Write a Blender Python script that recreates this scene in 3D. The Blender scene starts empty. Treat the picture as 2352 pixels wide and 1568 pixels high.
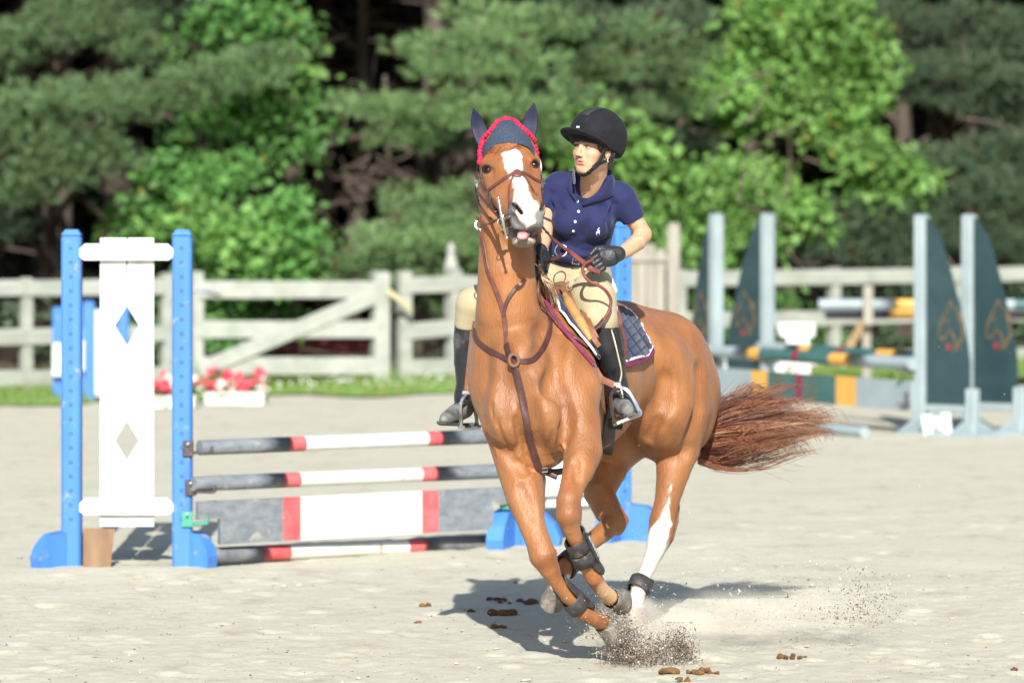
import bpy, bmesh, math, random
import numpy as np
from mathutils import Vector, Matrix
from mathutils.bvhtree import BVHTree
random.seed(7); RNG = np.random.default_rng(7)
scn = bpy.context.scene
COL = scn.collection
# ------------------------------------------------------------------ camera, light
CAMH, CAMD, FPX = 1.95, 16.4, 8820.0      # eye height, distance to the horse, focal length in 2352-wide pixels
cam_d = bpy.data.cameras.new("camera"); cam = bpy.data.objects.new("camera", cam_d); COL.objects.link(cam)
cam.location = (0, -CAMD, CAMH); cam.rotation_euler = (math.radians(90), 0, 0)
cam_d.sensor_width = 36.0; cam_d.lens = 36.0 * FPX / 2352.0
cam_d.shift_y = -319.0 / 2352.0
cam_d.clip_start = 0.1; cam_d.clip_end = 600
cam_d.dof.use_dof = True; cam_d.dof.focus_distance = 16.35; cam_d.dof.aperture_fstop = 2.4
scn.camera = cam
SUN_EL, SUN_AZ = math.radians(33), math.radians(1.0)
wd = bpy.data.worlds.new("World"); scn.world = wd; wd.use_nodes = True
nt = wd.node_tree; nt.nodes.clear()
sky = nt.nodes.new("ShaderNodeTexSky"); sky.sky_type = 'NISHITA'; sky.sun_disc = False
sky.sun_elevation = SUN_EL; sky.sun_rotation = math.radians(180) - SUN_AZ
bg = nt.nodes.new("ShaderNodeBackground"); bg.inputs[1].default_value = 0.10
wo = nt.nodes.new("ShaderNodeOutputWorld")
nt.links.new(sky.outputs[0], bg.inputs[0]); nt.links.new(bg.outputs[0], wo.inputs[0])
sd = bpy.data.lights.new("sun", 'SUN'); sd.energy = 5.0; sd.angle = math.radians(0.53); sd.color = (1.0, 0.965, 0.905)
sun = bpy.data.objects.new("sun", sd); COL.objects.link(sun)
# sunlight travels away from the camera, slightly to the left
_sd = Vector((-math.sin(SUN_AZ) * math.cos(SUN_EL), math.cos(SUN_AZ) * math.cos(SUN_EL), -math.sin(SUN_EL)))
sun.rotation_euler = _sd.to_track_quat('-Z', 'Y').to_euler(); sun.location = (1, -20, 14)
scn.view_settings.view_transform = 'Standard'; scn.view_settings.look = 'None'
scn.view_settings.exposure = 0.66; scn.view_settings.gamma = 1.0
scn.view_settings.use_curve_mapping = False
scn.cycles.max_bounces = 6; scn.cycles.transparent_max_bounces = 8
try: scn.cycles.use_denoising = True
except Exception: pass

# ------------------------------------------------------------------ helpers
def S(Y): return FPX / (CAMD + Y)
def P(px, py, Y):
    d = CAMD + Y
    return np.array(((px - 1176.0) * d / FPX, Y, CAMH - (py - 465.0) * d / FPX))
def G(px, py, z=0.0):                     # point on the ground seen at that pixel
    d = (CAMH - z) * FPX / (py - 465.0)
    return np.array(((px - 1176.0) * d / FPX, d - CAMD, z))
def proj(V):
    d = CAMD + V[:, 1]
    return 1176.0 + V[:, 0] * FPX / d, 465.0 + (CAMH - V[:, 2]) * FPX / d
def nrm(v):
    v = np.asarray(v, float); n = np.linalg.norm(v); return v / n if n > 1e-12 else v
def link(o, parent=None):
    COL.objects.link(o)
    if parent is not None: o.parent = parent
    return o
def tag(o, label=None, cat=None, group=None, kind=None):
    if label: o['label'] = label
    if cat: o['category'] = cat
    if group: o['group'] = group
    if kind: o['kind'] = kind
    return o
def empty(name, loc=(0, 0, 0)):
    o = bpy.data.objects.new(name, None); o.location = [float(c) for c in loc]; o.empty_display_size = 0.2
    COL.objects.link(o); return o
def mk_mesh(name, V, faces, smooth=True):
    """faces: list of int arrays, each (n,3) or (n,4), or one such array."""
    if isinstance(faces, np.ndarray): faces = [faces]
    V = np.asarray(V, np.float32)
    me = bpy.data.meshes.new(name)
    me.vertices.add(len(V)); me.vertices.foreach_set('co', V.ravel())
    faces = [np.asarray(f, np.int32) for f in faces if len(f)]
    nl = sum(f.size for f in faces); npoly = sum(len(f) for f in faces)
    me.loops.add(nl); me.loops.foreach_set('vertex_index', np.concatenate([f.ravel() for f in faces]))
    tot = np.concatenate([np.full(len(f), f.shape[1], np.int32) for f in faces])
    st = np.concatenate(([0], np.cumsum(tot)[:-1])).astype(np.int32)
    me.polygons.add(npoly); me.polygons.foreach_set('loop_start', st)
    try: me.polygons.foreach_set('loop_total', tot)
    except Exception: pass
    me.polygons.foreach_set('use_smooth', np.full(npoly, smooth, bool))
    me.update(calc_edges=True); me.validate()
    return me
def add_obj(name, me, mats=None, parent=None):
    o = bpy.data.objects.new(name, me)
    if mats is not None:
        for m in (mats if isinstance(mats, (list, tuple)) else [mats]): me.materials.append(m)
    link(o)
    if parent is not None:
        o.parent = parent
        o.matrix_parent_inverse = Matrix.Translation(parent.matrix_basis.translation).inverted() if parent.parent is None else parent.matrix_parent_inverse.copy() if False else _inv(parent)
    return o
def _world(o):
    m = o.matrix_basis.copy()
    if o.parent is not None: m = _world(o.parent) @ o.matrix_parent_inverse @ m
    return m
def _inv(o): return _world(o).inverted()
def set_col(me, name, C):
    a = me.color_attributes.new(name, 'FLOAT_COLOR', 'POINT')
    c4 = np.ones((len(me.vertices), 4), np.float32); c4[:, :3] = C
    a.data.foreach_set('color', c4.ravel())

class MB:
    """collects simple shapes, builds one mesh object"""
    def __init__(s): s.v = []; s.f3 = []; s.f4 = []; s.m3 = []; s.m4 = []; s.n = 0
    def add(s, V, F, mi=0):
        V = np.asarray(V, float); s.v.append(V)
        for f in F:
            f = [int(i) + s.n for i in f]
            if len(f) == 4: s.f4.append(f); s.m4.append(mi)
            elif len(f) == 3: s.f3.append(f); s.m3.append(mi)
            else:
                for k in range(1, len(f) - 1): s.f3.append([f[0], f[k], f[k + 1]]); s.m3.append(mi)
        s.n += len(V)
    def box(s, c, size, R=None, mi=0, bev=0.0):
        h = np.asarray(size, float) / 2
        if bev > 0:
            bev = min(bev, 0.45 * float(min(size)))
            pts = []
            for ax in range(3):
                for sg in (-1, 1):
                    o = [(ax + 1) % 3, (ax + 2) % 3]
                    for a, b in ((-1, -1), (1, -1), (1, 1), (-1, 1)):
                        p = np.zeros(3); p[ax] = sg * h[ax]; p[o[0]] = a * (h[o[0]] - bev); p[o[1]] = b * (h[o[1]] - bev); pts.append(p)
            V = np.array(pts); F = []
            def vid(ax, sg, a, b): return (ax * 2 + (1 if sg > 0 else 0)) * 4 + {(-1, -1): 0, (1, -1): 1, (1, 1): 2, (-1, 1): 3}[(a, b)]
            for ax in range(3):
                for sg in (-1, 1):
                    q = [vid(ax, sg, -1, -1), vid(ax, sg, 1, -1), vid(ax, sg, 1, 1), vid(ax, sg, -1, 1)]
                    F.append(q if sg > 0 else q[::-1])
            for ax in range(3):                     # edges between face ax and face ax+1, running along ax+2
                b_ = (ax + 1) % 3
                for sa in (-1, 1):
                    for sb in (-1, 1):
                        # on face ax: coords (o0=b_, o1=c_) ; on face b_: coords (o0=c_, o1=ax)
                        q = [vid(ax, sa, sb, -1), vid(ax, sa, sb, 1), vid(b_, sb, 1, sa), vid(b_, sb, -1, sa)]
                        F.append(q if sa * sb < 0 else q[::-1])
            for sx in (-1, 1):
                for sy in (-1, 1):
                    for sz in (-1, 1):
                        q = [vid(0, sx, sy, sz), vid(1, sy, sz, sx), vid(2, sz, sx, sy)]
                        F.append(q if sx * sy * sz > 0 else q[::-1])
        else:
            V = np.array([(x, y, z) for x in (-h[0], h[0]) for y in (-h[1], h[1]) for z in (-h[2], h[2])])
            F = [(0, 1, 3, 2), (4, 6, 7, 5), (0, 4, 5, 1), (2, 3, 7, 6), (0, 2, 6, 4), (1, 5, 7, 3)]
        if R is not None: V = V @ np.asarray(R, float).T
        s.add(V + np.asarray(c, float), F, mi); return s
    def prism(s, poly, t, frame, mi=0):
        """poly: 2D outline, extruded +-t/2 along frame[2]; frame = (origin, ex, ey)"""
        o, ex, ey = [np.asarray(q, float) for q in frame]; en = nrm(np.cross(ex, ey)); n = len(poly)
        A = [o + ex * a + ey * b + en * t / 2 for a, b in poly]; B = [o + ex * a + ey * b - en * t / 2 for a, b in poly]
        F = [[i, n + i, n + (i + 1) % n, (i + 1) % n] for i in range(n)]
        s.add(A + B, F, mi)
        bm = bmesh.new(); vs = [bm.verts.new(Vector(p)) for p in A]; f = bm.faces.new(vs)
        tri = bmesh.ops.triangulate(bm, faces=[f])['faces']; bm.verts.index_update()
        T = [[v.index for v in q.verts] for q in tri]; bm.free()
        s.add(A, T, mi); s.add(B, [q[::-1] for q in T], mi); return s
    def tube(s, pts, r, n=8, mi=0, cap=True, flat=None, up=None):
        """tube along pts; r scalar or list. flat=(w,t): strap cross-section, up = per-point normals"""
        pts = np.asarray(pts, float); m = len(pts)
        rr = np.broadcast_to(np.asarray(r, float), (m,)) if flat is None else None
        T = np.gradient(pts, axis=0); T /= np.maximum(np.linalg.norm(T, axis=1), 1e-9)[:, None]
        if up is None:
            a = np.array((0, 0, 1.0)) if abs(T[0][2]) < 0.9 else np.array((1.0, 0, 0))
            N = np.zeros_like(pts); N[0] = nrm(np.cross(T[0], a))
            for i in range(1, m): N[i] = nrm(N[i - 1] - T[i] * (N[i - 1] @ T[i]))
        else:
            U = np.asarray(up, float); N = np.cross(U, T); N /= np.maximum(np.linalg.norm(N, axis=1), 1e-9)[:, None]
        B = np.cross(T, N); V = []
        if flat is not None:
            w, t = flat; w = np.broadcast_to(np.asarray(w, float), (m,)); n = 8
            prof = [(-.5, -.28), (-.44, -.5), (.44, -.5), (.5, -.28), (.5, .28), (.44, .5), (-.44, .5), (-.5, .28)]
            for i in range(m):
                for a, b in prof: V.append(pts[i] + N[i] * a * w[i] + B[i] * b * t)
        else:
            for i in range(m):
                for k in range(n):
                    q = 2 * math.pi * k / n
                    V.append(pts[i] + (N[i] * math.cos(q) + B[i] * math.sin(q)) * rr[i])
        F = []
        for i in range(m - 1):
            for k in range(n):
                F.append((i * n + k, i * n + (k + 1) % n, (i + 1) * n + (k + 1) % n, (i + 1) * n + k))
        if cap: F.append(list(range(n))[::-1]); F.append([(m - 1) * n + k for k in range(n)])
        s.add(V, F, mi); return s
    def lathe(s, prof, c, axis=(0, 0, 1), n=20, mi=0):
        ax = nrm(axis); a = np.array((1.0, 0, 0)) if abs(ax[0]) < 0.9 else np.array((0, 1.0, 0))
        e1 = nrm(np.cross(ax, a)); e2 = np.cross(ax, e1); V = []
        for r, h in prof:
            for k in range(n):
                q = 2 * math.pi * k / n; V.append(np.asarray(c) + ax * h + (e1 * math.cos(q) + e2 * math.sin(q)) * r)
        F = [(i * n + k, i * n + (k + 1) % n, (i + 1) * n + (k + 1) % n, (i + 1) * n + k) for i in range(len(prof) - 1) for k in range(n)]
        F.append(list(range(n))[::-1]); F.append([(len(prof) - 1) * n + k for k in range(n)])
        s.add(V, F, mi); return s
    def sphere(s, c, r, n=10, mi=0, R=None):
        r = np.broadcast_to(np.asarray(r, float), (3,)); V = []; m = max(4, n // 2)
        for i in range(m + 1):
            t = math.pi * i / m
            for k in range(n):
                q = 2 * math.pi * k / n; V.append((math.sin(t) * math.cos(q) * r[0], math.sin(t) * math.sin(q) * r[1], math.cos(t) * r[2]))
        V = np.array(V)
        if R is not None: V = V @ np.asarray(R).T
        F = [(i * n + k, (i + 1) * n + k, (i + 1) * n + (k + 1) % n, i * n + (k + 1) % n) for i in range(m) for k in range(n)]
        s.add(V + np.asarray(c), F, mi); return s
    def build(s, name, mats, parent=None, smooth=False, fixn=True):
        V = np.concatenate(s.v); fs = []; mi = []
        if s.f4: fs.append(np.array(s.f4)); mi += s.m4
        if s.f3: fs.append(np.array(s.f3)); mi += s.m3
        me = mk_mesh(name, V, fs, smooth)
        if isinstance(mats, (list, tuple)) and len(me.polygons) == len(mi):
            me.polygons.foreach_set('material_index', np.array(mi, np.int32))
        if fixn:
            bm = bmesh.new(); bm.from_mesh(me); bmesh.ops.remove_doubles(bm, verts=bm.verts, dist=1e-6)
            bmesh.ops.recalc_face_normals(bm, faces=bm.faces); bm.to_mesh(me); bm.free()
        if smooth:
            try: me.set_sharp_from_angle(angle=math.radians(42))
            except Exception: pass
        return add_obj(name, me, mats, parent)

def catmull(pts, n=8):
    pts = [np.asarray(p, float) for p in pts]
    q = [2 * pts[0] - pts[1]] + pts + [2 * pts[-1] - pts[-2]]; out = []
    for i in range(1, len(q) - 2):
        for k in range(n):
            t = k / n
            out.append(0.5 * (2 * q[i] + (q[i + 1] - q[i - 1]) * t + (2 * q[i - 1] - 5 * q[i] + 4 * q[i + 1] - q[i + 2]) * t * t + (3 * q[i] - q[i - 1] - 3 * q[i + 1] + q[i + 2]) * t ** 3))
    out.append(pts[-1]); return np.array(out)

# ------------------------------------------------------------------ materials
def mat(name, col, rough=0.6, spec=0.5, col2=None, scale=8.0, detail=4.0, mix=(0.35, 0.65), bump=0.0, bscale=60.0, metal=0.0, attr=None,
        sheen=0.0, coat=0.0, stretch=None, transl=None, sss=0.0, dirt=None, bump2=None):
    m = bpy.data.materials.new(name); m.use_nodes = True; t = m.node_tree; N = t.nodes; L = t.links
    b = N['Principled BSDF']; b.inputs['Roughness'].default_value = rough; b.inputs['Metallic'].default_value = metal
    b.inputs['Specular IOR Level'].default_value = spec
    b.inputs['Sheen Weight'].default_value = sheen; b.inputs['Coat Weight'].default_value = coat; b.inputs['Coat Roughness'].default_value = 0.3
    if sss > 0:
        b.inputs['Subsurface Weight'].default_value = sss; b.inputs['Subsurface Radius'].default_value = (0.01, 0.004, 0.002); b.inputs['Subsurface Scale'].default_value = 0.6
    tc = N.new('ShaderNodeTexCoord'); vec = tc.outputs['Object']
    if stretch:
        mp = N.new('ShaderNodeMapping'); mp.inputs['Scale'].default_value = stretch; L.new(vec, mp.inputs[0]); vec = mp.outputs[0]
    src = None
    if attr:
        a = N.new('ShaderNodeAttribute'); a.attribute_name = attr; src = a.outputs['Color']
    else:
        rgb = N.new('ShaderNodeRGB'); rgb.outputs[0].default_value = (*col, 1); src = rgb.outputs[0]
    if col2 is not None:
        n1 = N.new('ShaderNodeTexNoise'); n1.inputs['Scale'].default_value = scale; n1.inputs['Detail'].default_value = detail; L.new(vec, n1.inputs['Vector'])
        r = N.new('ShaderNodeValToRGB'); r.color_ramp.elements[0].position = mix[0]; r.color_ramp.elements[1].position = mix[1]
        L.new(n1.outputs['Fac'], r.inputs[0]); mx = N.new('ShaderNodeMix'); mx.data_type = 'RGBA'
        L.new(r.outputs[0], mx.inputs[0]); L.new(src, mx.inputs[6])
        if attr:
            mx.blend_type = 'MULTIPLY'
        mx.inputs[7].default_value = (*col2, 1); src = mx.outputs[2]
    if dirt is not None:                       # (colour, scale, low, high)
        n3 = N.new('ShaderNodeTexNoise'); n3.inputs['Scale'].default_value = dirt[1]; n3.inputs['Detail'].default_value = 7; n3.inputs['Roughness'].default_value = .65
        L.new(tc.outputs['Object'], n3.inputs['Vector'])
        r3 = N.new('ShaderNodeValToRGB'); r3.color_ramp.elements[0].position = dirt[2]; r3.color_ramp.elements[1].position = dirt[3]
        L.new(n3.outputs['Fac'], r3.inputs[0]); mx3 = N.new('ShaderNodeMix'); mx3.data_type = 'RGBA'
        L.new(r3.outputs[0], mx3.inputs[0]); L.new(src, mx3.inputs[6]); mx3.inputs[7].default_value = (*dirt[0], 1); src = mx3.outputs[2]
    L.new(src, b.inputs['Base Color'])
    if bump > 0:
        n2 = N.new('ShaderNodeTexNoise'); n2.inputs['Scale'].default_value = bscale; n2.inputs['Detail'].default_value = 5; L.new(vec, n2.inputs['Vector'])
        bp = N.new('ShaderNodeBump'); bp.inputs['Strength'].default_value = bump; bp.inputs['Distance'].default_value = 0.01
        L.new(n2.outputs['Fac'], bp.inputs['Height']); L.new(bp.outputs[0], b.inputs['Normal'])
    if bump2:
        n4 = N.new('ShaderNodeTexNoise'); n4.inputs['Scale'].default_value = bump2[1]; n4.inputs['Detail'].default_value = 4; L.new(vec, n4.inputs['Vector'])
        b4 = N.new('ShaderNodeBump'); b4.inputs['Strength'].default_value = bump2[0]; b4.inputs['Distance'].default_value = 0.02; L.new(n4.outputs['Fac'], b4.inputs['Height']); L.new(bp.outputs[0], b4.inputs['Normal']); L.new(b4.outputs[0], b.inputs['Normal'])
        r4 = N.new('ShaderNodeMapRange'); r4.inputs[3].default_value = rough - .10; r4.inputs[4].default_value = rough + .22; L.new(n4.outputs['Fac'], r4.inputs[0]); L.new(r4.outputs[0], b.inputs['Roughness'])
    if transl:
        o = N['Material Output']; tr = N.new('ShaderNodeBsdfTranslucent'); ms = N.new('ShaderNodeMixShader'); ms.inputs[0].default_value = transl
        L.new(src, tr.inputs[0]); L.new(b.outputs[0], ms.inputs[1]); L.new(tr.outputs[0], ms.inputs[2]); L.new(ms.outputs[0], o.inputs['Surface'])
    return m

# ------------------------------------------------------------------ signed distance sculpting
class SDF:
    def __init__(s, xs, ys, zs):
        s.x, s.y, s.z = [np.asarray(a, np.float32) for a in (xs, ys, zs)]
        s.F = np.full((len(s.x), len(s.y), len(s.z)), 9.0, np.float32)
    def _win(s, lo, hi):
        sl = []
        for ax, (a, l, h) in enumerate(zip((s.x, s.y, s.z), lo, hi)):
            i0 = max(0, int(np.searchsorted(a, l)) - 2); i1 = min(len(a), int(np.searchsorted(a, h)) + 2); sl.append(slice(i0, max(i0 + 1, i1)))
        X = s.x[sl[0]][:, None, None]; Y = s.y[sl[1]][None, :, None]; Z = s.z[sl[2]][None, None, :]
        return tuple(sl), X, Y, Z
    def _mix(s, sl, d, k, op):
        f = s.F[sl]
        if op == 'sub': d = -d; 
        if op in ('add',):
            if k > 0:
                h = np.clip(0.5 + 0.5 * (f - d) / k, 0, 1); s.F[sl] = f + (d - f) * h - k * h * (1 - h)
            else: s.F[sl] = np.minimum(f, d)
        else:
            if k > 0:
                h = np.clip(0.5 - 0.5 * (f - d) / k, 0, 1); s.F[sl] = f + (d - f) * h + k * h * (1 - h)
            else: s.F[sl] = np.maximum(f, d)
    def cone(s, a, ra, b, rb, k=0.03, op='add', sq=None, pad=0.0):
        """rounded cone; sq=(direction, factor): squash thickness along direction"""
        a = np.asarray(a, float); b = np.asarray(b, float); m = max(ra, rb) * (max(1, sq[1]) if sq else 1) + k + pad + 0.02
        sl, X, Y, Z = s._win(np.minimum(a, b) - m, np.maximum(a, b) + m)
        ab = b - a; L2 = max(ab @ ab, 1e-9)
        px, py, pz = X - a[0], Y - a[1], Z - a[2]
        t = np.clip((px * ab[0] + py * ab[1] + pz * ab[2]) / L2, 0, 1).astype(np.float32)
        dx, dy, dz = px - t * ab[0], py - t * ab[1], pz - t * ab[2]
        q = dx * dx + dy * dy + dz * dz
        if sq:
            n = nrm(sq[0]); c = dx * n[0] + dy * n[1] + dz * n[2]; q = q + c * c * (1 / sq[1] ** 2 - 1)
        d = np.sqrt(q) - (ra + (rb - ra) * t)
        if sq: d = d * min(1, sq[1]) if sq[1] < 1 else d
        s._mix(sl, d.astype(np.float32), k, op); return s
    def chain(s, pts, k=0.03, op='add', sq=None, ks=0.004):
        """a limb: segments joined without bulging, then blended in as one"""
        lo = np.min([p - r * 1.2 - k - .03 for p, r in pts], 0); hi = np.max([p + r * 1.2 + k + .03 for p, r in pts], 0)
        sl, X, Y, Z = s._win(lo, hi)
        T = SDF(X.ravel(), Y.ravel(), Z.ravel())
        for (a, ra), (b, rb) in zip(pts[:-1], pts[1:]): T.cone(a, ra, b, rb, ks, 'add', sq, pad=k)
        s._mix(sl, T.F, k, op); return s
    def ccone(s, a, ra, b, rb, k=0.0, op='add', rnd=0.004):
        """flat-capped cone"""
        a = np.asarray(a, float); b = np.asarray(b, float); m = max(ra, rb) + k + 0.02
        sl, X, Y, Z = s._win(np.minimum(a, b) - m, np.maximum(a, b) + m)
        L = np.linalg.norm(b - a); u = (b - a) / L
        px, py, pz = X - a[0], Y - a[1], Z - a[2]
        h = px * u[0] + py * u[1] + pz * u[2]
        r = np.sqrt(np.maximum(px * px + py * py + pz * pz - h * h, 0))
        t = np.clip(h / L, 0, 1); d1 = r - (ra + (rb - ra) * t) + rnd; d2 = np.abs(h - L / 2) - L / 2 + rnd
        d = np.minimum(np.maximum(d1, d2), 0) + np.sqrt(np.maximum(d1, 0) ** 2 + np.maximum(d2, 0) ** 2) - rnd
        s._mix(sl, d.astype(np.float32), k, op); return s
    def ell(s, c, r, R=None, k=0.03, op='add'):
        """R columns = ellipsoid axes in world"""
        c = np.asarray(c, float); r = np.asarray(r, float); m = float(max(r)) + k + 0.02
        sl, X, Y, Z = s._win(c - m, c + m)
        px, py, pz = X - c[0], Y - c[1], Z - c[2]
        if R is not None:
            R = np.asarray(R, float)
            q = [px * R[0, i] + py * R[1, i] + pz * R[2, i] for i in range(3)]
        else: q = [px, py, pz]
        k0 = np.sqrt((q[0] / r[0]) ** 2 + (q[1] / r[1]) ** 2 + (q[2] / r[2]) ** 2)
        k1 = np.sqrt((q[0] / r[0] ** 2) ** 2 + (q[1] / r[1] ** 2) ** 2 + (q[2] / r[2] ** 2) ** 2)
        d = k0 * (k0 - 1) / np.maximum(k1, 1e-6)
        s._mix(sl, d.astype(np.float32), k, op); return s
    def half(s, p, n, lo, hi, k=0.0, op='sub'):
        """removes the half space on the +n side of p, inside the box lo..hi"""
        p = np.asarray(p, float); n = nrm(n)
        sl, X, Y, Z = s._win(lo, hi)
        d = -((X - p[0]) * n[0] + (Y - p[1]) * n[1] + (Z - p[2]) * n[2]) + 0 * X + 0 * Y + 0 * Z
        s._mix(sl, d.astype(np.float32), k, op); return s
    def mesh(s, name, smooth_it=1):
        F = s.F; ins = F < 0; nx, ny, nz = F.shape
        c = np.zeros((nx - 1, ny - 1, nz - 1), np.uint8)
        for a in (0, 1):
            for b in (0, 1):
                for d in (0, 1): c += ins[a:nx - 1 + a, b:ny - 1 + b, d:nz - 1 + d]
        I, J, K = np.nonzero((c > 0) & (c < 8)); n = len(I)
        idx = np.full((nx - 1, ny - 1, nz - 1), -1, np.int32); idx[I, J, K] = np.arange(n)
        acc = np.zeros((n, 3)); cnt = np.zeros(n)
        f = {}
        for a in (0, 1):
            for b in (0, 1):
                for d in (0, 1): f[(a, b, d)] = F[I + a, J + b, K + d].astype(float)
        for ax in range(3):
            for u in (0, 1):
                for v in (0, 1):
                    p = [0, 0, 0]; o = [q for q in range(3) if q != ax]; p[o[0]] = u; p[o[1]] = v; q = list(p); q[ax] = 1
                    fa, fb = f[tuple(p)], f[tuple(q)]; m = (fa < 0) != (fb < 0)
                    t = np.where(m, fa / np.where(m, fa - fb, 1), 0); w = np.array(p, float)[None, :].repeat(n, 0); w[:, ax] = t
                    acc += w * m[:, None]; cnt += m
        acc /= cnt[:, None]; acc += np.stack((I, J, K), 1)
        V = np.stack([np.interp(acc[:, i], np.arange(len(a)), a) for i, a in enumerate((s.x, s.y, s.z))], 1)
        Q = []
        for ax in range(3):
            o = [q for q in range(3) if q != ax]
            sl0 = [slice(None)] * 3; sl1 = [slice(None)] * 3; sl0[ax] = slice(0, -1); sl1[ax] = slice(1, None)
            for q in o: sl0[q] = slice(1, -1); sl1[q] = slice(1, -1)
            A = ins[tuple(sl0)]; B = ins[tuple(sl1)]; e = np.nonzero(A != B); sgn = A[e]
            g = [e[0].copy(), e[1].copy(), e[2].copy()]
            for q in o: g[q] = g[q] + 1
            def cell(u, v):
                h = list(g); h[o[0]] = h[o[0]] - u; h[o[1]] = h[o[1]] - v; return idx[h[0], h[1], h[2]]
            q4 = np.stack((cell(1, 1), cell(0, 1), cell(0, 0), cell(1, 0)), 1)
            flip = sgn if ax != 1 else ~sgn
            q4[~flip] = q4[~flip][:, ::-1]; Q.append(q4)
        Q = np.concatenate(Q); Q = Q[(Q >= 0).all(1)]
        for _ in range(smooth_it):                 # light smoothing, keeps volume
            for lam in (0.5, -0.52):
                S_ = np.zeros_like(V); Cn = np.zeros(n)
                for a, b in ((0, 1), (1, 2), (2, 3), (3, 0)):
                    for i in range(3): S_[:, i] += np.bincount(Q[:, a], V[Q[:, b], i], n) + np.bincount(Q[:, b], V[Q[:, a], i], n)
                    Cn += np.bincount(Q[:, a], minlength=n) + np.bincount(Q[:, b], minlength=n)
                V = V + lam * (S_ / np.maximum(Cn, 1)[:, None] - V)
        return V, Q
def frame(yaw=0, roll=0, pitch=0):
    """columns: lateral (viewer right), back, up; yaw turns the front (-Y) to viewer left"""
    a, r, p = math.radians(yaw), math.radians(roll), math.radians(pitch)
    L = np.array((math.cos(a), -math.sin(a), 0)); B = np.array((math.sin(a), math.cos(a), 0)); U = np.array((0, 0, 1.0))
    L2 = L * math.cos(r) + U * math.sin(r); U2 = U * math.cos(r) - L * math.sin(r)
    B2 = B * math.cos(p) + U2 * math.sin(p); U3 = U2 * math.cos(p) - B * math.sin(p)
    return np.stack((L2, B2, U3), 1)
def bvh(V, Q): return BVHTree.FromPolygons([tuple(v) for v in V.tolist()], [tuple(q) for q in Q.tolist()])
def cast(tree, px, py, Yg=0.0, off=0.004):
    """point on the surface under that line of sight, lifted off; falls back on depth Yg"""
    o = Vector((0, -CAMD, CAMH)); t = Vector(P(px, py, 0.0)); d = (t - o).normalized()
    loc, no, i, ds = tree.ray_cast(o, d)
    if loc is None: return P(px, py, Yg), np.array((0, -1.0, 0)), False
    no = np.array(no)
    if no @ np.array(d) > 0: no = -no
    return np.array(loc) + no * off, no, True
# ------------------------------------------------------------------ ground
def fbm(X, Y, seed, sc, oct_=4, gain=.5):
    """value noise on a lattice, bilinear with smooth steps"""
    r = np.random.default_rng(seed); tab = r.random((256, 256)); out = np.zeros(np.broadcast(X, Y).shape); amp = 1.0; tot = 0
    for o in range(oct_):
        x = X / sc * 2 ** o + 17.3 * o; y = Y / sc * 2 ** o + 5.7 * o; xi = np.floor(x).astype(int); yi = np.floor(y).astype(int); fx = x - xi; fy = y - yi; fx = fx * fx * (3 - 2 * fx); fy = fy * fy * (3 - 2 * fy)
        g = lambda a, b: tab[a % 256, b % 256]
        out += amp * ((g(xi, yi) * (1 - fx) + g(xi + 1, yi) * fx) * (1 - fy) + (g(xi, yi + 1) * (1 - fx) + g(xi + 1, yi + 1) * fx) * fy); tot += amp; amp *= gain
    return out / tot
def sand_h(X, Y):
    h = (fbm(X, Y, 1, 1.8, 3) - .5) * .040 + (fbm(X, Y, 2, .34, 3) - .5) * .015 + (fbm(X, Y, 3, .07, 4, .65) - .5) * .013
    return h
M_sand = bpy.data.materials.new('sand'); M_sand.use_nodes = True
def sand_nodes():
    t = M_sand.node_tree; N = t.nodes; L = t.links; b = N['Principled BSDF']; b.inputs['Roughness'].default_value = .92; b.inputs['Specular IOR Level'].default_value = .15
    tc = N.new('ShaderNodeTexCoord'); v = tc.outputs['Object']
    def noise(sc, det, ro=.6):
        n = N.new('ShaderNodeTexNoise'); n.inputs['Scale'].default_value = sc; n.inputs['Detail'].default_value = det; n.inputs['Roughness'].default_value = ro; L.new(v, n.inputs['Vector']); return n.outputs['Fac']
    def ramp(s_, a, c):
        r = N.new('ShaderNodeValToRGB'); r.color_ramp.elements[0].position = a; r.color_ramp.elements[1].position = c; L.new(s_, r.inputs[0]); return r.outputs[0]
    def mix(f, A, B):
        m = N.new('ShaderNodeMix'); m.data_type = 'RGBA'; L.new(f, m.inputs[0]); 
        if isinstance(A, tuple): m.inputs[6].default_value = (*A, 1)
        else: L.new(A, m.inputs[6])
        if isinstance(B, tuple): m.inputs[7].default_value = (*B, 1)
        else: L.new(B, m.inputs[7])
        return m.outputs[2]
    c = mix(ramp(noise(1.3, 5), .35, .7), (.485, .462, .365), (.44, .416, .322))
    c = mix(ramp(noise(3.4, 8, .72), .53, .64), c, (.37, .32, .225))            # damp tan scuffs
    c = mix(ramp(noise(22, 7, .75), .52, .66), c, (.43, .40, .32))
    gr = N.new('ShaderNodeMath'); gr.operation = 'MULTIPLY'; gr.inputs[1].default_value = .38; L.new(ramp(noise(170, 4, .8), .42, .62), gr.inputs[0]); c = mix(gr.outputs[0], c, (.62, .605, .50))
    c = mix(ramp(noise(60, 5, .75), .655, .70), c, (.20, .17, .14))                # dark specks
    L.new(c, b.inputs['Base Color'])
    bp = N.new('ShaderNodeBump'); bp.inputs['Strength'].default_value = .5; bp.inputs['Distance'].default_value = .012; L.new(noise(90, 6, .7), bp.inputs['Height']); L.new(bp.outputs[0], b.inputs['Normal'])
sand_nodes()
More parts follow.
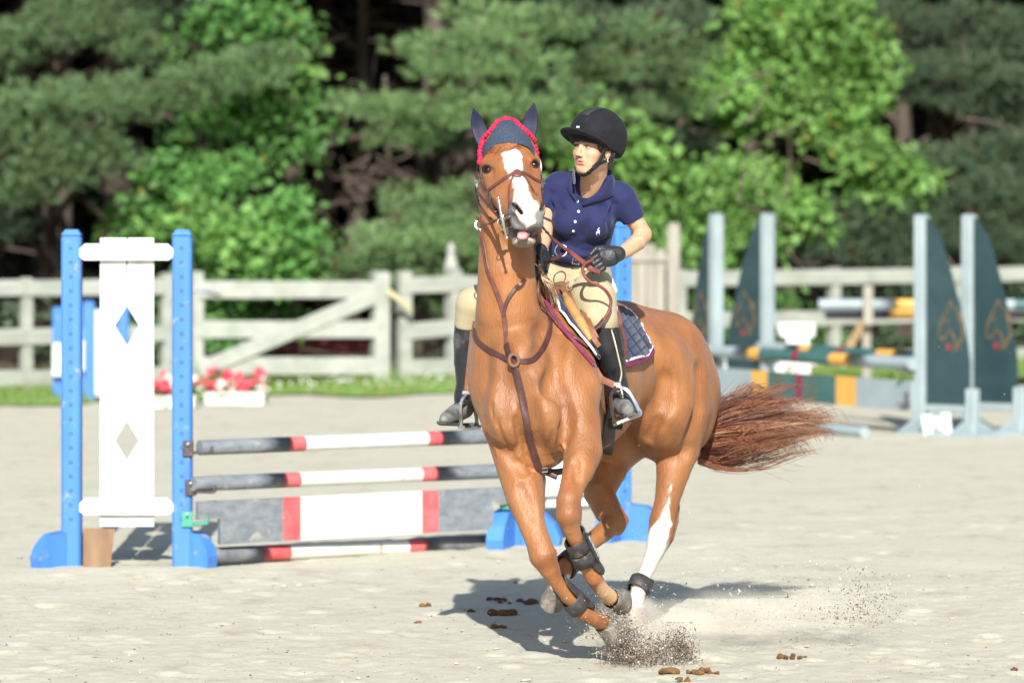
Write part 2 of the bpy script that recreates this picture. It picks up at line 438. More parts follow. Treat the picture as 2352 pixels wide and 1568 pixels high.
def ground_sheet():
    ys = [-2.2]; 
    while ys[-1] < 24: d = CAMD + ys[-1]; ys.append(ys[-1] + .018 * (d / 15) ** 1.9)
    ys = np.array(ys); u = np.linspace(-1, 1, 560); X = u[None, :] * (2.55 + .155 * (ys[:, None] + 2.2)); Y = np.broadcast_to(ys[:, None], X.shape); Z = sand_h(X, Y)
    # low berms drifted against the feet of the jump, hollows where the horse has dug in
    for cx, cy, r, a in ((-2.40, 3.95, .28, .012), (-1.85, 3.95, .28, .018), (.55, .35, .22, .035), (.75, .15, .18, .03)): Z = Z + a * np.exp(-((X - cx) ** 2 + (Y - cy) ** 2) / r ** 2)
    rp_ = np.random.default_rng(21)                                   # old hoof prints, shallow cups with pushed-up rims
    for k in range(420):
        cy = -2.0 + 9.5 * rp_.random() ** 1.5; cx = rp_.uniform(-1, 1) * (2.4 + .155 * (cy + 2.2)); r = rp_.uniform(.05, .10); dp = rp_.uniform(.004, .012)
        j0, j1 = np.searchsorted(ys, (cy - 2.4 * r, cy + 2.4 * r)); 
        if j1 <= j0: continue
        q = ((X[j0:j1] - cx) ** 2 + ((Y[j0:j1] - cy) * rp_.uniform(.8, 1.1)) ** 2) / r ** 2; Z[j0:j1] = Z[j0:j1] - dp * np.exp(-q * 1.6) + dp * .45 * np.exp(-(np.sqrt(q) - 1.15) ** 2 * 7)
    m, n = X.shape; V = np.stack((X, Y, Z), 2).reshape(-1, 3); i, j = np.meshgrid(np.arange(m - 1), np.arange(n - 1), indexing='ij'); a = (i * n + j).ravel(); F = np.stack((a, a + 1, a + n + 1, a + n), 1)
    o = add_obj('sand', mk_mesh('sand', V, F), M_sand); o['kind'] = 'structure'
    return o
ground_sheet()
far = MB(); far.add([(-300, -60, -.06), (300, -60, -.06), (300, 500, -.06), (-300, 500, -.06)], [(0, 1, 2, 3)]); o = far.build('ground', M_sand); o['kind'] = 'structure'
def gz(x, y): return float(sand_h(np.array([[x]]), np.array([[y]]))[0, 0])
# pebbles, crumbs and clods on the sand
def scatter_stones(n, name, m, xr, yr, sz, label, cat):
    V = []; F = []; base = 0; t = np.array([(0, 0, 1), (.9, 0, .45), (.28, .85, .45), (-.72, .53, .45), (-.72, -.53, .45), (.28, -.85, .45), (0, 0, -.3)]); fq = np.array([(0, 1, 2), (0, 2, 3), (0, 3, 4), (0, 4, 5), (0, 5, 1), (1, 6, 2), (2, 6, 3), (3, 6, 4), (4, 6, 5), (5, 6, 1)])
    x = RNG.uniform(*xr, n); y = yr[0] + (yr[1] - yr[0]) * RNG.random(n) ** 1.4; x = x * (.6 + .4 * (y + CAMD) / CAMD); z = sand_h(x[None, :], y[None, :])[0]; s_ = np.exp(RNG.normal(math.log(sz), .5, n)); rot = RNG.uniform(0, 6.28, n)
    for i in range(n):
        c, s0 = math.cos(rot[i]), math.sin(rot[i]); q = t * (1 + RNG.normal(0, .18, t.shape)); q = np.stack((q[:, 0] * c - q[:, 1] * s0, q[:, 0] * s0 + q[:, 1] * c, q[:, 2] * .6), 1) * s_[i]; V.append(q + (x[i], y[i], z[i])); F.append(fq + base); base += 7
    o = add_obj(name, mk_mesh(name, np.concatenate(V), np.concatenate(F), False), m); tag(o, label, cat, kind='stuff')
M_crumb = mat('dark_crumb', (.10, .075, .05), .9, col2=(.2, .17, .13), scale=30); M_crumb2 = mat('pale_crumb', (.50, .48, .41), .9, col2=(.42, .38, .30), scale=20)
scatter_stones(2200, 'gravel', M_crumb, (-2.6, 2.6), (-1.2, 4.5), .0026, 'small dark crumbs of footing scattered over the pale sand', 'gravel')
scatter_stones(700, 'sand_crumbs', M_crumb2, (-2.6, 2.6), (-1.2, 5), .0065, 'pale crumbled sand clods all over the arena', 'sand')
# droppings
M_dung = mat('dung', (.19, .095, .025), .9, col2=(.10, .05, .018), scale=35, bump=.9, bscale=60); M_dungD = mat('dark_dung', (.075, .036, .022), .9, col2=(.12, .06, .03), scale=35, bump=.9, bscale=60)  # second dung material is a darker brown
def dung(px, py, w, label, m, n=5, spread=1.0):
    c = G(px, py); c[2] = gz(c[0], c[1]); s = SDF(np.arange(c[0] - .16, c[0] + .16, .006), np.arange(c[1] - .16, c[1] + .16, .008), np.arange(c[2] - .03, c[2] + .12, .005))
    for k in range(n + 4):
        q = c + np.array((RNG.normal(0, w * .38 * spread), RNG.normal(0, w * .35), w * .16 * RNG.uniform(.5, 1.3))); r = w * RNG.uniform(.12, .27); s.ell(q, (r * 1.3, r, r * .75), frame(RNG.uniform(0, 180)), .012)
    V, Q = s.mesh('dung', 0)
    if len(V) == 0: return
    V = V + .0035 * np.stack([np.sin(V @ RNG.normal(size=3) * 160 + k) for k in range(3)], 1); tag(add_obj('dropping', mk_mesh('dropping', V, Q), m), label, 'dropping', 'horse droppings on the sand')
dung(1536, 1545, .07, 'ochre dropping at the bottom edge, left of the other large ones', M_dung); dung(1605, 1546, .07, 'ochre lumpy dropping at the bottom edge below the kicked-up sand', M_dung); dung(1575, 1560, .05, 'small ochre dropping between two larger ones at the bottom edge', M_dung, 3)
dung(1816, 1506, .06, 'flat brown dropping alone on the sand to the right', M_dung, 4, 1.4); dung(1160, 1418, .075, 'dark brown dropping in the horse shadow, largest there', M_dungD, 5)
dung(1150, 1382, .06, 'dark crumbled dropping high in the horse shadow', M_dungD, 6, 1.6); dung(1215, 1390, .06, 'dark spread dropping in the shadow near the front legs', M_dungD, 6, 1.9); dung(974, 1393, .045, 'small round tan dropping left of the horse shadow', M_dung, 2); dung(1080, 1408, .035, 'small dark dropping at the left edge of the shadow', M_dungD, 2); dung(1145, 1444, .045, 'brown dropping on the lower rim of the shadow', M_dung, 4, 1.6); dung(2330, 1535, .035, 'small reddish dropping in the bottom right corner', M_dungD, 2)
dung(1190, 1384, .035, 'tiny dark dropping between two bigger ones in the shadow', M_dungD, 3, 1.4); dung(960, 1432, .02, 'tiny tan dropping crumb out on the bright sand', M_dung, 2)
# ------------------------------------------------------------------ jump builders
M_blue = mat('blue_paint', (.050, .175, .50), .5, .35, col2=(.065, .21, .55), scale=4, bump=.10, bscale=60, stretch=(3, 3, .4), dirt=((.30, .31, .32), 14, .59, .74)); M_white = mat('white_paint', (.68, .69, .67), .5, .4, col2=(.62, .63, .60), scale=3, bump=.10, bscale=70, stretch=(4, 4, .3), dirt=((.42, .38, .30), 9, .60, .82))
M_hole = mat('peg_hole', (.025, .03, .045), .8); M_cupD = mat('dark_cup', (.035, .022, .032), .5, col2=(.09, .07, .07), scale=60); M_cupG = mat('green_cup', (.045, .27, .18), .5, col2=(.06, .33, .23), scale=25)
M_slate = mat('slate_paint', (.135, .155, .175), .6, .35, col2=(.20, .22, .235), scale=9, bump=.2, bscale=50, stretch=(.5, 3, 3), dirt=((.36, .33, .28), 9, .58, .72)); M_red = mat('red_paint', (.48, .075, .085), .55, .4, col2=(.55, .13, .13), scale=10, dirt=((.40, .30, .26), 14, .6, .75))
M_whiteD = mat('scuffed_white_paint', (.64, .64, .61), .55, .4, col2=(.56, .55, .50), scale=4, dirt=((.22, .17, .10), 13, .62, .70))
def lab(o, label, cat, group=None): return tag(o, label, cat, group)
def fr_dir(d): d = nrm((d[0], d[1], 0)); return np.stack((d, np.cross((0, 0, 1.0), d), (0, 0, 1.0)), 1)
def post(parent, base, h, w, R, m, name='post', holes=None, bev=.012, chamfer=.03):
    b = MB(); b.box(base + np.array((0, 0, h / 2 - chamfer / 2)), (w, w, h - chamfer), R, bev=bev)
    t = base + np.array((0, 0, h - chamfer)); V = [t + R @ np.array((sx * w / 2 * q * .995, sy * w / 2 * q * .995, z)) for q, z in ((1, 0), (.62, chamfer)) for sx, sy in ((-1, -1), (1, -1), (1, 1), (-1, 1))]; b.add(V, [(0, 1, 5, 4), (1, 2, 6, 5), (2, 3, 7, 6), (3, 0, 4, 7), (4, 5, 6, 7)])
    o = b.build(name, m, parent)
    if holes:
        q = MB()
        for k in range(int((h - .34) / .0762)):
            c = base + R @ np.array((0, -w / 2 - .0012, 0)) + np.array((0, 0, h - .10 - k * .0762)); q.lathe([(.0095, -.004), (.0095, .0006), (.0062, .0002), (.0060, -.006)], c, R @ np.array((0, -1, 0)), 10)
        tag(q.build('peg_hole', M_hole, o), kind='stuff')
    return o
def foot(parent, c, R, L, h, w, m, dirn):
    """sloped foot board standing on edge, running along dirn from c"""
    d = nrm(dirn); b = MB(); b.prism([(0, -.05), (L * .93, -.05), (L, .06), (L * .86, h * .62), (L * .55, h * .93), (.0, h)], w, (c, d, (0, 0, 1))); return b.build('foot', m, parent)
# ---- near wing of the red and white vertical
def wing(A, B, label, group, panel=True):
    """A outer post, B inner post (world, on the ground)"""
    A, B = np.asarray(A, float), np.asarray(B, float); w = empty('jump_wing', (A + B) / 2); tag(w, label, 'jump wing', group); d = nrm(B - A); R = fr_dir(d)
    for q in (A, B): post(w, q - np.array((0, 0, .06)), 1.865, .105, R, M_blue, holes=True)
    n = -R[:, 1] if R[1, 1] > 0 else R[:, 1]
    foot(w, A - d * .04 + n * .01, R, .19, .19, .09, M_blue, -d * .75 + n * .66); foot(w, B + d * .04, R, .15, .19, .09, M_blue, d * .85 + n * .5); foot(w, A - n * .05, R, .26, .2, .07, M_blue, -n); foot(w, B - n * .05, R, .26, .2, .07, M_blue, -n)
    if panel:
        c = (A + B) / 2; L = np.linalg.norm(B - A); pw = .288
        brk = [(.215, .0038), (.575, .0038), (.675, .066), (.775, .0038), (1.19, .0038), (1.29, .066), (1.39, .0038), (1.76, .0038)]
        for s_ in (-1, 1):                                # two boards, the diamonds notched out where they meet
            V = []; F = []
            for z, x in brk:
                for yy in (-.011, .011):
                    for xx in (x, pw / 2): V.append(c + d * (s_ * xx) + R[:, 1] * yy + np.array((0, 0, z)))
            for k in range(len(brk) - 1):
                a = 4 * k; F += [(a, a + 1, a + 5, a + 4), (a + 2, a + 6, a + 7, a + 3), (a, a + 4, a + 6, a + 2), (a + 1, a + 3, a + 7, a + 5)]
            a = 4 * (len(brk) - 1); F += [(0, 2, 3, 1), (a, a + 1, a + 3, a + 2)]
            b = MB(); b.add(V, F); b.build('board', M_white, w)
        for z0, ov in ((.325, .0), (1.685, .0)):
            b = MB(); h = .088; l = L / 2 - .045; b.prism([(-l, -h / 2 + .02), (-l + .025, -h / 2), (l - .025, -h / 2), (l, -h / 2 + .02), (l, h / 2 - .03), (l - .03, h / 2), (-l + .03, h / 2), (-l, h / 2 - .03)], .034, (c + np.array((0, 0, z0)) + n * .030, d, (0, 0, 1))); b.build('rail', M_white, w)
    return w
A0 = G(165, 1300); B0 = G(419, 1300); wing(A0, B0, 'blue and white jump wing with two diamond cut-outs, near the left edge', 'blue and white wings of the plank jump')
C0 = G(1424, 1243); D0 = C0 + nrm(C0 - B0) * .02 + np.array((.60, -.05, 0)); 
W2c = C0 - np.array((.0, 0, 0)); Eo = P(1182, 1258, 0); E0 = G(1178, 1240)
def far_wing():
    w = empty('jump_wing', C0); tag(w, 'blue and white jump wing mostly hidden behind the horse', 'jump wing', 'blue and white wings of the plank jump')
    A_, B_ = G(1180, 1256), C0; d = nrm(B_ - A_); R = fr_dir(d); n = -R[:, 1] if R[1, 1] > 0 else R[:, 1]
    post(w, B_ - np.array((0, 0, .06)), 1.90, .105, R, M_blue, holes=True); post(w, A_ + d * .03 - np.array((0, 0, .06)), 1.90, .105, R, M_blue, holes=True)
    for q in (A_, B_):
        for sg in (-1, 1): foot(w, q + d * .04 * sg, R, .24, .22, .10, M_blue, d * sg * .75 + n * .66)
    c = (A_ + B_) / 2; b = MB(); b.prism([(-.144, .22), (.144, .22), (.144, 1.76), (-.144, 1.76)], .022, (c, d, (0, 0, 1))); b.build('board', M_white, w)
    for z0 in (.325, 1.685): b = MB(); b.box(c + np.array((0, 0, z0)) + n * .03, (.5, .034, .088), R, bev=.006); b.build('rail', M_white, w)
    return w
# plank, rails
def banded(name, a, b_, r, stops, mats_, label, cat, group=None, n=14, flat=None):
    """round pole from a to b_ painted in bands; stops = band ends as fractions"""
    b = MB(); a, b_ = np.asarray(a, float), np.asarray(b_, float); s0 = 0.0
    for s1, mi in stops:
        pts = [a + (b_ - a) * t for t in np.linspace(s0, s1, 4)]; rr = [r * (1 + .02 * math.sin(9 * t)) for t in np.linspace(s0, s1, 4)]
        b.tube(pts, rr, n, mi, cap=(s0 == 0 or s1 == 1)); s0 = s1
    o = b.build(name, mats_, None, True); return tag(o, label, cat, group)
M_RW = [M_slate, M_red, M_white, M_whiteD]
g_ = 'striped rails of the plank jump'
YL, YR = B0[1] - .07, G(1182, 1258)[1] - .07
banded('jump_pole', P(458, 1028, YL - .02), P(1190, 999, YR), .0405, [(.262, 0), (.315, 1), (.70, 2), (.752, 1), (1, 0)], M_RW, 'top red, white and slate rail of the plank jump', 'jump pole', g_)
banded('jump_pole', P(444, 1111, YL - .02), P(1182, 1080, YR), .0405, [(.262, 0), (.315, 1), (.695, 3), (.748, 1), (1, 0)], M_RW, 'second red, white and slate rail, scuffed with brown dirt', 'jump pole', g_)
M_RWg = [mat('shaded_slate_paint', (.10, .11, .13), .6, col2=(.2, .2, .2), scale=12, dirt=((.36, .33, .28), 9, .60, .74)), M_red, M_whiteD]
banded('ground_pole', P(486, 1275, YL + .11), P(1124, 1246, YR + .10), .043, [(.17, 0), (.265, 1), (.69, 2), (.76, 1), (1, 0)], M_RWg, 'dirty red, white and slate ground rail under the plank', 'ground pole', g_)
def plank():
    a, b_ = P(452, 1202, YL), P(1168, 1174, YR); d = nrm((b_ - a) * np.array((1, 1, 0))); L = np.linalg.norm((b_ - a)[:2]); up = np.array((0, 0, 1.0)); sl = (b_[2] - a[2]) / L
    hh = .117; nt_ = .055; zt = hh; b = MB(); c = a
    segs = [(.0, .068, 0, .02), (.068, .262, 0, -hh), (.262, .318, 1, -hh), (.318, .708, 2, -hh), (.708, .762, 1, -hh), (.762, .945, 0, -hh), (.945, 1.0, 0, .02)]
    for s0, s1, mi, zb in segs: b.prism([(s0 * L, zb), (s1 * L - .0004, zb), (s1 * L - .0004, hh), (s0 * L, hh)], .030, (c, d, up), mi)
    tag(b.build('jump_plank', [M_slate, M_red, M_white]), 'wide slate, red and white plank with notched ends hung in green cups', 'plank')
plank()
def cup(px, py, Y, m, par_label, wd=.075, arm=.10):
    t = empty('jump_cup', P(px, py, Y)); tag(t, par_label, 'jump cup', 'jump cups pinned to the blue posts'); c = P(px, py, Y); b = MB(); b.box(c, (.060, .012, .085), None, bev=.004); b.build('plate', m, t); b = MB(); b.box(c + np.array((.03 + arm / 2, -.02, -.02)), (arm, .055, .014), None, bev=.004); b.box(c + np.array((.03 + arm, -.02, -.005)), (.012, .055, .04), None, bev=.003); b.build('tray', m, t); b = MB(); b.lathe([(.008, 0), (.008, .02), (.003, .022)], c + np.array((0, -.005, .025)), (0, -1, 0), 8); b.build('pin', M_silver if 'M_silver' in globals() else M_cupD, t)
M_silver = mat('steel', (.62, .62, .63), .22, .5, metal=1.0)
cup(432, 1030, B0[1] - .062, M_cupD, 'dark metal cup holding the top rail, left end'); cup(438, 1120, B0[1] - .062, M_cupD, 'dark metal cup holding the second rail, left end'); cup(430, 1192, B0[1] - .062, M_cupG, 'green plastic cup under the left end of the plank', arm=.08)
far_wing(); cup(1160, 1152, G(1182, 1258)[1] - .065, M_cupG, 'green plastic cup under the right end of the plank')
# the sheet of plywood leaning against the near wing
b = MB(); q = G(228, 1303); b.prism([(-.082, -.03), (.062, -.03), (.082, .19), (-.082, .195)], .016, (q + np.array((.0, -.03, .02)), (1, .1, 0), (0, .12, .99))); tag(b.build('plywood_board', mat('plywood', (.24, .15, .085), .75, col2=(.17, .095, .05), scale=5, stretch=(3, 3, .6), bump=.15, bscale=40)), 'small weathered plywood board standing in the sand between the blue posts', 'board')
# ------------------------------------------------------------------ fence line
M_fw = mat('weathered_fence_wood', (.35, .365, .325), .85, .2, col2=(.27, .285, .245), scale=5, bump=.3, bscale=30, stretch=(.5, .5, 2), dirt=((.23, .24, .20), 4, .55, .8)); M_fw2 = mat('grey_gate_wood', (.385, .40, .36), .85, .2, col2=(.30, .315, .275), scale=5, bump=.3, bscale=30, dirt=((.25, .26, .22), 4, .6, .8)); M_brn = mat('tan_timber', (.33, .31, .265), .85, .2, col2=(.25, .235, .195), scale=4, bump=.3, bscale=25, stretch=(2, 2, .3)); M_tan2 = mat('yellow_timber', (.31, .225, .125), .85, .2, col2=(.25, .17, .09), scale=4)
def fY(px): return 22.2 + 2.4 * px / 1000.0 if px < 1000 else (24.6 + 4.6 * (px - 1000) / 1352.0)
def fpt(px, Y=None): Y = fY(px) if Y is None else Y; return np.array(((px - 1176.0) * (CAMD + Y) / FPX, Y, 0.0))
def board(parent, a, b_, h, t, m, name='rail', wob=.0):
    a, b_ = np.asarray(a, float), np.asarray(b_, float); d = nrm(b_ - a); L = np.linalg.norm(b_ - a); up = nrm(np.array((0, 0, 1.0)) - d * d[2]); R = np.stack((d, np.cross(up, d), up), 1); b = MB(); b.box((a + b_) / 2, (L - .004, t, h), R, bev=.006); return b.build(name, m, parent)
Z = np.array((0, 0, 1.0))
def fence(pxs, rails, label, hp_=1.22, pw=.115, m=M_fw, proud=.075, group='weathered rail fence along the arena'):
    f = empty('rail_fence', fpt(pxs[0])); tag(f, label, 'fence', group)
    for i, px in enumerate(pxs):
        q = fpt(px); R = fr_dir(fpt(px + 20) - fpt(px - 20)); post(f, q - Z * .1, hp_ + .1 + RNG.normal(0, .012), pw, R, m, bev=.01, chamfer=.015)
    for a, c in zip(pxs[:-1], pxs[1:]):
        for z0, h in rails:
            n = np.array((0, -proud, 0)); board(f, fpt(a) + Z * (z0 + RNG.normal(0, .008)) + n, fpt(c) + Z * (z0 + RNG.normal(0, .008)) + n, h, .035, m)
    return f
R1 = [(1.02, .165), (.565, .165), (.165, .165)]
fence([-1660, -1340, -1020, -720, -420, -180, 60, 382], [(1.085, .165), (.605, .165), (.19, .165)], 'weathered grey rail fence left of the field gate')
# gate
def gate():
    g = empty('field_gate', fpt(452)); tag(g, 'weathered wooden gate with three rails and a diagonal brace', 'gate'); Y0, Y1 = 23.35, 24.2
    a, b_ = fpt(455, Y0), fpt(872, Y1); zz = lambda y, Y: CAMH - (y - 465) * (CAMD + Y) / FPX
    for px, Y, w in ((452, Y0, .12), (873, Y1, .17)): q = fpt(px, Y); post(g, q + Z * .02, zz(627, Y), w, fr_dir(b_ - a), M_fw2, 'stile', bev=.01, chamfer=.015)
    n = np.array((0, -.065, 0))
    for y0, y1 in ((645, 685), (736, 776), (819, 860)): board(g, a + Z * zz((y0 + y1) / 2, Y0) + n, b_ + Z * zz((y0 + y1) / 2, Y1) + n, (y1 - y0) / S(Y0), .035, M_fw2)
    n = np.array((0, -.105, 0)); board(g, fpt(458, Y0) + Z * zz(850, Y0) + n, fpt(860, Y1) + Z * zz(680, Y1) + n, .165, .032, M_fw2, 'brace')
    b = MB(); 
    for y in (664, 842): q = fpt(470, Y0) + Z * zz(y, Y0) + np.array((0, -.09, 0)); b.box(q, (.34, .006, .030), None)
    b.build('strap_hinge', mat('grey_metal', (.32, .36, .39), .5, metal=.4), g)
    return g
gate()
b = MB(); b.tube(catmull([P(890, 665, 24.1), P(908, 680, 24.1), P(925, 690, 24.15), P(944, 705, 24.2)], 4), .022, 6); b.tube(catmull([P(890, 672, 24.1), P(910, 686, 24.1), P(944, 716, 24.2)], 4), .018, 6); tag(b.build('rope', mat('pale_rope', (.50, .46, .28), .9)), 'pale rope tying the gate to its post', 'rope')
fence([928, 1042, 1150, 1330], [(1.075, .17), (.60, .175), (.185, .175)], 'weathered grey rail fence between the gate and the horse', 1.225, .14)
# finial post behind
b = MB(); q = fpt(1036, 25.6); b.box(q + Z * .62, (.14, .14, 1.24), None, bev=.01); b.lathe([(.085, 1.24), (.065, 1.30), (.045, 1.36), (.042, 1.40), (.055, 1.43), (.035, 1.47), (.006, 1.52)], q, (0, 0, 1), 12); tag(b.build('finial_post', M_fw2), 'pale post with a pointed finial standing behind the fence', 'post')
fence([1560, 1915, 2200, 2420, 2700, 3050, 3420, 3800], [(1.10, .175), (.635, .175), (.16, .16)], 'weathered grey rail fence on the right behind the green jump', 1.20, .13)
# tall weathered boards behind the rider
def stall():
    g = empty('timber_hoarding', fpt(1490, 24.0)); tag(g, 'tall weathered timber hoarding with a taller post beside the rider', 'hoarding'); Y = 24.0
    zz = lambda y: CAMH - (y - 465) * (CAMD + Y) / FPX; xs = [1442, 1463, 1484, 1505, 1528]; tops = [562, 556, 560, 572]
    for i in range(4): a, c = fpt(xs[i], Y), fpt(xs[i + 1], Y); b = MB(); b.box((a + c) / 2 + Z * zz(tops[i]) / 2, ((c - a)[0] - .006, .03, zz(tops[i])), None, bev=.004); b.build('plank', M_brn if i != 2 else M_tan2 if False else M_brn, g)
    b = MB(); b.box((fpt(1440, Y) + fpt(1530, Y)) / 2 + Z * zz(592) + np.array((0, -.035, 0)), (.44, .03, .07), None, bev=.004); b.build('batten', M_brn, g)
    post(g, fpt(1547, Y - .1) - Z * .05, zz(512) + .05, .13, np.eye(3), M_brn, bev=.012, chamfer=.02); return g
stall()
# ------------------------------------------------------------------ verge and grass
M_soil = mat('forest_floor', (.060, .040, .028), .95, col2=(.10, .07, .045), scale=6, bump=.5, bscale=12); M_turf = mat('turf', (.13, .24, .05), .9, col2=(.18, .27, .07), scale=8)
V = []; 
for px in np.linspace(-1700, 4000, 72):
    e = 908 + 26 * max(0, 1 - px / 700) + 3 * math.sin(px / 60) + 2 * math.sin(px / 17) if px < 1400 else 884 - 12 * (px - 1400) / 950 + 2 * math.sin(px / 30); q = G(px, e); fY_ = fY(px) + 1.6
    V.append((q[0], q[1], .010)); V.append((q[0] * (CAMD + fY_) / (CAMD + q[1]), fY_, .012))
F = [(2 * i, 2 * i + 2, 2 * i + 3, 2 * i + 1) for i in range(71)]; b = MB(); b.add(V, F); o = b.build('grass_verge', M_turf); o['kind'] = 'structure'
VV = np.array(V)
V2 = []; 
for i in range(72): V2.append(VV[2 * i + 1] + (0, -.15, .012)); V2.append((VV[2 * i + 1][0] * 2.2, 120, .05))
b = MB(); b.add(V2, F); o = b.build('woodland_floor', M_soil); o['kind'] = 'structure'
def grass():
    n = 76000; u = RNG.random(n) * 71; i = np.minimum(u.astype(int), 70); t = u - i; w = RNG.random(n) ** .8; A = VV[0::2]; B = VV[1::2]
    base = (A[i] * (1 - t)[:, None] + A[i + 1] * t[:, None]) * (1 - w)[:, None] + (B[i] * (1 - t)[:, None] + B[i + 1] * t[:, None]) * w[:, None]
    px = proj(base)[0]; keep = (px > -500) & (px < 2900); base = base[keep]; w = w[keep]; n = len(base)
    h = (.06 + .13 * RNG.random(n) ** 2) * (.6 + .9 * w) * (.7 + .6 * fbm(base[:, 0], base[:, 1], 9, .6, 2)); a = RNG.uniform(0, 6.28, n); dx = np.stack((np.cos(a), np.sin(a), 0 * a), 1) * .007; ln = np.stack((RNG.normal(0, .35, n), RNG.normal(0, .35, n), np.ones(n)), 1) * h[:, None]
    V = np.stack((base - dx, base + dx, base + ln), 1).reshape(-1, 3); F = np.arange(3 * n).reshape(-1, 3); C = np.array((.20, .33, .085))[None] * (.75 + .5 * RNG.random(n))[:, None]; y = RNG.random(n) < .15; C[y] = np.array((.30, .30, .075)); C = np.repeat(C, 3, 0)
    me = mk_mesh('grass', V, F, False); set_col(me, 'leaf', C); tag(add_obj('grass', me, M_grass), 'bright green grass verge in front of the fence', 'grass', kind='stuff')
M_grass = mat('grass_blade', (1, 1, 1), .6, .3, attr='leaf', transl=.3); grass()
# clover heads
b = MB()
for k in range(90):
    px = RNG.uniform(600, 1080) if k % 3 else RNG.uniform(-20, 2400); Y = fY(max(0, px)) - RNG.uniform(.1, 1.3); q = fpt(px, Y); b.sphere(q + Z * RNG.uniform(.05, .13), .016, 6)
tag(b.build('clover', mat('clover_head', (.55, .56, .48), .9)), 'small white clover heads dotted through the grass', 'clover', kind='stuff')
# flower troughs
M_geran = mat('red_petals', (.60, .030, .060), .6, col2=(.62, .10, .13), scale=20); M_gwhite = mat('white_petals', (.75, .72, .68), .6); M_fleaf = mat('flower_leaf', (.07, .17, .03), .6, transl=.25)
def trough(px0, px1, py, label, n):
    a, c = G(px0, py), G(px1, py); t = empty('flower_trough', (a + c) / 2); tag(t, label, 'flower trough', 'white flower troughs by the gate'); L = (c - a)[0]; h = .115; cen = (a + c) / 2
    b = MB(); b.box(cen + Z * h / 2 + (0, .11, 0), (L, .22, h), None, bev=.008); b.build('box', M_white, t); b = MB(); b.box(cen + Z * (h - .01) + (0, .11, 0), (L + .03, .25, .03), None, bev=.006); b.build('rim', M_white, t)
    fl = [MB(), MB()]; lf = MB()
    for k in range(n):
        p = cen + np.array((RNG.uniform(-L / 2, L / 2) * .95, .11 + RNG.normal(0, .06), h + RNG.uniform(.03, .21) * (1 - .3 * RNG.random()))); m = 0 if RNG.random() < .78 else 1
        for q in range(7): fl[m].sphere(p + RNG.normal(0, .026, 3), .022, 6)
        for q in range(5): s_ = p + np.array((RNG.normal(0, .05), RNG.normal(0, .04), -RNG.uniform(.03, .12))); d = nrm(RNG.normal(0, 1, 3)); e = nrm(np.cross(d, RNG.normal(0, 1, 3))); lf.add([s_ - d * .03, s_ + e * .02, s_ + d * .03, s_ - e * .02], [(0, 1, 2, 3)])
    for f_, m, nm in ((fl[0], M_geran, 'red_blossoms'), (fl[1], M_gwhite, 'white_blossoms')): tag(f_.build(nm, m, t, True), kind='stuff')
    tag(lf.build('leaves', M_fleaf, t, fixn=False), kind='stuff')
trough(470, 606, 930, 'white trough of red and white geraniums right of the blue post', 36); trough(330, 446, 938, 'white trough of red geraniums seen between the blue wing posts', 34)
# short blue schooling standards behind the near wing
def short_wing():
    g = empty('short_jump_wing', G(170, 920)); tag(g, 'short blue jump wing with white slats behind the near wing', 'jump wing'); q = G(135, 920)
    for px, m in ((135, M_blue), (204, M_blue), (283, M_blue)): p = G(px, 920); post(g, p - Z * .05, {135: .92, 204: .98, 283: 1.0}[px] + .05, .11 if px != 204 else .125, np.eye(3), m, bev=.012)
    for px, w, z0, z1 in ((134, .10, .25, .57), (226, .05, .05, .90), (192, .03, .30, .60), (255, .06, .1, .9)): p = G(px, 921); b = MB(); b.box(p + np.array((0, -.065, (z0 + z1) / 2)), (w, .012, z1 - z0), None, bev=.003); b.build('slat', M_white, g)
    b = MB(); b.box((G(135, 920) + G(283, 920)) / 2 + Z * .12 + np.array((0, .03, 0)), (.6, .03, .09), None, bev=.004); b.build('rail', M_blue, g)
short_wing()
# ------------------------------------------------------------------ the grey and green oxer on the right
M_gry = mat('pale_grey_paint', (.31, .375, .39), .5, .4, col2=(.26, .32, .335), scale=4, dirt=((.36, .38, .36), 6, .6, .85)); M_grn = mat('dark_green_paint', (.017, .042, .048), .5, .4, col2=(.026, .055, .060), scale=5); M_yel = mat('amber_paint', (.70, .38, .085), .5, .4, col2=(.64, .33, .07), scale=6); M_mar = mat('maroon_paint', (.21, .018, .045), .5); M_gold = mat('gold_transfer', (.19, .12, .05), .5, col2=(.12, .08, .04), scale=30); M_teal = mat('green_pole_paint', (.035, .11, .105), .5, col2=(.05, .13, .125), scale=5)
HEAD = [[(-.34, -.20), (-.30, .05), (-.22, .22), (-.12, .40), (-.02, .58)], [(-.02, .58), (.06, .74), (.12, .60)], [(-.34, -.20), (-.24, -.32), (-.12, -.22), (.00, -.02)], [(.00, -.02), (.10, -.16), (.20, -.30), (.12, -.50)], [(.12, .60), (.30, .46), (.36, .20), (.46, .02)], [(.24, .50), (.42, .34), (.40, .10), (.52, -.12)], [(.40, .05), (.46, -.22), (.34, -.40), (.30, -.60)], [(.30, -.34), (.22, -.52), (.14, -.66)], [(-.14, .18), (-.08, .22), (-.03, .18)]]
def logo(par, c, ex, ez, n, h, flip=1):
    b = MB()
    for tr in HEAD: pts = catmull([c + ex * (x * flip * h) + ez * (z * h) for x, z in tr], 4); b.tube(pts, 0, flat=(np.interp(np.linspace(0, 1, len(pts)), [0, .5, 1], [.007, .019, .007]), .004), up=[n] * len(pts))
    b.build('horse_head_emblem', M_gold, par); b = MB(); b.box(c + ex * (-.02 * flip * h) + ez * (-.52 * h), (.034, .006, .05), np.stack((ex, -n, ez), 1)); b.build('emblem_flash', mat('red_flash', (.28, .03, .035), .5), par)
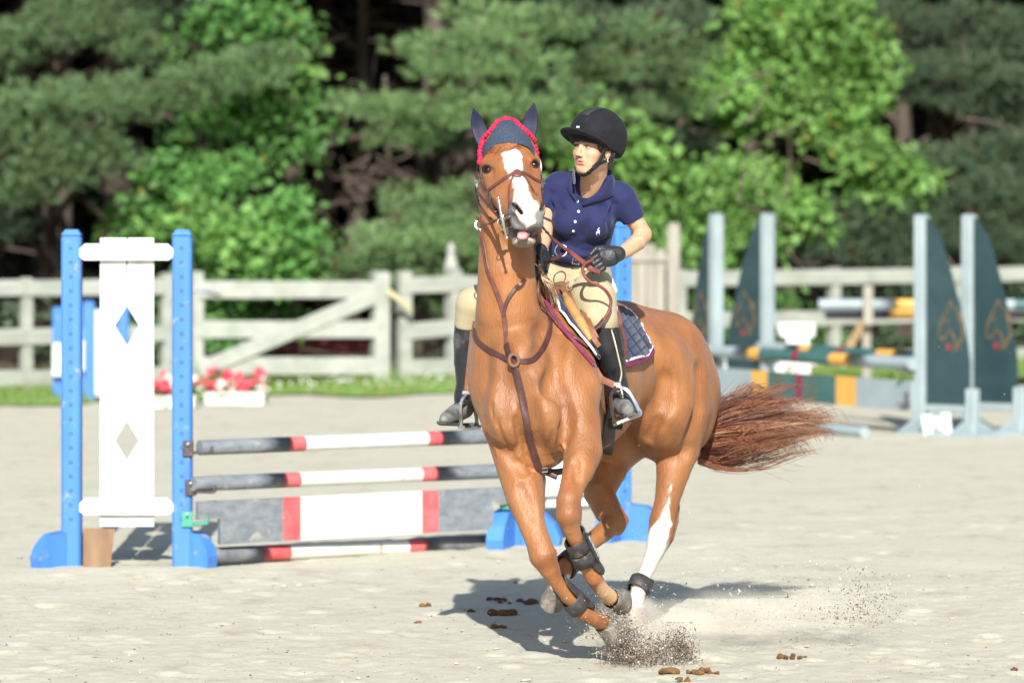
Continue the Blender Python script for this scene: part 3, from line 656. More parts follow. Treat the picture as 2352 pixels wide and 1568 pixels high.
def standard(base, w, wd, side, ez_h, label, lflip=1, card=False):
    """post with a curved green wing; wd = horizontal wing direction"""
    base = np.asarray(base, float); g = empty('jump_standard', base); tag(g, label, 'jump standard', 'grey and green standards of the oxer'); wd = nrm(wd); R = fr_dir(wd); n = R[:, 1] if R[1, 1] < 0 else -R[:, 1]
    post(g, base, 1.85, .105, R, M_gry, bev=.01, chamfer=.015)
    out = [(.054, .26), (.054, 1.82)]
    for t in np.linspace(0, 1, 14): z = 1.82 - t * 1.56; out.append((.056 + w * min(1, (t * 1.35)) ** .62 if t < .74 else .056 + w, z))
    b = MB(); b.prism(out[:2] + out[2:], .024, (base, wd, Z)); b.build('wing_panel', M_grn, g)
    logo(g, base + wd * (.05 + w * .55) + Z * .90 + n * .016, wd, Z, n, .30, lflip)
    b = MB(); b.box(base + wd * (.05 + w / 2) + Z * .225, (w, .05, .06), R, bev=.006); b.build('rail', M_gry, g)
    for dx in (-.026, .028): b = MB(); b.box(base + wd * (.06 + w + .02 + dx) + Z * .20, (.045, .09, .40), R, bev=.01); b.build('outer_post', M_gry, g)
    for sg in (-1, 1):
        b = MB(); b.prism([(0, 0), (.34, 0), (.30, .035), (.05, .13), (0, .13)], .05, (base + R[:, 1] * sg * .05, R[:, 1] * sg, Z)); b.build('foot', M_gry, g); b = MB(); b.prism([(0, 0), (.34, 0), (.30, .035), (.05, .13), (0, .13)], .05, (base + wd * (w + .08) + R[:, 1] * sg * .045, R[:, 1] * sg, Z)); b.build('foot', M_gry, g)
    b = MB(); b.prism([(-.1, 0), (w + .3, 0), (w + .25, .03), (-.06, .03)], .5, (base + wd * 0 + n * .02 + Z * .004, wd, Z)); b.build('base_board', M_gry, g)
    return g
def atd(px, d): return np.array(((px - 1176.0) * d / FPX, d - CAMD, 0.0))
pA, pB, pC, pD = atd(1645, 35.1), atd(1763, 35.5), atd(2117, 32.3), atd(2226, 32.6)
pol = nrm(pC - pA)
standard(pC, .42, pol * .55 + np.array((.75, -.35, 0)), 1, 1, 'grey jump standard with dark green curved wing, left of the right-hand pair'); standard(pD, .42, pol * .55 + np.array((.75, -.35, 0)), 1, 1, 'grey jump standard with dark green curved wing, outermost on the right')
standard(pA, .34, -pol * .9 + np.array((-.15, .1, 0)), -1, 1, 'grey jump standard with green wing right behind the horse rump', -1); standard(pB, .42, -pol * .75 + np.array((-.35, .0, 0)), -1, 1, 'grey jump standard with green wing second from the horse rump', -1)
MP = [M_gry, M_yel, M_teal, M_mar]; zf = lambda y, d: CAMH - (y - 465) * d / FPX
off = nrm(np.array((pol[1], -pol[0], 0))); off = off if off[1] < 0 else -off
gP = 'grey, amber and green rails of the oxer'
banded('jump_pole', pA + off * .09 + Z * zf(805, 35.1), pC + off * .09 + Z * zf(835, 32.3), .056, [(.215, 0), (.285, 1), (.45, 2), (.48, 3), (.63, 2), (.735, 1), (1, 0)], MP, 'front top rail of the green oxer, grey with amber bands', 'jump pole', gP)
banded('jump_pole', pB + off * .09 + Z * zf(798, 35.5), pD + off * .09 + Z * zf(826, 32.6), .056, [(.215, 0), (.285, 1), (.43, 2), (.455, 3), (.62, 2), (.73, 1), (1, 0)], MP, 'back top rail of the green oxer behind the front one', 'jump pole', gP)
def oxer_plank():
    a = pA + off * .09 + Z * .325; c = pC + off * .09 + Z * .325; L = np.linalg.norm((c - a)[:2]); d = nrm((c - a) * (1, 1, 0)); hh = .125; b = MB()
    for s0, s1, mi in ((0, .235, 0), (.235, .315, 1), (.315, .455, 2), (.455, .488, 3), (.488, .65, 2), (.65, .745, 1), (.745, 1, 0)): b.prism([(s0 * L, -hh), (s1 * L - .0005, -hh), (s1 * L - .0005, hh), (s0 * L, hh)], .03, (a + (c - a) * 0, d, Z + d * ((c - a)[2] / L) * 0), mi)
    o = tag(b.build('jump_plank', MP), 'wide grey plank with amber bands and green centre under the oxer rail', 'plank')
    for s_ in (.365, .53): b = MB(); cc = a + (c - a) * s_ + off * .018; [b.tube(catmull([cc + d * (x * .17) + Z * (z * .17) for x, z in tr], 3), 0, flat=(.012, .003), up=[off] * (3 * (len(tr) - 1) + 1)) for tr in HEAD]; b.build('horse_head_emblem', M_gold, o)
oxer_plank()
banded('ground_pole', atd(1640, 34.6) + off * .35 + Z * .05, atd(2055, 31.9) + off * .30 + Z * .05, .0475, [(.22, 0), (.29, 1), (.62, 2), (.71, 1), (1, 0)], MP, 'grey, green and amber ground rail lying before the oxer', 'ground pole', gP)
def dcup(q, label):
    t = empty('jump_cup', q); tag(t, label, 'jump cup', 'dark cups on the grey standards'); b = MB(); b.box(q, (.10, .07, .11), None, bev=.008); b.build('plate', M_cupD, t); b = MB(); b.box(q + off * .07 - Z * .045, (.10, .09, .015), None); b.build('tray', M_cupD, t)
dcup(pA + off * .07 + Z * zf(812, 35.1) - Z * .02 + pol * .05, 'dark cup under the oxer rail by the horse rump'); dcup(pC + off * .07 + Z * (zf(836, 32.3) - .02) - pol * .05, 'dark cup under the right end of the oxer rail'); dcup(pC + off * .07 + Z * zf(915, 32.3) - pol * .06, 'dark cup at the right end of the wide grey plank')
# number card
t = empty('number_card', G(2165, 1002)); tag(t, 'white card with a grey number leaning in the foot of the standard', 'number card'); q = G(2160, 1004) + np.array((0, .02, 0)); ex = nrm((.92, -.1, .10)); ez = nrm((.40, .42, .80)); ez = nrm(ez - ex * (ez @ ex)); nn_ = np.cross(ex, ez); nn_ = nn_ if nn_[1] < 0 else -nn_
b = MB(); b.prism([(-.13, 0), (.10, 0), (.10, .22), (-.13, .22)], .012, (q, ex, ez)); b.build('card', M_white, t); b = MB(); c_ = q + ex * -.01 + ez * .13 + nn_ * .0075
pts = catmull([c_ + ex * x * .055 + ez * z * .075 for x, z in ((-.8, .55), (-.35, 1.0), (.4, .95), (.75, .45), (.3, -.1), (-.35, -.55), (-.8, -1.0))], 5); b.tube(pts, 0, flat=(.034, .002), up=[nn_] * len(pts)); b.tube([c_ + ex * -.045 + ez * -.075, c_ + ex * .05 + ez * -.075], 0, flat=(.034, .002), up=[nn_] * 2); b.build('numeral', mat('grey_numeral', (.16, .20, .19), .6), t)
# jump in the far right: trestle with pole
dT = 41.0; zT = lambda y: CAMH - (y - 465) * dT / FPX
banded('jump_pole', atd(1880, dT) + Z * zT(699), atd(2560, dT) + Z * zT(699), .058, [(.255, 0), (.335, 1), (.60, 2), (.625, 1), (.66, 0), (.80, 2), (1, 1)], MP, 'grey, amber and green rail on the far trestle near the fence', 'jump pole', gP)
banded('jump_pole', atd(1895, dT + .3) + Z * zT(724), atd(2560, dT + .3) + Z * zT(724), .05, [(.22, 0), (.34, 1), (1, 2)], [mat('shaded_slate', (.05, .05, .065), .6), M_yel, mat('shaded_slate_b', (.045, .045, .06), .6)], 'dark lower rail with one amber band on the far trestle', 'jump pole', gP)  # shadow on the lower rail is put into its dark slate colours
def trestle():
    g = empty('trestle', atd(1990, dT)); tag(g, 'raw timber trestle carrying the far jump rail', 'trestle'); b = MB(); b.box(atd(1994, dT - .15) + Z * (zT(655) + zT(745)) / 2, (.10, .05, zT(655) - zT(745)), None, bev=.005); b.build('upright', M_brn, g)
    board(g, atd(1938, dT - .05) + Z * zT(816), atd(1985, dT - .05) + Z * zT(738), .09, .05, M_tan2, 'brace'); b = MB(); b.box(atd(1990, dT + .02) + Z * zT(745) / 2, (.09, .09, zT(745)), None, bev=.005); b.build('leg', M_brn, g)
trestle()
# white pedestal
dP = 41.5; b = MB(); q = atd(1830, dP); g = empty('pedestal', q); tag(g, 'white roll-top pedestal block near the fence', 'pedestal'); b.box(q + Z * .1, (.16, .16, .20), None, bev=.01); b.build('plinth', M_white, g); b = MB(); b.prism([(-.20, .20), (.20, .20), (.20, .27), (.12, .40), (.12, .50), (-.12, .50), (-.12, .40), (-.20, .27)], .28, (q, (1, 0, 0), Z)); b.build('shaft', M_white, g); b = MB(); b.tube([q + Z * .575 + np.array((-.20, 0, 0)), q + Z * .575 + np.array((.20, 0, 0))], .075, 16); b.box(q + Z * .53, (.36, .2, .05)); b.build('roll_top', M_white, g)
for px, w, h in ((1672, .14, .14), (1785, .17, .13), (1843, .14, .13)): q = atd(px, 37.5); b = MB(); b.box(q + Z * (zf(853, 37.5)), (w, .2, h), None, bev=.01); b.box(q + Z * (zf(853, 37.5) - h / 2) / 2, (w * .7, .16, zf(853, 37.5) - h / 2), None); tag(b.build('white_block', M_white), {1672: 'small white block under the oxer rail beside the horse tail', 1785: 'long white block behind the amber band of the plank', 1843: 'white block behind the maroon stripe of the plank'}[px], 'block', 'white jump blocks behind the oxer')
# dull red rails stored beyond the gate
M_dred = mat('faded_red_paint', (.13, .016, .024), .7)
banded('stored_pole', P(640, 800, 27.2), P(850, 792, 27.6), .09, [(1, 0)], [M_dred], 'dull red rail stored in the shade beyond the gate', 'jump pole'); banded('stored_pole', P(1560, 880 - 30, 28.5), P(1760, 850, 28.5), .07, [(1, 0)], [M_dred], 'dull red rail lying beyond the right fence', 'jump pole')
# ------------------------------------------------------------------ trees
M_leaf = mat('leaf', (1, 1, 1), .5, .35, attr='leaf', transl=.38); M_needle = mat('needle', (1, 1, 1), .55, .3, attr='leaf', transl=.15); M_bark = mat('pine_bark', (.055, .039, .031), .95, col2=(.10, .078, .064), scale=7, bump=.6, bscale=14, stretch=(1, 1, .25))
class Tree:
    def __init__(s): s.V = []; s.C = []; s.n = 0
    def pine_clump(s, c, r, n, hue, L=.10, w=.007, drop=.0):
        """needle sprays filling an uneven flattened bough"""
        c = np.asarray(c); r = np.asarray(r); per = 16
        q = RNG.normal(size=(n, 3)); q /= np.linalg.norm(q, axis=1)[:, None]; rad = RNG.random(n) ** .45; p = q * rad[:, None]; lump = .72 + .5 * fbm(p[:, 0] * 3 + c[0] * 7, p[:, 1] * 3 + p[:, 2] * 4 + c[2] * 5, int(RNG.integers(1e6)), 1.0, 2); p = p * lump[:, None] * r[None, :]; p[:, 2] -= drop * np.abs(p[:, 0])
        cen = c + p; out = q * np.array((1, 1, .5)) + np.array((0, -.25, .38)); out /= np.linalg.norm(out, axis=1)[:, None]
        d = out[:, None, :] + RNG.normal(0, .55, (n, per, 3)); d /= np.linalg.norm(d, axis=2)[:, :, None]; ln = L * RNG.uniform(.7, 1.25, (n, per, 1)); b0 = cen[:, None, :] + out[:, None, :] * RNG.uniform(-.5, .6, (n, per, 1)) * L * .7
        sd = np.cross(d, RNG.normal(size=(n, per, 3))); sd /= np.maximum(np.linalg.norm(sd, axis=2), 1e-6)[:, :, None]
        V = np.stack((b0 - sd * w, b0 + sd * w, b0 + d * ln), 2).reshape(-1, 3); col = np.array(hue)[None] * (.72 + .56 * RNG.random(n))[:, None]; br = RNG.random(n) < .03; col[br] = (.14, .10, .05)
        s.V.append(V); s.C.append(np.repeat(col, per * 3, 0))
    def leaf_clump(s, c, r, n, hue, L=.075, sprays=None):
        """leaves hung in sprays over an uneven lobe"""
        c = np.asarray(c); r = np.asarray(r); m = max(6, n // 13); q = RNG.normal(size=(m, 3)); q /= np.linalg.norm(q, axis=1)[:, None]; rad = .35 + .65 * RNG.random(m) ** .5; lump = .65 + .7 * RNG.random(m); sc = c + q * (rad * lump)[:, None] * r
        k = n // m; cen = (sc[:, None, :] + RNG.normal(0, 1, (m, k, 3)) * np.array((.12, .10, .085))).reshape(-1, 3); nn = len(cen)
        d = np.repeat(q, k, 0) * .6 + RNG.normal(0, .6, (nn, 3)) + np.array((0, -.5, -.15)); d /= np.linalg.norm(d, axis=1)[:, None]; nr = RNG.normal(0, .7, (nn, 3)) + np.array((0, -.7, .8)); sd = np.cross(d, nr); sd /= np.maximum(np.linalg.norm(sd, axis=1), 1e-6)[:, None]; ln = (L * RNG.uniform(.65, 1.3, nn))[:, None]; up = np.cross(sd, d)
        a = cen - d * ln; m1 = cen + sd * ln * .62 + up * ln * .12; e = cen + d * ln; m2 = cen - sd * ln * .62 + up * ln * .12
        V = np.stack((a, m1, e, a, e, m2), 1).reshape(-1, 3); col = np.array(hue)[None] * np.repeat(.8 + .4 * RNG.random(m), k)[:, None] * (.8 + .4 * RNG.random(nn))[:, None]; y = RNG.random(nn) < .015; col[y] = np.array((.30, .34, .07))
        s.V.append(V); s.C.append(np.repeat(col, 6, 0))
    def build(s, parent, m, name='crown'):
        V = np.concatenate(s.V); C = np.concatenate(s.C); me = mk_mesh(name, V, np.arange(len(V)).reshape(-1, 3), False); set_col(me, 'leaf', C); return add_obj(name, me, m, parent)
def trunk(parent, base, h, r, lean=(0, 0), limbs=()):
    base = np.asarray(base, float); b = MB(); pts = [base + np.array((lean[0] * t + .08 * math.sin(5 * t), lean[1] * t + .06 * math.cos(4 * t), h * t)) for t in np.linspace(0, 1, 10)]; b.tube(pts, [r * (1.25 if t == 0 else 1) * (1 - .8 * t) + .01 for t in np.linspace(0, 1, 10)], 9); b.build('trunk', M_bark, parent, True)
    for c in limbs:
        c = np.asarray(c, float); z = min(max(c[2] - .3 - .12 * np.linalg.norm(c[:2] - base[:2]), .4), h * .95); s0 = base + np.array((lean[0] * z / h, lean[1] * z / h, z)); mid = (s0 + c) / 2 + np.array((0, 0, .12)); b = MB(); b.tube(catmull([s0, mid, c], 4), np.linspace(.25 * r + .012, .008, 9), 5); b.build('limb', M_bark, parent, True)
PINE, PINE2, PINED, LEAF, LEAF2 = (.140, .225, .098), (.175, .285, .112), (.088, .135, .076), (.118, .275, .070), (.185, .355, .088)
def back(px): return 3.4 * min(1.0, max(0.0, (px - 1250) / 450.0))
def cl(px, py, Y, rx, ry, ryy=None): Y = Y + back(px); s_ = S(Y); return P(px, py, Y), np.array((rx / s_, (ryy or .75 * rx) / s_, ry / s_))
def tree(kind, base_px, Y, clumps, label, h, hue, r=.16, dens=1.0, top=None, lean=(0, 0)):
    Y = Y + back(base_px); base = fpt(base_px, Y); t = empty('pine_tree' if kind == 'pine' else 'maple_tree' if kind == 'leaf' else 'shrub', base); tag(t, label, 'tree' if kind != 'shrub' else 'shrub', 'trees at the edge of the wood'); T = Tree(); L = []
    for q in clumps:
        px, py, Yc, rx, ry = q[:5]; hu = q[5] if len(q) > 5 else hue; c, rr = cl(px, py, Yc, rx, ry); vol = rr[0] * rr[2]
        if kind == 'pine': T.pine_clump(c, rr * np.array((1.05, 1, .74)), int(vol * 900 * dens) + 16, np.array(hu) * RNG.uniform(.82, 1.18))
        else: T.leaf_clump(c, rr * RNG.uniform(.8, 1.0), int(vol * 2500 * dens) + 40, np.array(hu) * RNG.uniform(.8, 1.2), L=RNG.uniform(.058, .080))
        L.append(c)
    if top:                                                    # the part of the crown above the picture
        z0, z1, R_, n = top
        for k in range(n):
            z = z0 + (z1 - z0) * (k + .5) / n; rr_ = R_ * (1 - .75 * (z - z0) / (z1 - z0)); a = k * 2.4 + RNG.uniform(-.4, .4); c = base + np.array((rr_ * .75 * math.cos(a), rr_ * .75 * math.sin(a), z))
            if kind == 'pine': T.pine_clump(c, (R_ * .55, R_ * .55, .42), 60, hue, L=.22, w=.022)
            else: T.leaf_clump(c, (R_ * .6, R_ * .6, .7), 300, hue, L=.16)
            L.append(c)
    trunk(t, base, h, r, lean, L if kind != 'shrub' else L[:6]); T.build(t, M_needle if kind == 'pine' else M_leaf)
# left pine with long shelving boughs
tree('pine', 120, 29.6, [(60, 250, 26.6, 170, 85), (220, 230, 26.4, 180, 75), (380, 210, 26.3, 170, 62), (520, 170, 26.2, 150, 55), (620, 128, 26.3, 110, 40), (30, 330, 26.6, 110, 70), (170, 330, 26.4, 130, 60), (120, 400, 26.5, 110, 55), (50, 440, 26.6, 90, 60), (260, 370, 26.5, 90, 34), (20, 520, 27.2, 70, 50, PINED),
    (100, 70, 27.6, 150, 60), (260, 60, 27.5, 120, 55), (330, 110, 27.4, 90, 45), (20, 130, 27.8, 80, 40), (200, 20, 27.8, 150, 40), (-60, 300, 27, 120, 90), (-50, 120, 27.5, 110, 80), (380, 30, 28.0, 80, 40, PINED)], 'big pine on the left with long shelving grey-green boughs', 11, PINE, .2, 1.0, (5.0, 11, 2.6, 26))
# maple beside it
tree('leaf', 600, 29.0, [(560, 50, 27.2, 120, 70), (660, 60, 27.2, 70, 60), (480, 80, 27.4, 80, 60), (640, 150, 27.2, 100, 60, LEAF2), (560, 180, 27.3, 90, 50), (640, 230, 27.2, 110, 55), (700, 290, 27.2, 80, 50), (600, 290, 27.4, 70, 45), (480, 280, 27.4, 60, 50), (660, 340, 27.3, 90, 40), (520, 250, 27.6, 70, 40)], 'bright green maple between the two pines on the left', 9, LEAF, .13, .85, (5.4, 9.5, 1.7, 14))
tree('shrub', 520, 27.6, [(400, 395, 26.8, 90, 60), (480, 430, 26.6, 100, 60), (560, 400, 26.8, 70, 45), (460, 520, 26.2, 100, 70, LEAF2), (560, 560, 26.0, 120, 80, LEAF2), (650, 510, 26.2, 100, 55), (700, 560, 26.2, 70, 50), (600, 620, 26.0, 120, 60), (480, 600, 26.2, 80, 60), (360, 480, 26.8, 60, 50), (330, 560, 27.2, 50, 40), (700, 620, 26.2, 60, 40), (390, 340, 27.0, 50, 40), (270, 520, 27.6, 40, 40), (520, 690, 26.4, 90, 50, LEAF), (620, 730, 26.6, 60, 40)], 'rounded bright green shrub above the field gate', 3.2, LEAF, .06, .95)
# middle pine
tree('pine', 985, 29.6, [(1010, 110, 26.6, 130, 50), (1130, 90, 26.7, 120, 55), (1060, 160, 26.5, 130, 45), (1200, 150, 26.7, 110, 60), (860, 240, 26.9, 120, 46), (960, 260, 26.6, 130, 52), (1080, 250, 26.5, 120, 60), (1190, 240, 26.6, 110, 60), (930, 320, 26.7, 110, 40), (1240, 310, 26.8, 80, 45), (1030, 330, 27.2, 90, 30, PINED), (980, 470, 26.6, 110, 34), (1070, 440, 26.8, 80, 34), (930, 440, 27.2, 70, 26), (1110, 30, 27.2, 110, 36), (1240, 60, 27.2, 120, 60)], 'middle pine with layered soft boughs behind the horse head', 12, PINE2, .19, 1.0, (5.0, 11.5, 2.5, 24))
tree('pine', 900, 27.4, [(850, 590, 26.0, 110, 55), (960, 570, 25.9, 120, 60), (1050, 560, 26.0, 110, 66), (900, 540, 26.2, 90, 40), (1000, 510, 26.2, 100, 40), (820, 620, 26.0, 70, 40), (1080, 640, 26.2, 80, 40), (960, 640, 26.0, 110, 34), (1060, 700, 26.4, 80, 46), (1160, 600, 26.4, 80, 60), (960, 690, 26.4, 50, 26, PINED)], 'low young pine over the rails left of the horse', 3.4, PINE2, .07, 1.1)
tree('pine', 1460, 30.2, [(1300, 40, 27.4, 130, 60, PINED), (1440, 70, 27.2, 120, 60), (1540, 40, 27.4, 110, 50, PINED), (1380, 150, 27.2, 130, 60), (1500, 160, 27.1, 120, 50), (1580, 130, 27.3, 90, 50), (1300, 230, 27.2, 100, 60), (1420, 250, 27.2, 110, 50), (1540, 240, 27.2, 110, 50), (1640, 60, 27.5, 80, 60, PINED), (1480, 320, 27.4, 90, 40, PINED), (1590, 320, 27.4, 70, 40, PINED)], 'shaded pine behind the rider helmet', 12, PINE, .19, 1.0, (5.0, 11.5, 2.5, 24))
# maple on the right
tree('leaf', 1800, 29.4, [(1720, 40, 26.9, 100, 60), (1820, 90, 26.8, 100, 70), (1920, 70, 26.9, 100, 70), (1980, 160, 26.9, 80, 80), (1700, 130, 26.9, 70, 50), (1660, 210, 26.7, 110, 60, LEAF2), (1770, 220, 26.6, 100, 60, LEAF2), (1880, 200, 26.7, 100, 60), (1970, 260, 26.8, 70, 60), (1840, 270, 26.8, 70, 40), (1930, 330, 26.8, 60, 50), (1700, 280, 26.8, 80, 40), (1900, 10, 27.0, 120, 40), (1780, 0, 27.0, 100, 40)], 'bright green maple on the right with drooping sprays', 9.5, LEAF2, .14, .85, (5.4, 10, 1.9, 16))
tree('leaf', 1560, 28.2, [(1350, 290, 26.6, 80, 50, LEAF2), (1440, 340, 26.4, 90, 50, LEAF2), (1300, 340, 26.8, 60, 50), (1500, 400, 26.3, 100, 55, LEAF2), (1600, 420, 26.2, 90, 50, LEAF2), (1680, 450, 26.2, 90, 50, LEAF2), (1550, 470, 26.2, 90, 50), (1640, 520, 26.1, 100, 60, LEAF2), (1740, 530, 26.2, 80, 50, LEAF2), (1800, 470, 26.4, 90, 50), (1870, 510, 26.5, 60, 40), (1480, 490, 26.4, 80, 60), (1560, 560, 26.2, 90, 50), (1700, 390, 26.7, 70, 36), (1780, 410, 26.8, 60, 36), (1480, 560, 26.5, 60, 40), (1640, 600, 26.3, 80, 40), (1380, 400, 26.8, 60, 50)], 'yellow-green young maple arching behind the rider', 5.2, LEAF2, .09, .9)
tree('shrub', 2040, 28.2, [(2000, 370, 26.4, 80, 50, LEAF2), (2080, 400, 26.3, 80, 50, LEAF2), (2040, 440, 26.4, 70, 50, LEAF2), (1980, 430, 26.6, 50, 40), (2120, 440, 26.5, 40, 40)], 'lone bright leafy sapling before the dark right-hand pine', 3.4, LEAF2, .05, .9)
# right-hand dark pines
tree('pine', 2180, 30.0, [(2100, 60, 27.4, 110, 70, PINED), (2220, 50, 27.2, 120, 70, PINED), (2330, 80, 27.2, 110, 80, PINED), (2120, 160, 27.2, 120, 60, PINED), (2240, 160, 27.0, 120, 60, PINED), (2340, 190, 27.2, 90, 60, PINED), (2080, 210, 27.4, 90, 40, PINED), (2200, 230, 27.2, 110, 36, PINED), (2030, 30, 27.6, 80, 50, PINED), (2450, 120, 27.4, 120, 120, PINED)], 'dark dense pine in the top right corner', 12, PINED, .2, 1.1, (5.0, 11.5, 2.5, 24))
tree('pine', 2220, 28.8, [(2200, 370, 26.8, 120, 60, PINED), (2310, 340, 26.8, 100, 60, PINED), (2150, 450, 26.6, 110, 60, PINED), (2270, 440, 26.5, 120, 70, PINED), (2350, 470, 26.6, 80, 70, PINED), (1950, 500, 26.6, 100, 70, PINED), (2050, 510, 26.4, 110, 70, PINED), (2000, 580, 26.4, 120, 50, PINED), (2150, 540, 26.4, 110, 70, PINED), (2260, 550, 26.4, 110, 70, PINED), (2340, 580, 26.4, 90, 60, PINED), (1880, 560, 26.6, 70, 50, PINED), (2420, 420, 26.8, 90, 120, PINED), (2330, 270, 27.4, 80, 30, PINED)], 'grey-green pine sweeping low on the right', 5.5, PINED, .12, 1.1)
# undergrowth seen through the rails
tree('shrub', 1650, 27.6, [(1600, 660, 26.6, 60, 40, LEAF2), (1690, 640, 26.6, 60, 36, LEAF), (1700, 740, 26.4, 60, 40, LEAF2), (1610, 740, 26.4, 50, 40, LEAF2), (1860, 770, 26.4, 50, 40, LEAF), (1900, 800, 26.4, 40, 30, LEAF), (1950, 650, 26.8, 50, 30, PINED), (1740, 800, 26.4, 60, 36, LEAF2), (1790, 690, 26.6, 50, 26, LEAF)], 'leafy undergrowth behind the right-hand rails', 1.6, LEAF, .03, 1.0)
tree('shrub', 2160, 27.8, [(2020, 790, 26.6, 70, 30, PINED), (2080, 660, 26.8, 60, 30, PINED), (2250, 700, 26.8, 70, 40, PINED), (2300, 660, 26.8, 60, 30, PINED), (2180, 770, 26.8, 60, 30, PINED), (2320, 760, 26.8, 50, 30, PINED)], 'dull green bush behind the far right rails', 1.4, PINED, .03, 1.2)
tree('shrub', 180, 27.2, [(40, 720, 26.0, 50, 24, PINED), (330, 700, 25.8, 60, 36, LEAF), (350, 790, 25.8, 40, 30, LEAF), (480, 800, 25.8, 40, 26, LEAF), (120, 800, 26.4, 60, 20, PINED), (1000, 850, 26.2, 60, 16, PINED)], 'low green brush behind the left rails', 1.2, LEAF, .03, 1.0)
# trunks standing back in the shade and the mass of the wood behind them
tl = ('slim grey trunk standing in the dark gap left of the horse', 'brown pine trunk behind the maple on the left', 'dark trunk in the gap above the field gate', 'dark trunk deep in the wood behind the horse head', 'leaning brown trunk beside the middle pine', 'dark trunk deep in the wood on the right', 'grey trunk in the gap beside the right maple', 'dark trunk behind the far left pine', 'pale broken trunk at the top right')
for (px, Y, r, lean), lb in zip(((800, 33.0, .10, (.3, 0)), (455, 28.2, .15, (.1, .1)), (665, 30.5, .13, (-.2, .3)), (1060, 31.5, .15, (.2, 0)), (1010, 30.2, .12, (.9, .3)), (1760, 35.0, .14, (0, 0)), (1690, 34.0, .10, (.3, 0)), (250, 32.0, .15, (0, 0)), (2080, 34.5, .14, (-.3, .2))), tl):
    base = fpt(px, Y); t = empty('pine_tree', base); tag(t, lb, 'tree', 'bare trunks in the shade of the wood'); trunk(t, base, 9.0, r, lean, [base + np.array((RNG.normal(0, .9), RNG.normal(0, .8), RNG.uniform(1.2, 4.5))) for _ in range(9)]); T = Tree()
    for k in range(9): T.pine_clump(base + np.array((RNG.normal(0, 1.1), RNG.normal(0, 1.0), RNG.uniform(5.0, 9.5))), (1.3, 1.3, .5), 70, PINED, L=.24, w=.025)
    T.build(t, M_needle)
T = Tree()
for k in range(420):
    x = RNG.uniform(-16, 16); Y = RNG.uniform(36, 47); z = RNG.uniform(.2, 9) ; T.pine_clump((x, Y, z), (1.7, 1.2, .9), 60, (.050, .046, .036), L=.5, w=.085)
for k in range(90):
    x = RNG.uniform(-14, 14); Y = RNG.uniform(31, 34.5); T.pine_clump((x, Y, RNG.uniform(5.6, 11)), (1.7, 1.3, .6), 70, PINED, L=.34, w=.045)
for k in range(150):
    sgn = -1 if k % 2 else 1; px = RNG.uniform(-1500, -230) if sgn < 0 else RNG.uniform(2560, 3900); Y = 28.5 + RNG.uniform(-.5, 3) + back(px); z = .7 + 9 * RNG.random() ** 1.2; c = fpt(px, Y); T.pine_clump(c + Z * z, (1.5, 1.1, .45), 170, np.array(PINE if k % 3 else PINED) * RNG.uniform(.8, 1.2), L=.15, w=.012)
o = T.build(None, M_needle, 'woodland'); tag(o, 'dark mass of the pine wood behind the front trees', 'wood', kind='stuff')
b = MB()
for k in range(45): x = RNG.uniform(-14, 14); Y = RNG.uniform(36, 47); b.tube([np.array((x, Y, -.1)), np.array((x + RNG.normal(0, .3), Y, 6)), np.array((x + RNG.normal(0, .5), Y, 13))], [.17, .12, .05], 7)
tag(b.build('distant_trunks', M_bark, None, True), 'many dark trunks far back in the wood', 'trunks', kind='stuff')
# dead twigs and bare lower branches hanging in the dark gaps
b = MB()
for k in range(160):
    px = RNG.choice([760, 840, 1000, 1040, 1700, 1780, 1850, 2200, 300, 620, 880]) + RNG.normal(0, 40); p = P(px, RNG.uniform(150, 600), RNG.uniform(28.5, 32)); d = nrm((RNG.normal(0, 1), RNG.normal(0, .6), RNG.normal(-.2, .5))) * RNG.uniform(.3, .9); b.tube(catmull([p, p + d * .5 + RNG.normal(0, .05, 3), p + d], 3), np.linspace(.014, .003, 7), 4)
tag(b.build('dead_twigs', mat('dead_twig', (.16, .125, .10), .9)), 'bare dead twigs hanging in the shade of the pines', 'twigs', kind='stuff')
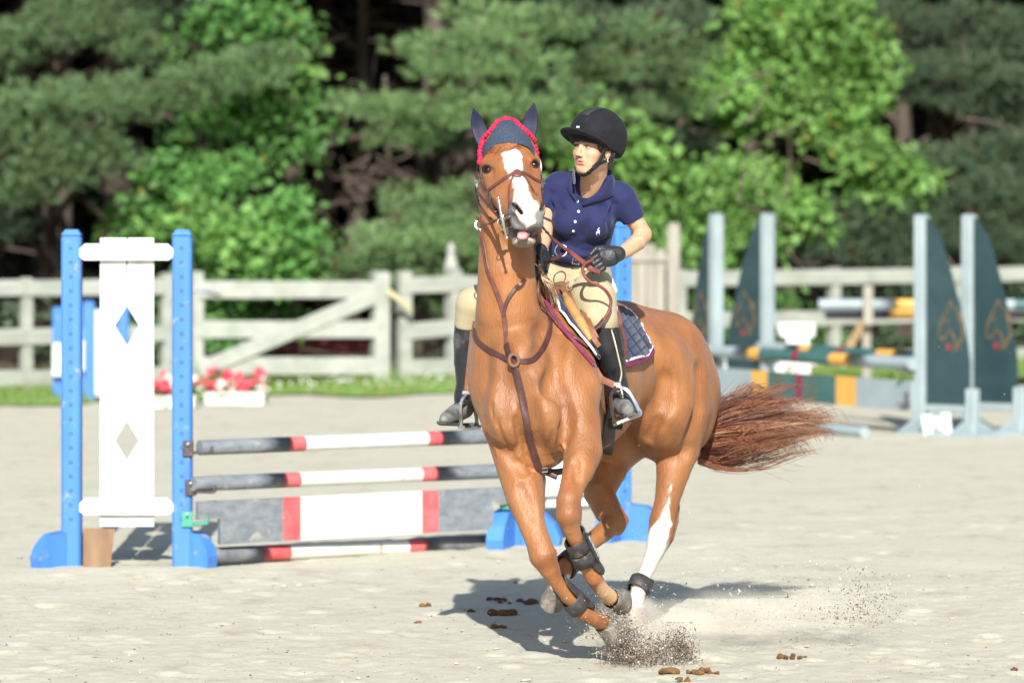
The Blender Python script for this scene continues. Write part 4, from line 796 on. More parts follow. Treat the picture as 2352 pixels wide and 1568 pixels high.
# ------------------------------------------------------------------ the horse
def rp(px, Y): return px / S(Y)           # radius given in picture pixels at depth Y
def build_horse_sdf():
    zs = np.concatenate((np.arange(0.05, 1.45, 0.0085), np.arange(1.45, 2.36, 0.0055)))
    xs = np.concatenate((np.arange(-0.26, 0.22, 0.006), np.arange(0.22, 0.98, 0.008)))
    ys = np.concatenate((np.arange(-0.66, 0.12, 0.007), np.arange(0.12, 1.72, 0.011)))
    H = SDF(xs, ys, zs)
    e = lambda px, py, Y, a, fr=None, k=.06, op='add': H.ell(P(px, py, Y), a, fr, k, op)
    def ch(pts, k=.035, op='add', sq=None):
        H.chain([(P(x, y, Y), r) for x, y, Y, r in pts], k, op, sq)
    # trunk
    e(1232, 868, .20, (.262, .42, .372), frame(12, 12), .02)
    e(1312, 862, .62, (.300, .50, .358), frame(20, 6), .08)
    e(1420, 838, 1.02, (.245, .42, .262), frame(24, 3), .08)
    e(1528, 892, 1.22, (.215, .34, .345), frame(24, 4), .06)
    e(1425, 905, 1.28, (.205, .33, .335), frame(24), .05)
    ch([(1245, 708, .28, .085), (1330, 742, .70, .10), (1430, 752, 1.05, .105), (1500, 775, 1.30, .10)], .09)
    # quarters, muscle masses
    ch([(1548, 800, 1.25, .12), (1580, 895, 1.32, .13), (1572, 970, 1.28, .11)], .08)
    ch([(1520, 830, 1.0, .10), (1535, 925, 1.02, .115), (1536, 985, 1.04, .09)], .08)
    # shoulders and forehand
    e(1314, 884, -.02, (.108, .21, .255), frame(10, 10), .05)
    e(1146, 872, .02, (.122, .22, .270), frame(8, 8), .05)
    ch([(1286, 765, .10, .085), (1326, 890, -.10, .100), (1318, 975, -.20, .095)], .05)
    ch([(1150, 760, .10, .10), (1135, 880, -.06, .095), (1156, 975, -.18, .09)], .05)
    e(1168, 950, -.22, (.10, .115, .15), frame(6, 12), .035)
    e(1252, 955, -.24, (.098, .115, .15), frame(6, 12), .035)
    e(1240, 1035, -.10, (.12, .16, .085), frame(6, 10), .05)
    e(1200, 850, -.20, (.13, .12, .16), frame(6, 10), .05)
    # neck
    ch([(1192, 850, .02, .185), (1168, 720, -.08, .140), (1163, 620, -.11, .120), (1163, 520, -.10, .112), (1167, 430, -.03, .105)], .06)
    ch([(1222, 770, .20, .13), (1186, 640, .08, .095), (1178, 520, .05, .085), (1174, 420, .06, .080)], .06)
    # near-side (horse's left) fore leg, lifted
    ch([(1325, 975, -.18, .100), (1338, 1035, -.26, .084), (1329, 1075, -.33, .066), (1314, 1118, -.40, .051), (1306, 1150, -.45, .0515), (1305, 1182, -.46, .051),
        (1312, 1212, -.44, .036), (1334, 1268, -.38, .030), (1358, 1314, -.32, .036), (1364, 1326, -.31, .035), (1384, 1356, -.23, .031), (1400, 1370, -.17, .036)], .022)
    ch([(1352, 1040, -.18, .055), (1342, 1090, -.30, .03)], .03)
    ch([(1318, 1170, -.41, .036), (1322, 1195, -.40, .026)], .02)
    ch([(1350, 1268, -.34, .014), (1368, 1312, -.285, .02)], .018)
    # off-side (horse's right) fore leg, reaching
    ch([(1168, 985, -.14, .100), (1194, 1075, -.16, .097), (1206, 1145, -.22, .079), (1222, 1205, -.27, .056), (1236, 1242, -.30, .053), (1247, 1276, -.31, .0575),
        (1262, 1306, -.30, .043), (1276, 1332, -.28, .031), (1304, 1370, -.25, .029), (1334, 1398, -.22, .037), (1340, 1405, -.22, .036), (1364, 1420, -.19, .032), (1384, 1430, -.15, .037)], .022)
    ch([(1225, 1105, -.10, .055), (1232, 1160, -.18, .035)], .03)
    ch([(1262, 1272, -.26, .034), (1268, 1296, -.26, .024)], .02)
    # hind leg with the white stocking
    ch([(1556, 950, 1.16, .150), (1556, 1030, 1.14, .104), (1547, 1078, 1.10, .079), (1539, 1118, 1.07, .065), (1531, 1155, 1.05, .056), (1521, 1195, 1.03, .060),
        (1516, 1228, 1.0, .056), (1504, 1265, .95, .042), (1489, 1302, .90, .034), (1478, 1326, .87, .031), (1469, 1348, .84, .038), (1461, 1382, .80, .030), (1459, 1400, .78, .036)], .025)
    ch([(1545, 1115, 1.13, .026), (1550, 1165, 1.13, .024), (1543, 1195, 1.12, .032), (1534, 1232, 1.08, .030), (1508, 1285, .98, .018)], .025)
    e(1526, 955, 1.0, (.09, .12, .12), frame(20), .08)
    # hind leg in the shade under the body
    ch([(1415, 985, 1.41, 0.158), (1392, 1075, 1.21, 0.097), (1376, 1130, 1.10, 0.071), (1395, 1172, 1.04, 0.061), (1413, 1196, 1.00, 0.051), (1385, 1222, 0.94, 0.044),
        (1350, 1250, 0.86, 0.037), (1318, 1280, 0.78, 0.036), (1303, 1296, 0.74, 0.039), (1290, 1326, 0.70, 0.032), (1280, 1350, 0.68, 0.037)], .025)
    ch([(1405, 1150, 1.10, 0.027), (1430, 1194, 1.06, 0.029), (1420, 1215, 1.00, 0.027)], .02)
    # skull
    e(1168, 356, -.05, (.116, .12, .110), frame(-4, 2, 0), .04)
    e(1166, 314, -.03, (.088, .10, .066), frame(-4), .05)
    e(1170, 392, -.12, (.104, .11, .085), frame(-4, 2), .035)
    e(1184, 432, -.21, (.080, .085, .085), frame(-5, 3), .04)
    e(1198, 466, -.31, (.066, .075, .065), frame(-6, 3), .04)
    e(1137, 438, -.06, (.063, .115, .125), frame(-10), .04)                                      # cheek, horse's right
    e(1221, 430, -.05, (.046, .11, .115), frame(6), .035)
    ch([(1140, 480, -.04, .062), (1168, 516, -.15, .050), (1196, 542, -.30, .036)], .035)        # lower jaw
    ch([(1218, 474, -.02, .050), (1212, 515, -.12, .045), (1204, 542, -.30, .036)], .03)
    e(1209, 492, -.42, (.071, .058, .062), frame(-6, 2), .03)
    e(1212, 515, -.435, (.066, .050, .038), frame(-6), .025)
    e(1186, 482, -.440, (.030, .030, .040), frame(14, -18), .018)                                # nostril rims
    e(1239, 478, -.430, (.026, .030, .036), frame(-24, 10), .018)
    e(1203, 553, -.375, (.051, .052, .030), frame(-6, 4), .018)                                  # lower lip
    ch([(1138, 398, -.11, .054), (1151, 440, -.17, .052), (1172, 478, -.29, .046)], .035)        # side planes of the face
    ch([(1211, 394, -.11, .048), (1219, 436, -.17, .042), (1224, 470, -.29, .040)], .035)
    ch([(1125, 389, -.125, .035), (1127, 391, -.135, .032)], .022); ch([(1220, 378, -.125, .033), (1219, 379, -.135, .030)], .022)
    ch([(1119, 376, -.120, .022), (1136, 374, -.160, .018)], .03); ch([(1226, 366, -.11, .020), (1212, 366, -.150, .017)], .03)
    ch([(1126, 446, -.15, .012), (1158, 470, -.24, .010)], .03)                                  # facial crest
    def groove(tr_pts, r, k, depth):
        """furrow along the surface: find the front surface from the field under each pixel"""
        pts = []
        for px, py in tr_pts:
            ys = H.y; best = None
            for Yv in ys:
                p = P(px, py, float(Yv)); i = int(np.searchsorted(H.x, p[0])); j = int(np.searchsorted(H.y, Yv)); kz = int(np.searchsorted(H.z, p[2]))
                if i < len(H.x) and kz < len(H.z) and H.F[i, min(j, len(H.y) - 1), kz] < 0: best = p; break
            if best is None: continue
            pts.append((best - np.array((0, 1, 0)) * (r - depth), r))
        if len(pts) > 1: H.chain(pts, k, 'sub')
    # hollows
    c2 = lambda pts, k: ch(pts, k, 'sub')
    groove([(1180, 469), (1188, 479), (1198, 489)], .0125, .010, .024); groove([(1243, 466), (1244, 482)], .010, .010, .018)
    groove([(1176, 500), (1184, 512), (1200, 524)], .012, .02, .005)
    c2([(1180, 534, -.46, .010), (1205, 536, -.50, .013), (1230, 530, -.46, .010)], .010)
    c2([(1188, 538, -.44, .016), (1205, 541, -.46, .018), (1222, 537, -.44, .014)], .010)
    c2([(1172, 518, -.36, .005), (1188, 531, -.43, .008)], .008)
    c2 = lambda pts, k: ch(pts, k, 'sub')
    groove([(1180, 469), (1188, 479), (1198, 489)], .0125, .010, .024); groove([(1243, 466), (1244, 482)], .010, .010, .018)
    groove([(1176, 500), (1184, 512), (1200, 524)], .012, .02, .005)
    c2([(1180, 534, -.46, .010), (1205, 536, -.50, .013), (1230, 530, -.46, .010)], .010)
    c2([(1188, 538, -.44, .016), (1205, 541, -.46, .018), (1222, 537, -.44, .014)], .010)
    c2([(1172, 518, -.36, .005), (1188, 531, -.43, .008)], .008)
    for q in (((1104, 384), (1117, 388), (1126, 394)), ((1236, 371), (1231, 376), (1227, 381))):
        groove(q, .016, .012, .010)
    # muscle divisions (shallow grooves)
    groove([(1208, 858), (1212, 920), (1225, 990), (1245, 1060)], 0.030, 0.046, 0.0078)       # between the breast muscles
    groove([(1290, 905), (1310, 950), (1298, 985), (1290, 1030)], 0.020, 0.033, 0.0078)       # point of the shoulder, viewer's right
    groove([(1262, 880), (1290, 940), (1300, 985)], 0.020, 0.039, 0.0065)
    groove([(1150, 800), (1158, 880), (1152, 960)], 0.030, 0.052, 0.0065)
    groove([(1120, 1010), (1165, 1045), (1200, 1080)], 0.018, 0.029, 0.0065)
    groove([(1186, 965), (1200, 1020), (1215, 1065)], 0.014, 0.026, 0.0052)
    groove([(1290, 760), (1275, 840), (1262, 900)], 0.030, 0.052, 0.0052)
    groove([(1248, 760), (1236, 830)], 0.030, 0.052, 0.0052)
    groove([(1480, 760), (1512, 820), (1528, 880), (1532, 930)], 0.030, 0.046, 0.0091)        # flank
    groove([(1528, 870), (1520, 920), (1508, 970)], 0.025, 0.039, 0.0091)
    groove([(1598, 960), (1586, 1000), (1572, 1040)], 0.025, 0.039, 0.0065)
    groove([(1610, 850), (1608, 920), (1592, 985)], 0.030, 0.052, 0.0052)
    groove([(1322, 1062), (1326, 1100)], 0.016, 0.026, 0.0039)
    groove([(1196, 1120), (1222, 1180)], 0.018, 0.026, 0.0039)
    for q in ([(1128, 930), (1150, 1000), (1176, 1040)], [(1196, 1000), (1206, 1045), (1224, 1075)], [(1270, 995), (1262, 1030), (1268, 1060)], [(1112, 960), (1118, 1010), (1135, 1050)]):
        groove(q, 0.008, 0.016, 0.0039)
    for k in range(7):                                                                       # skin wrinkles at the elbow
        groove([(1188 + k * 6, 1066 + k * 3 - 8), (1214 + k * 3, 1086 - k * 1)], 0.006, 0.010, 0.0026)
    for k in range(5):
        groove([(1268 + k * 4, 1046), (1284 + k * 2, 1066 - k * 3)], 0.006, 0.010, 0.0026)
    groove([(1508, 968), (1490, 1008)], 0.020, 0.026, 0.0078)
    # veins
    def vein(tr, r=.0055):
        pts = []
        for px, py in tr:
            for Yv in H.y:
                p = P(px, py, float(Yv)); i = int(np.searchsorted(H.x, p[0])); j = int(np.searchsorted(H.y, Yv)); kz = int(np.searchsorted(H.z, p[2]))
                if i < len(H.x) and kz < len(H.z) and H.F[i, min(j, len(H.y) - 1), kz] < 0: pts.append((p + np.array((0, .001, 0)), r)); break
        if len(pts) > 1: H.chain(pts, .012, 'add')
    vein([(1186, 935), (1190, 985), (1200, 1040), (1206, 1068)]); vein([(1142, 900), (1136, 940), (1142, 985), (1158, 1030)])
    vein([(1262, 965), (1285, 1005), (1298, 1035)]); vein([(1226, 1110), (1235, 1170), (1240, 1220)], .005); vein([(1515, 1230), (1498, 1275), (1486, 1300)], .005)
    vein([(1130, 450), (1150, 470), (1158, 490)], .003)
    return H
H = build_horse_sdf()
HV, HQ = H.mesh('body', 2)
# drop crumbs that float free of the body
def largest(V, Q):
    n = len(V); lab = np.arange(n)
    for _ in range(400):
        m = lab[Q].min(1); new = lab.copy()
        for c in range(4): np.minimum.at(new, Q[:, c], m)
        new = new[new]
        if (new == lab).all(): break
        lab = new
    r, c = np.unique(lab, return_counts=True); keep = lab == r[np.argmax(c)]
    mp = np.cumsum(keep) - 1; q = Q[keep[Q].all(1)]
    return V[keep], mp[q]
HV, HQ = largest(HV, HQ)
HT = bvh(HV, HQ)
del H
def vnoise(V, sc, seed=0):
    """cheap smooth noise from summed sines"""
    r = np.random.default_rng(seed); out = np.zeros(len(V))
    for i in range(7):
        d = r.normal(size=3); d /= np.linalg.norm(d); out += np.sin((V @ d) * sc * r.uniform(.6, 1.9) + r.uniform(0, 6.28))
    return out / 3.2
def smooth01(x): x = np.clip(x, 0, 1); return x * x * (3 - 2 * x)
def horse_colours(V):
    px, py = proj(V); Y = V[:, 1]
    n1 = vnoise(V, 9, 1); n2 = vnoise(V, 38, 2); n3 = vnoise(V, 120, 3)
    C = np.array((.295, .126, .045))[None, :] * (1 + .13 * n1 + .08 * n2)[:, None]
    def blend(w, col): 
        w = np.clip(w, 0, 1)[:, None]; return C * (1 - w) + np.array(col)[None, :] * w
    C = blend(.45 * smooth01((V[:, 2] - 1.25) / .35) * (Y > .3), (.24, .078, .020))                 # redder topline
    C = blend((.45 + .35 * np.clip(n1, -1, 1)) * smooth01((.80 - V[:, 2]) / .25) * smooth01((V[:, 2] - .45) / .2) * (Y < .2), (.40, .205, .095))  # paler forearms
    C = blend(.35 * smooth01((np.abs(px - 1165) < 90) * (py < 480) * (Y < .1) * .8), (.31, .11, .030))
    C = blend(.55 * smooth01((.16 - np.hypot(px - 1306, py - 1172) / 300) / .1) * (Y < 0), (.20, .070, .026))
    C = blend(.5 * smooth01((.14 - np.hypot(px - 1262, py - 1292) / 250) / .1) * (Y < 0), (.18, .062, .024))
    # muzzle grey
    dm = np.hypot((px - 1208) / 48, (py - 512) / 46)
    front = (Y < -.25)
    C = blend(smooth01((1.18 - dm + .12 * n2) / .3) * front, (.115, .112, .115))
    C = blend(smooth01((1.0 - np.hypot((px - 1186) / 24, (py - 480) / 34) + .1 * n2) / .3) * front * (px < 1196), (.12, .118, .122))
    # blaze: half width along its centre line
    cy = np.array([325, 337, 350, 370, 395, 420, 445, 470, 495, 512, 523]); cx = np.array([1172, 1174, 1174, 1178, 1184, 1192, 1200, 1208, 1213, 1214, 1210])
    hw = np.array([0, 10, 23, 24, 20, 17, 20, 27, 27, 16, 0])
    d = np.interp(py, cy, hw, 0, 0) - np.abs(px - np.interp(py, cy, cx)) + 2.0 * n3 + 1.2 * n2
    C = blend(smooth01((d + .8) / 2.2) * (Y < -.06) * (py < 525) * (py > 325), (.66, .645, .61))
    pk = smooth01((d + 1) / 3) * smooth01((py - 452) / 30) * front * (py < 525)
    C = blend(.7 * pk, (.74, .55, .52))
    C = blend(smooth01((1 - np.hypot((px - 1238) / 14, (py - 497) / 20)) * 2) * front, (.20, .20, .205))
    # nostril and mouth interior
    for (a, b, a2, b2, w_) in ((1180, 469, 1198, 489, 5.5), (1243.5, 466, 1244.5, 482, 4)):
        t_ = np.clip(((px - a) * (a2 - a) + (py - b) * (b2 - b)) / ((a2 - a) ** 2 + (b2 - b) ** 2), 0, 1)
        C = blend(smooth01((w_ - np.hypot(px - a - t_ * (a2 - a), py - b - t_ * (b2 - b))) / 2) * (Y < -.30), (.012, .008, .009))
    m = (py > 528) & (py < 548) & (px > 1176) & (px < 1232) & (Y > -.455) & front
    C = blend(.9 * m, (.10, .055, .055))
    C = blend(smooth01((py - 545) / 4) * front * (px > 1170) * (py < 580), (.20, .17, .14))
    C = blend(.8 * smooth01(1 - np.abs(py - 546 - .02 * (px - 1205) ** 2) / 5) * front * (Y < -.38), (.62, .52, .44))
    # eyelids dark
    for (a, b, w_) in ((1116.5, 389, 10.5), (1231, 377, 8)):
        C = blend(smooth01((1.3 - np.hypot((px - a) / w_, (py - b) / 9.5)) / .28) * (Y < -.05), (.030, .016, .013))
    # white stocking of the near hind
    lg = (Y > .7) & (py > 1060) & (px > 1430)
    ax = np.interp(py, [1080, 1110, 1150, 1190, 1205, 1235, 1270, 1330, 1420], [1538, 1541, 1537, 1527, 1520, 1508, 1502, 1480, 1460])
    w = np.interp(py, [1085, 1100, 1130, 1150, 1185, 1203, 1225, 1265, 1300, 1420], [-2, 2, 5, 7, 8, 22, 27, 30, 60, 60])
    C = blend(smooth01((w - np.abs(px - ax) + 3.0 * n3 + 2 * n2) / 3) * lg * (py > 1088), (.62, .59, .555))
    # pale pastern on the lifted fore, white sock on the far hind
    f = np.hypot((px - 1402) / 34, (py - 1360) / 32)
    C = blend(.85 * smooth01((1.1 - f + .1 * n2) / .4) * (Y < 0), (.62, .42, .23))
    C = blend(smooth01((py - 1318 + 4 * n3) / 8) * (Y > .4) * (Y < .95) * (px < 1330), (.66, .60, .54))
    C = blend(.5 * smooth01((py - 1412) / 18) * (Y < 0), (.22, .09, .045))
    return np.clip(C, .004, .9)
M_coat = mat('chestnut_coat', (1, 1, 1), .43, .42, attr='coat', col2=(.80, .68, .58), scale=14, mix=(.30, .75), bump=.40, bscale=120, bump2=(.22, 24), stretch=(1, 1, .30), sheen=.05)
horse = empty('horse', G(1300, 1470)); tag(horse, 'chestnut horse with white blaze and navy ear covers cantering toward the camera', 'horse')
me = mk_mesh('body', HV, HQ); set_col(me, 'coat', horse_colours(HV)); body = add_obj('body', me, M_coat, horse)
# eyes
M_eye = mat('horse_eye', (.010, .005, .004), .08, .35)
for q, r in (((1117, 389), .0245), ((1230, 377), .0235)):
    _p, _n, _ = cast(HT, *q, -.15, 0); MB().sphere(_p - _n * (r - .0095), r, 20).build('eye', M_eye, horse, True)
# tongue
M_tongue = mat('tongue', (.72, .33, .30), .35, .6, col2=(.60, .24, .24), scale=60)
tg = SDF(np.arange(-.02, .13, .003), np.arange(-.56, -.25, .004), np.arange(1.74, 1.90, .003))
tg.chain([(P(1205, 535, -.34), .016), (P(1202, 540, -.42), .019), (P(1199, 545, -.470), .012)], .012, sq=((0, 0, 1), .8))
tg.cone(P(1196, 538, -.40), .014, P(1194, 543, -.465), .011, .01); tg.cone(P(1209, 537, -.40), .014, P(1205, 543, -.465), .011, .01)
v, q = tg.mesh('tongue', 2); add_obj('tongue', mk_mesh('tongue', v, q), M_tongue, horse)
# hooves
M_hoof = mat('hoof', (.10, .082, .07), .5, .5, col2=(.20, .175, .15), scale=18, mix=(.3, .8), bump=.3, bscale=40, stretch=(1, 1, .2), dirt=((.27, .245, .20), 25, .5, .66))
def hoof(c, axis, toe, r0=.045, r1=.062, h=.085):
    """c = coronet centre, axis points to the sole, toe = forward direction of the hoof"""
    ax = nrm(axis); t = nrm(np.asarray(toe) - ax * (np.asarray(toe) @ ax)); sd_ = np.cross(ax, t); V = []; n = 22
    rows = [(-.012, .93), (0.0, 1.0), (.25, 1.07), (.6, 1.2), (.95, 1.34), (1.0, 1.33), (1.0, 1.12), (.90, .9), (.88, .35)]
    for hh, sc in rows:
        hv = hh * h if hh > 0 else hh
        for k in range(n):
            a = 2 * math.pi * k / n; rr = r0 * sc * (1.0 + .12 * max(0, math.cos(a)))
            back = 1 - .28 * max(0, -math.cos(a)) ** 2
            V.append(np.asarray(c) + ax * (hv * (1 - .25 * (1 - math.cos(a)) / 2)) + t * (rr * math.cos(a) * back + .16 * h * hh) + sd_ * rr * math.sin(a) * .92)
    F = [(i * n + k, i * n + (k + 1) % n, (i + 1) * n + (k + 1) % n, (i + 1) * n + k) for i in range(len(rows) - 1) for k in range(n)]
    F.append([(len(rows) - 1) * n + k for k in range(n)])
    b = MB(); b.add(V, F); return b.build('hoof', M_hoof, horse, True)
hoof(P(1404, 1369, -.165), P(1436, 1368, -.06) - P(1404, 1369, -.165), (0.1, -.2, -1.0), .046)       # lifted fore: sole turned back
hoof(P(1386, 1431, -.15), P(1412, 1452, -.10) - P(1386, 1431, -.15), (.2, -.9, -.6), .045)
hoof(P(1459, 1398, .78), (-.05, -.05, -1), (-.2, -1, 0), .044)
hoof(P(1281, 1349, .68), P(1264, 1400, .76) - P(1281, 1349, .68), (-.3, -.9, -.3), .046)
# ------------------------------------------------------------------ hair: strands as fine tubes
def strands(name, curves, r0, r1, cols, mtl, parent, kind=None):
    V = []; F = []; Cc = []; n = 3; base = 0
    for (pts, w), col in zip(curves, cols):
        m = len(pts); T = np.gradient(pts, axis=0); T /= np.maximum(np.linalg.norm(T, axis=1), 1e-9)[:, None]
        a = np.array((.3, .2, .93)); N = np.cross(T, a); N /= np.maximum(np.linalg.norm(N, axis=1), 1e-6)[:, None]; B = np.cross(T, N)
        t = np.linspace(0, 1, m); rr = (r0 * (1 - t) + r1 * t) * w
        ring = np.stack([pts + (N * math.cos(2 * math.pi * k / n) + B * math.sin(2 * math.pi * k / n)) * rr[:, None] for k in range(n)], 1)
        V.append(ring.reshape(-1, 3)); i = np.arange(m - 1)[:, None] * n; k = np.arange(n)[None, :]; k2 = (k + 1) % n
        F.append((np.stack((i + k, i + k2, i + n + k2, i + n + k), 2).reshape(-1, 4)) + base); base += m * n
        Cc.append(np.repeat(np.asarray(col)[None, :] if np.ndim(col) == 1 else np.asarray(col), m if np.ndim(col) == 1 else 1, 0).repeat(1, 0) if np.ndim(col) == 1 else np.asarray(col).repeat(1, 0))
        if np.ndim(col) == 1: Cc[-1] = np.repeat(np.asarray(col)[None, :], m * n, 0)
        else: Cc[-1] = np.repeat(np.asarray(col), n, 0)
    me = mk_mesh(name, np.concatenate(V), np.concatenate(F)); set_col(me, 'hair', np.concatenate(Cc))
    o = add_obj(name, me, mtl, parent)
    if kind: o['kind'] = kind
    return o
M_hair = mat('horse_hair', (1, 1, 1), .42, .5, attr='hair', coat=.15)
rs = np.random.default_rng(11)
def tail():
    cur = []; cols = []
    root = P(1628, 985, 1.52)
    for lk in range(72):                                                                          # locks sharing a guide line
        u = (lk + rs.random()) / 72
        y0 = 942 + 116 * u + rs.normal(0, 5); x0 = 1640 - 34 * u + rs.normal(0, 4)
        L = rs.uniform(.45, 1.0) ** 0.7
        ex = 1640 + 262 * L * np.interp(u, [0, .25, .6, .85, 1], [.62, .86, 1.0, .86, .78]) + rs.normal(0, 8)
        ey = np.interp(u, [0, .15, .4, .7, .9, 1], [910, 920, 950, 984, 1008, 1024]) + rs.normal(0, 14)
        bow = np.interp(u, [0, .3, .6, .85, 1], [-4, -8, 0, 12, 20]) + rs.normal(0, 6)
        Y0 = 1.50 + rs.normal(0, .03); Y1 = 1.62 + rs.normal(0, .14); dr = rs.normal(0, 10)
        g = [(x0, y0), (x0 + (ex - x0) * .3, y0 + (ey - y0) * .26 + bow), (x0 + (ex - x0) * .65, y0 + (ey - y0) * .66 + bow * .9), (ex, ey + dr)]
        if rs.random() < .45: g.append((ex + rs.uniform(8, 40), ey + dr + rs.uniform(-6, 32)))
        k = rs.random(); dark = np.array((.12, .036, .028)); mid = np.array((.26, .088, .045)); pale = np.array((.46, .25, .12))
        base = mid if k < .45 else (dark if k < .68 else pale)
        if u < .24: base = dark * rs.uniform(.8, 1.3) + mid * .15
        for j in range(int(rs.uniform(14, 34))):
            sp = rs.normal(0, 1, 2); pts = []; sc = rs.uniform(.50, 1.08) if rs.random() < .6 else rs.uniform(.85, 1.16)
            for q, (gx, gy) in enumerate(g):
                sf = (3.5, 4.5, 4.0, 3.0, 5.0)[q]
                xx = x0 + (gx - x0) * sc if q else gx
                pts.append(P(xx + sp[0] * sf * .4, gy + sp[1] * sf + rs.normal(0, 1.0), Y0 + (Y1 - Y0) * q / 3 + sp[0] * .012))
            c = catmull(pts, 6); w = rs.uniform(.6, 1.3); a = base * rs.uniform(.8, 1.2); tip = a * .6 + pale * .4
            t = np.linspace(0, 1, len(c))[:, None]; cols.append(a[None, :] * (1 - t) + tip[None, :] * t); cur.append((c, w))
    for i in range(70):                                                                           # fly-aways
        u = rs.random(); x0, y0 = 1640 - 25 * u, 945 + 110 * u
        ang = rs.uniform(-.75, .5); Ln = rs.uniform(120, 270)
        ex, ey = x0 + Ln * math.cos(ang), y0 + Ln * math.sin(ang) * .8 - 10
        pts = [P(x0, y0, 1.5), P(x0 + (ex - x0) * .4, y0 + (ey - y0) * .3 + rs.normal(0, 8), 1.55), P(x0 + (ex - x0) * .75, y0 + (ey - y0) * .7 + rs.normal(0, 10), 1.6), P(ex, ey, 1.6 + rs.normal(0, .1))]
        c = catmull(pts, 6); cur.append((c, .55)); cols.append(np.array((.25, .09, .04)))
    for i in range(40):                                                                           # wisps by the buttock
        y0 = rs.uniform(880, 950); pts = [P(1636, y0, 1.5), P(1646 + rs.uniform(0, 14), y0 + 22, 1.5), P(1640 + rs.uniform(0, 16), y0 + 55, 1.5)]
        cur.append((catmull(pts, 5), .5)); cols.append(np.array((.2, .07, .035)))
    # dock
    return strands('tail', cur, .0019, .0006, cols, M_hair, horse)
tail()
sdk = SDF(np.arange(.72, 1.1, .008), np.arange(1.3, 1.7, .008), np.arange(.7, 1.25, .008))
sdk.chain([(P(1610, 900, 1.50), .035), (P(1632, 950, 1.54), .038), (P(1650, 985, 1.56), .030), (P(1690, 990, 1.58), .012)], .02)
v, q = sdk.mesh('dock'); add_obj('tail_dock', mk_mesh('tail_dock', v, q), mat('dock', (.16, .05, .025), .6), horse)
def mane():
    cur = []; cols = []
    for i in range(420):                                                                          # pale tuft falling on the near side at the withers
        u = rs.random(); x0 = 1226 + 16 * u + rs.normal(0, 2); y0 = 615 + 26 * u + rs.normal(0, 5)
        ex = 1252 + 26 * u + rs.normal(0, 5); ey = 665 + 28 * u + rs.normal(0, 9)
        pts = [P(x0, y0, .02), P(x0 + (ex - x0) * .5 + 5, y0 + (ey - y0) * .35, -.02 + rs.normal(0, .02)), P(ex, ey, .06 + rs.normal(0, .02))]
        cur.append((catmull(pts, 6), rs.uniform(.6, 1.2))); k = rs.random()
        a = np.array((.66, .52, .36)) if k < .6 else np.array((.38, .20, .09)); cols.append(a * rs.uniform(.8, 1.1))
    strands('mane_tuft', cur, .0022, .0008, cols, M_hair, horse); cur = []; cols = []
    for i in range(260):                                                                          # rest of the mane along the crest, on the far side of the neck
        u = rs.random(); x0 = 1180 + 45 * u ** 1.5 + rs.normal(0, 3); y0 = 380 + 270 * u
        Y0 = .16 + .12 * u; pts = [P(x0, y0, Y0), P(x0 + 30 + rs.normal(0, 6), y0 + 25, Y0 - .02), P(x0 + 44 + rs.normal(0, 6), y0 + 70, Y0 - .04)]
        cur.append((catmull(pts, 5), rs.uniform(.6, 1.2))); cols.append(np.array((.42, .22, .10)) * rs.uniform(.7, 1.2))
    return strands('mane', cur, .0022, .0008, cols, M_hair, horse)
mane()
def forelock():
    cur = []; cols = []
    for i in range(150):
        u = rs.random(); x0 = 1140 + 48 * u; y0 = 332 + rs.normal(0, 3)
        s_ = -1 if rs.random() < .6 else 1
        pts = []
        for t in (0, .35, .7, 1.0):
            p, n_, ok = cast(HT, x0 + s_ * t * (10 + 18 * rs.random()) - 6 * t, y0 + t * (12 + 12 * rs.random()) * (1.0 if s_ < 0 else .5), -.2, .004 + .004 * rs.random()); pts.append(p)
        cur.append((catmull(pts, 4), .7)); cols.append(np.array((.34, .12, .035)) * rs.uniform(.6, 1.3))
    return strands('forelock', cur, .0016, .0007, cols, M_hair, horse)
forelock()
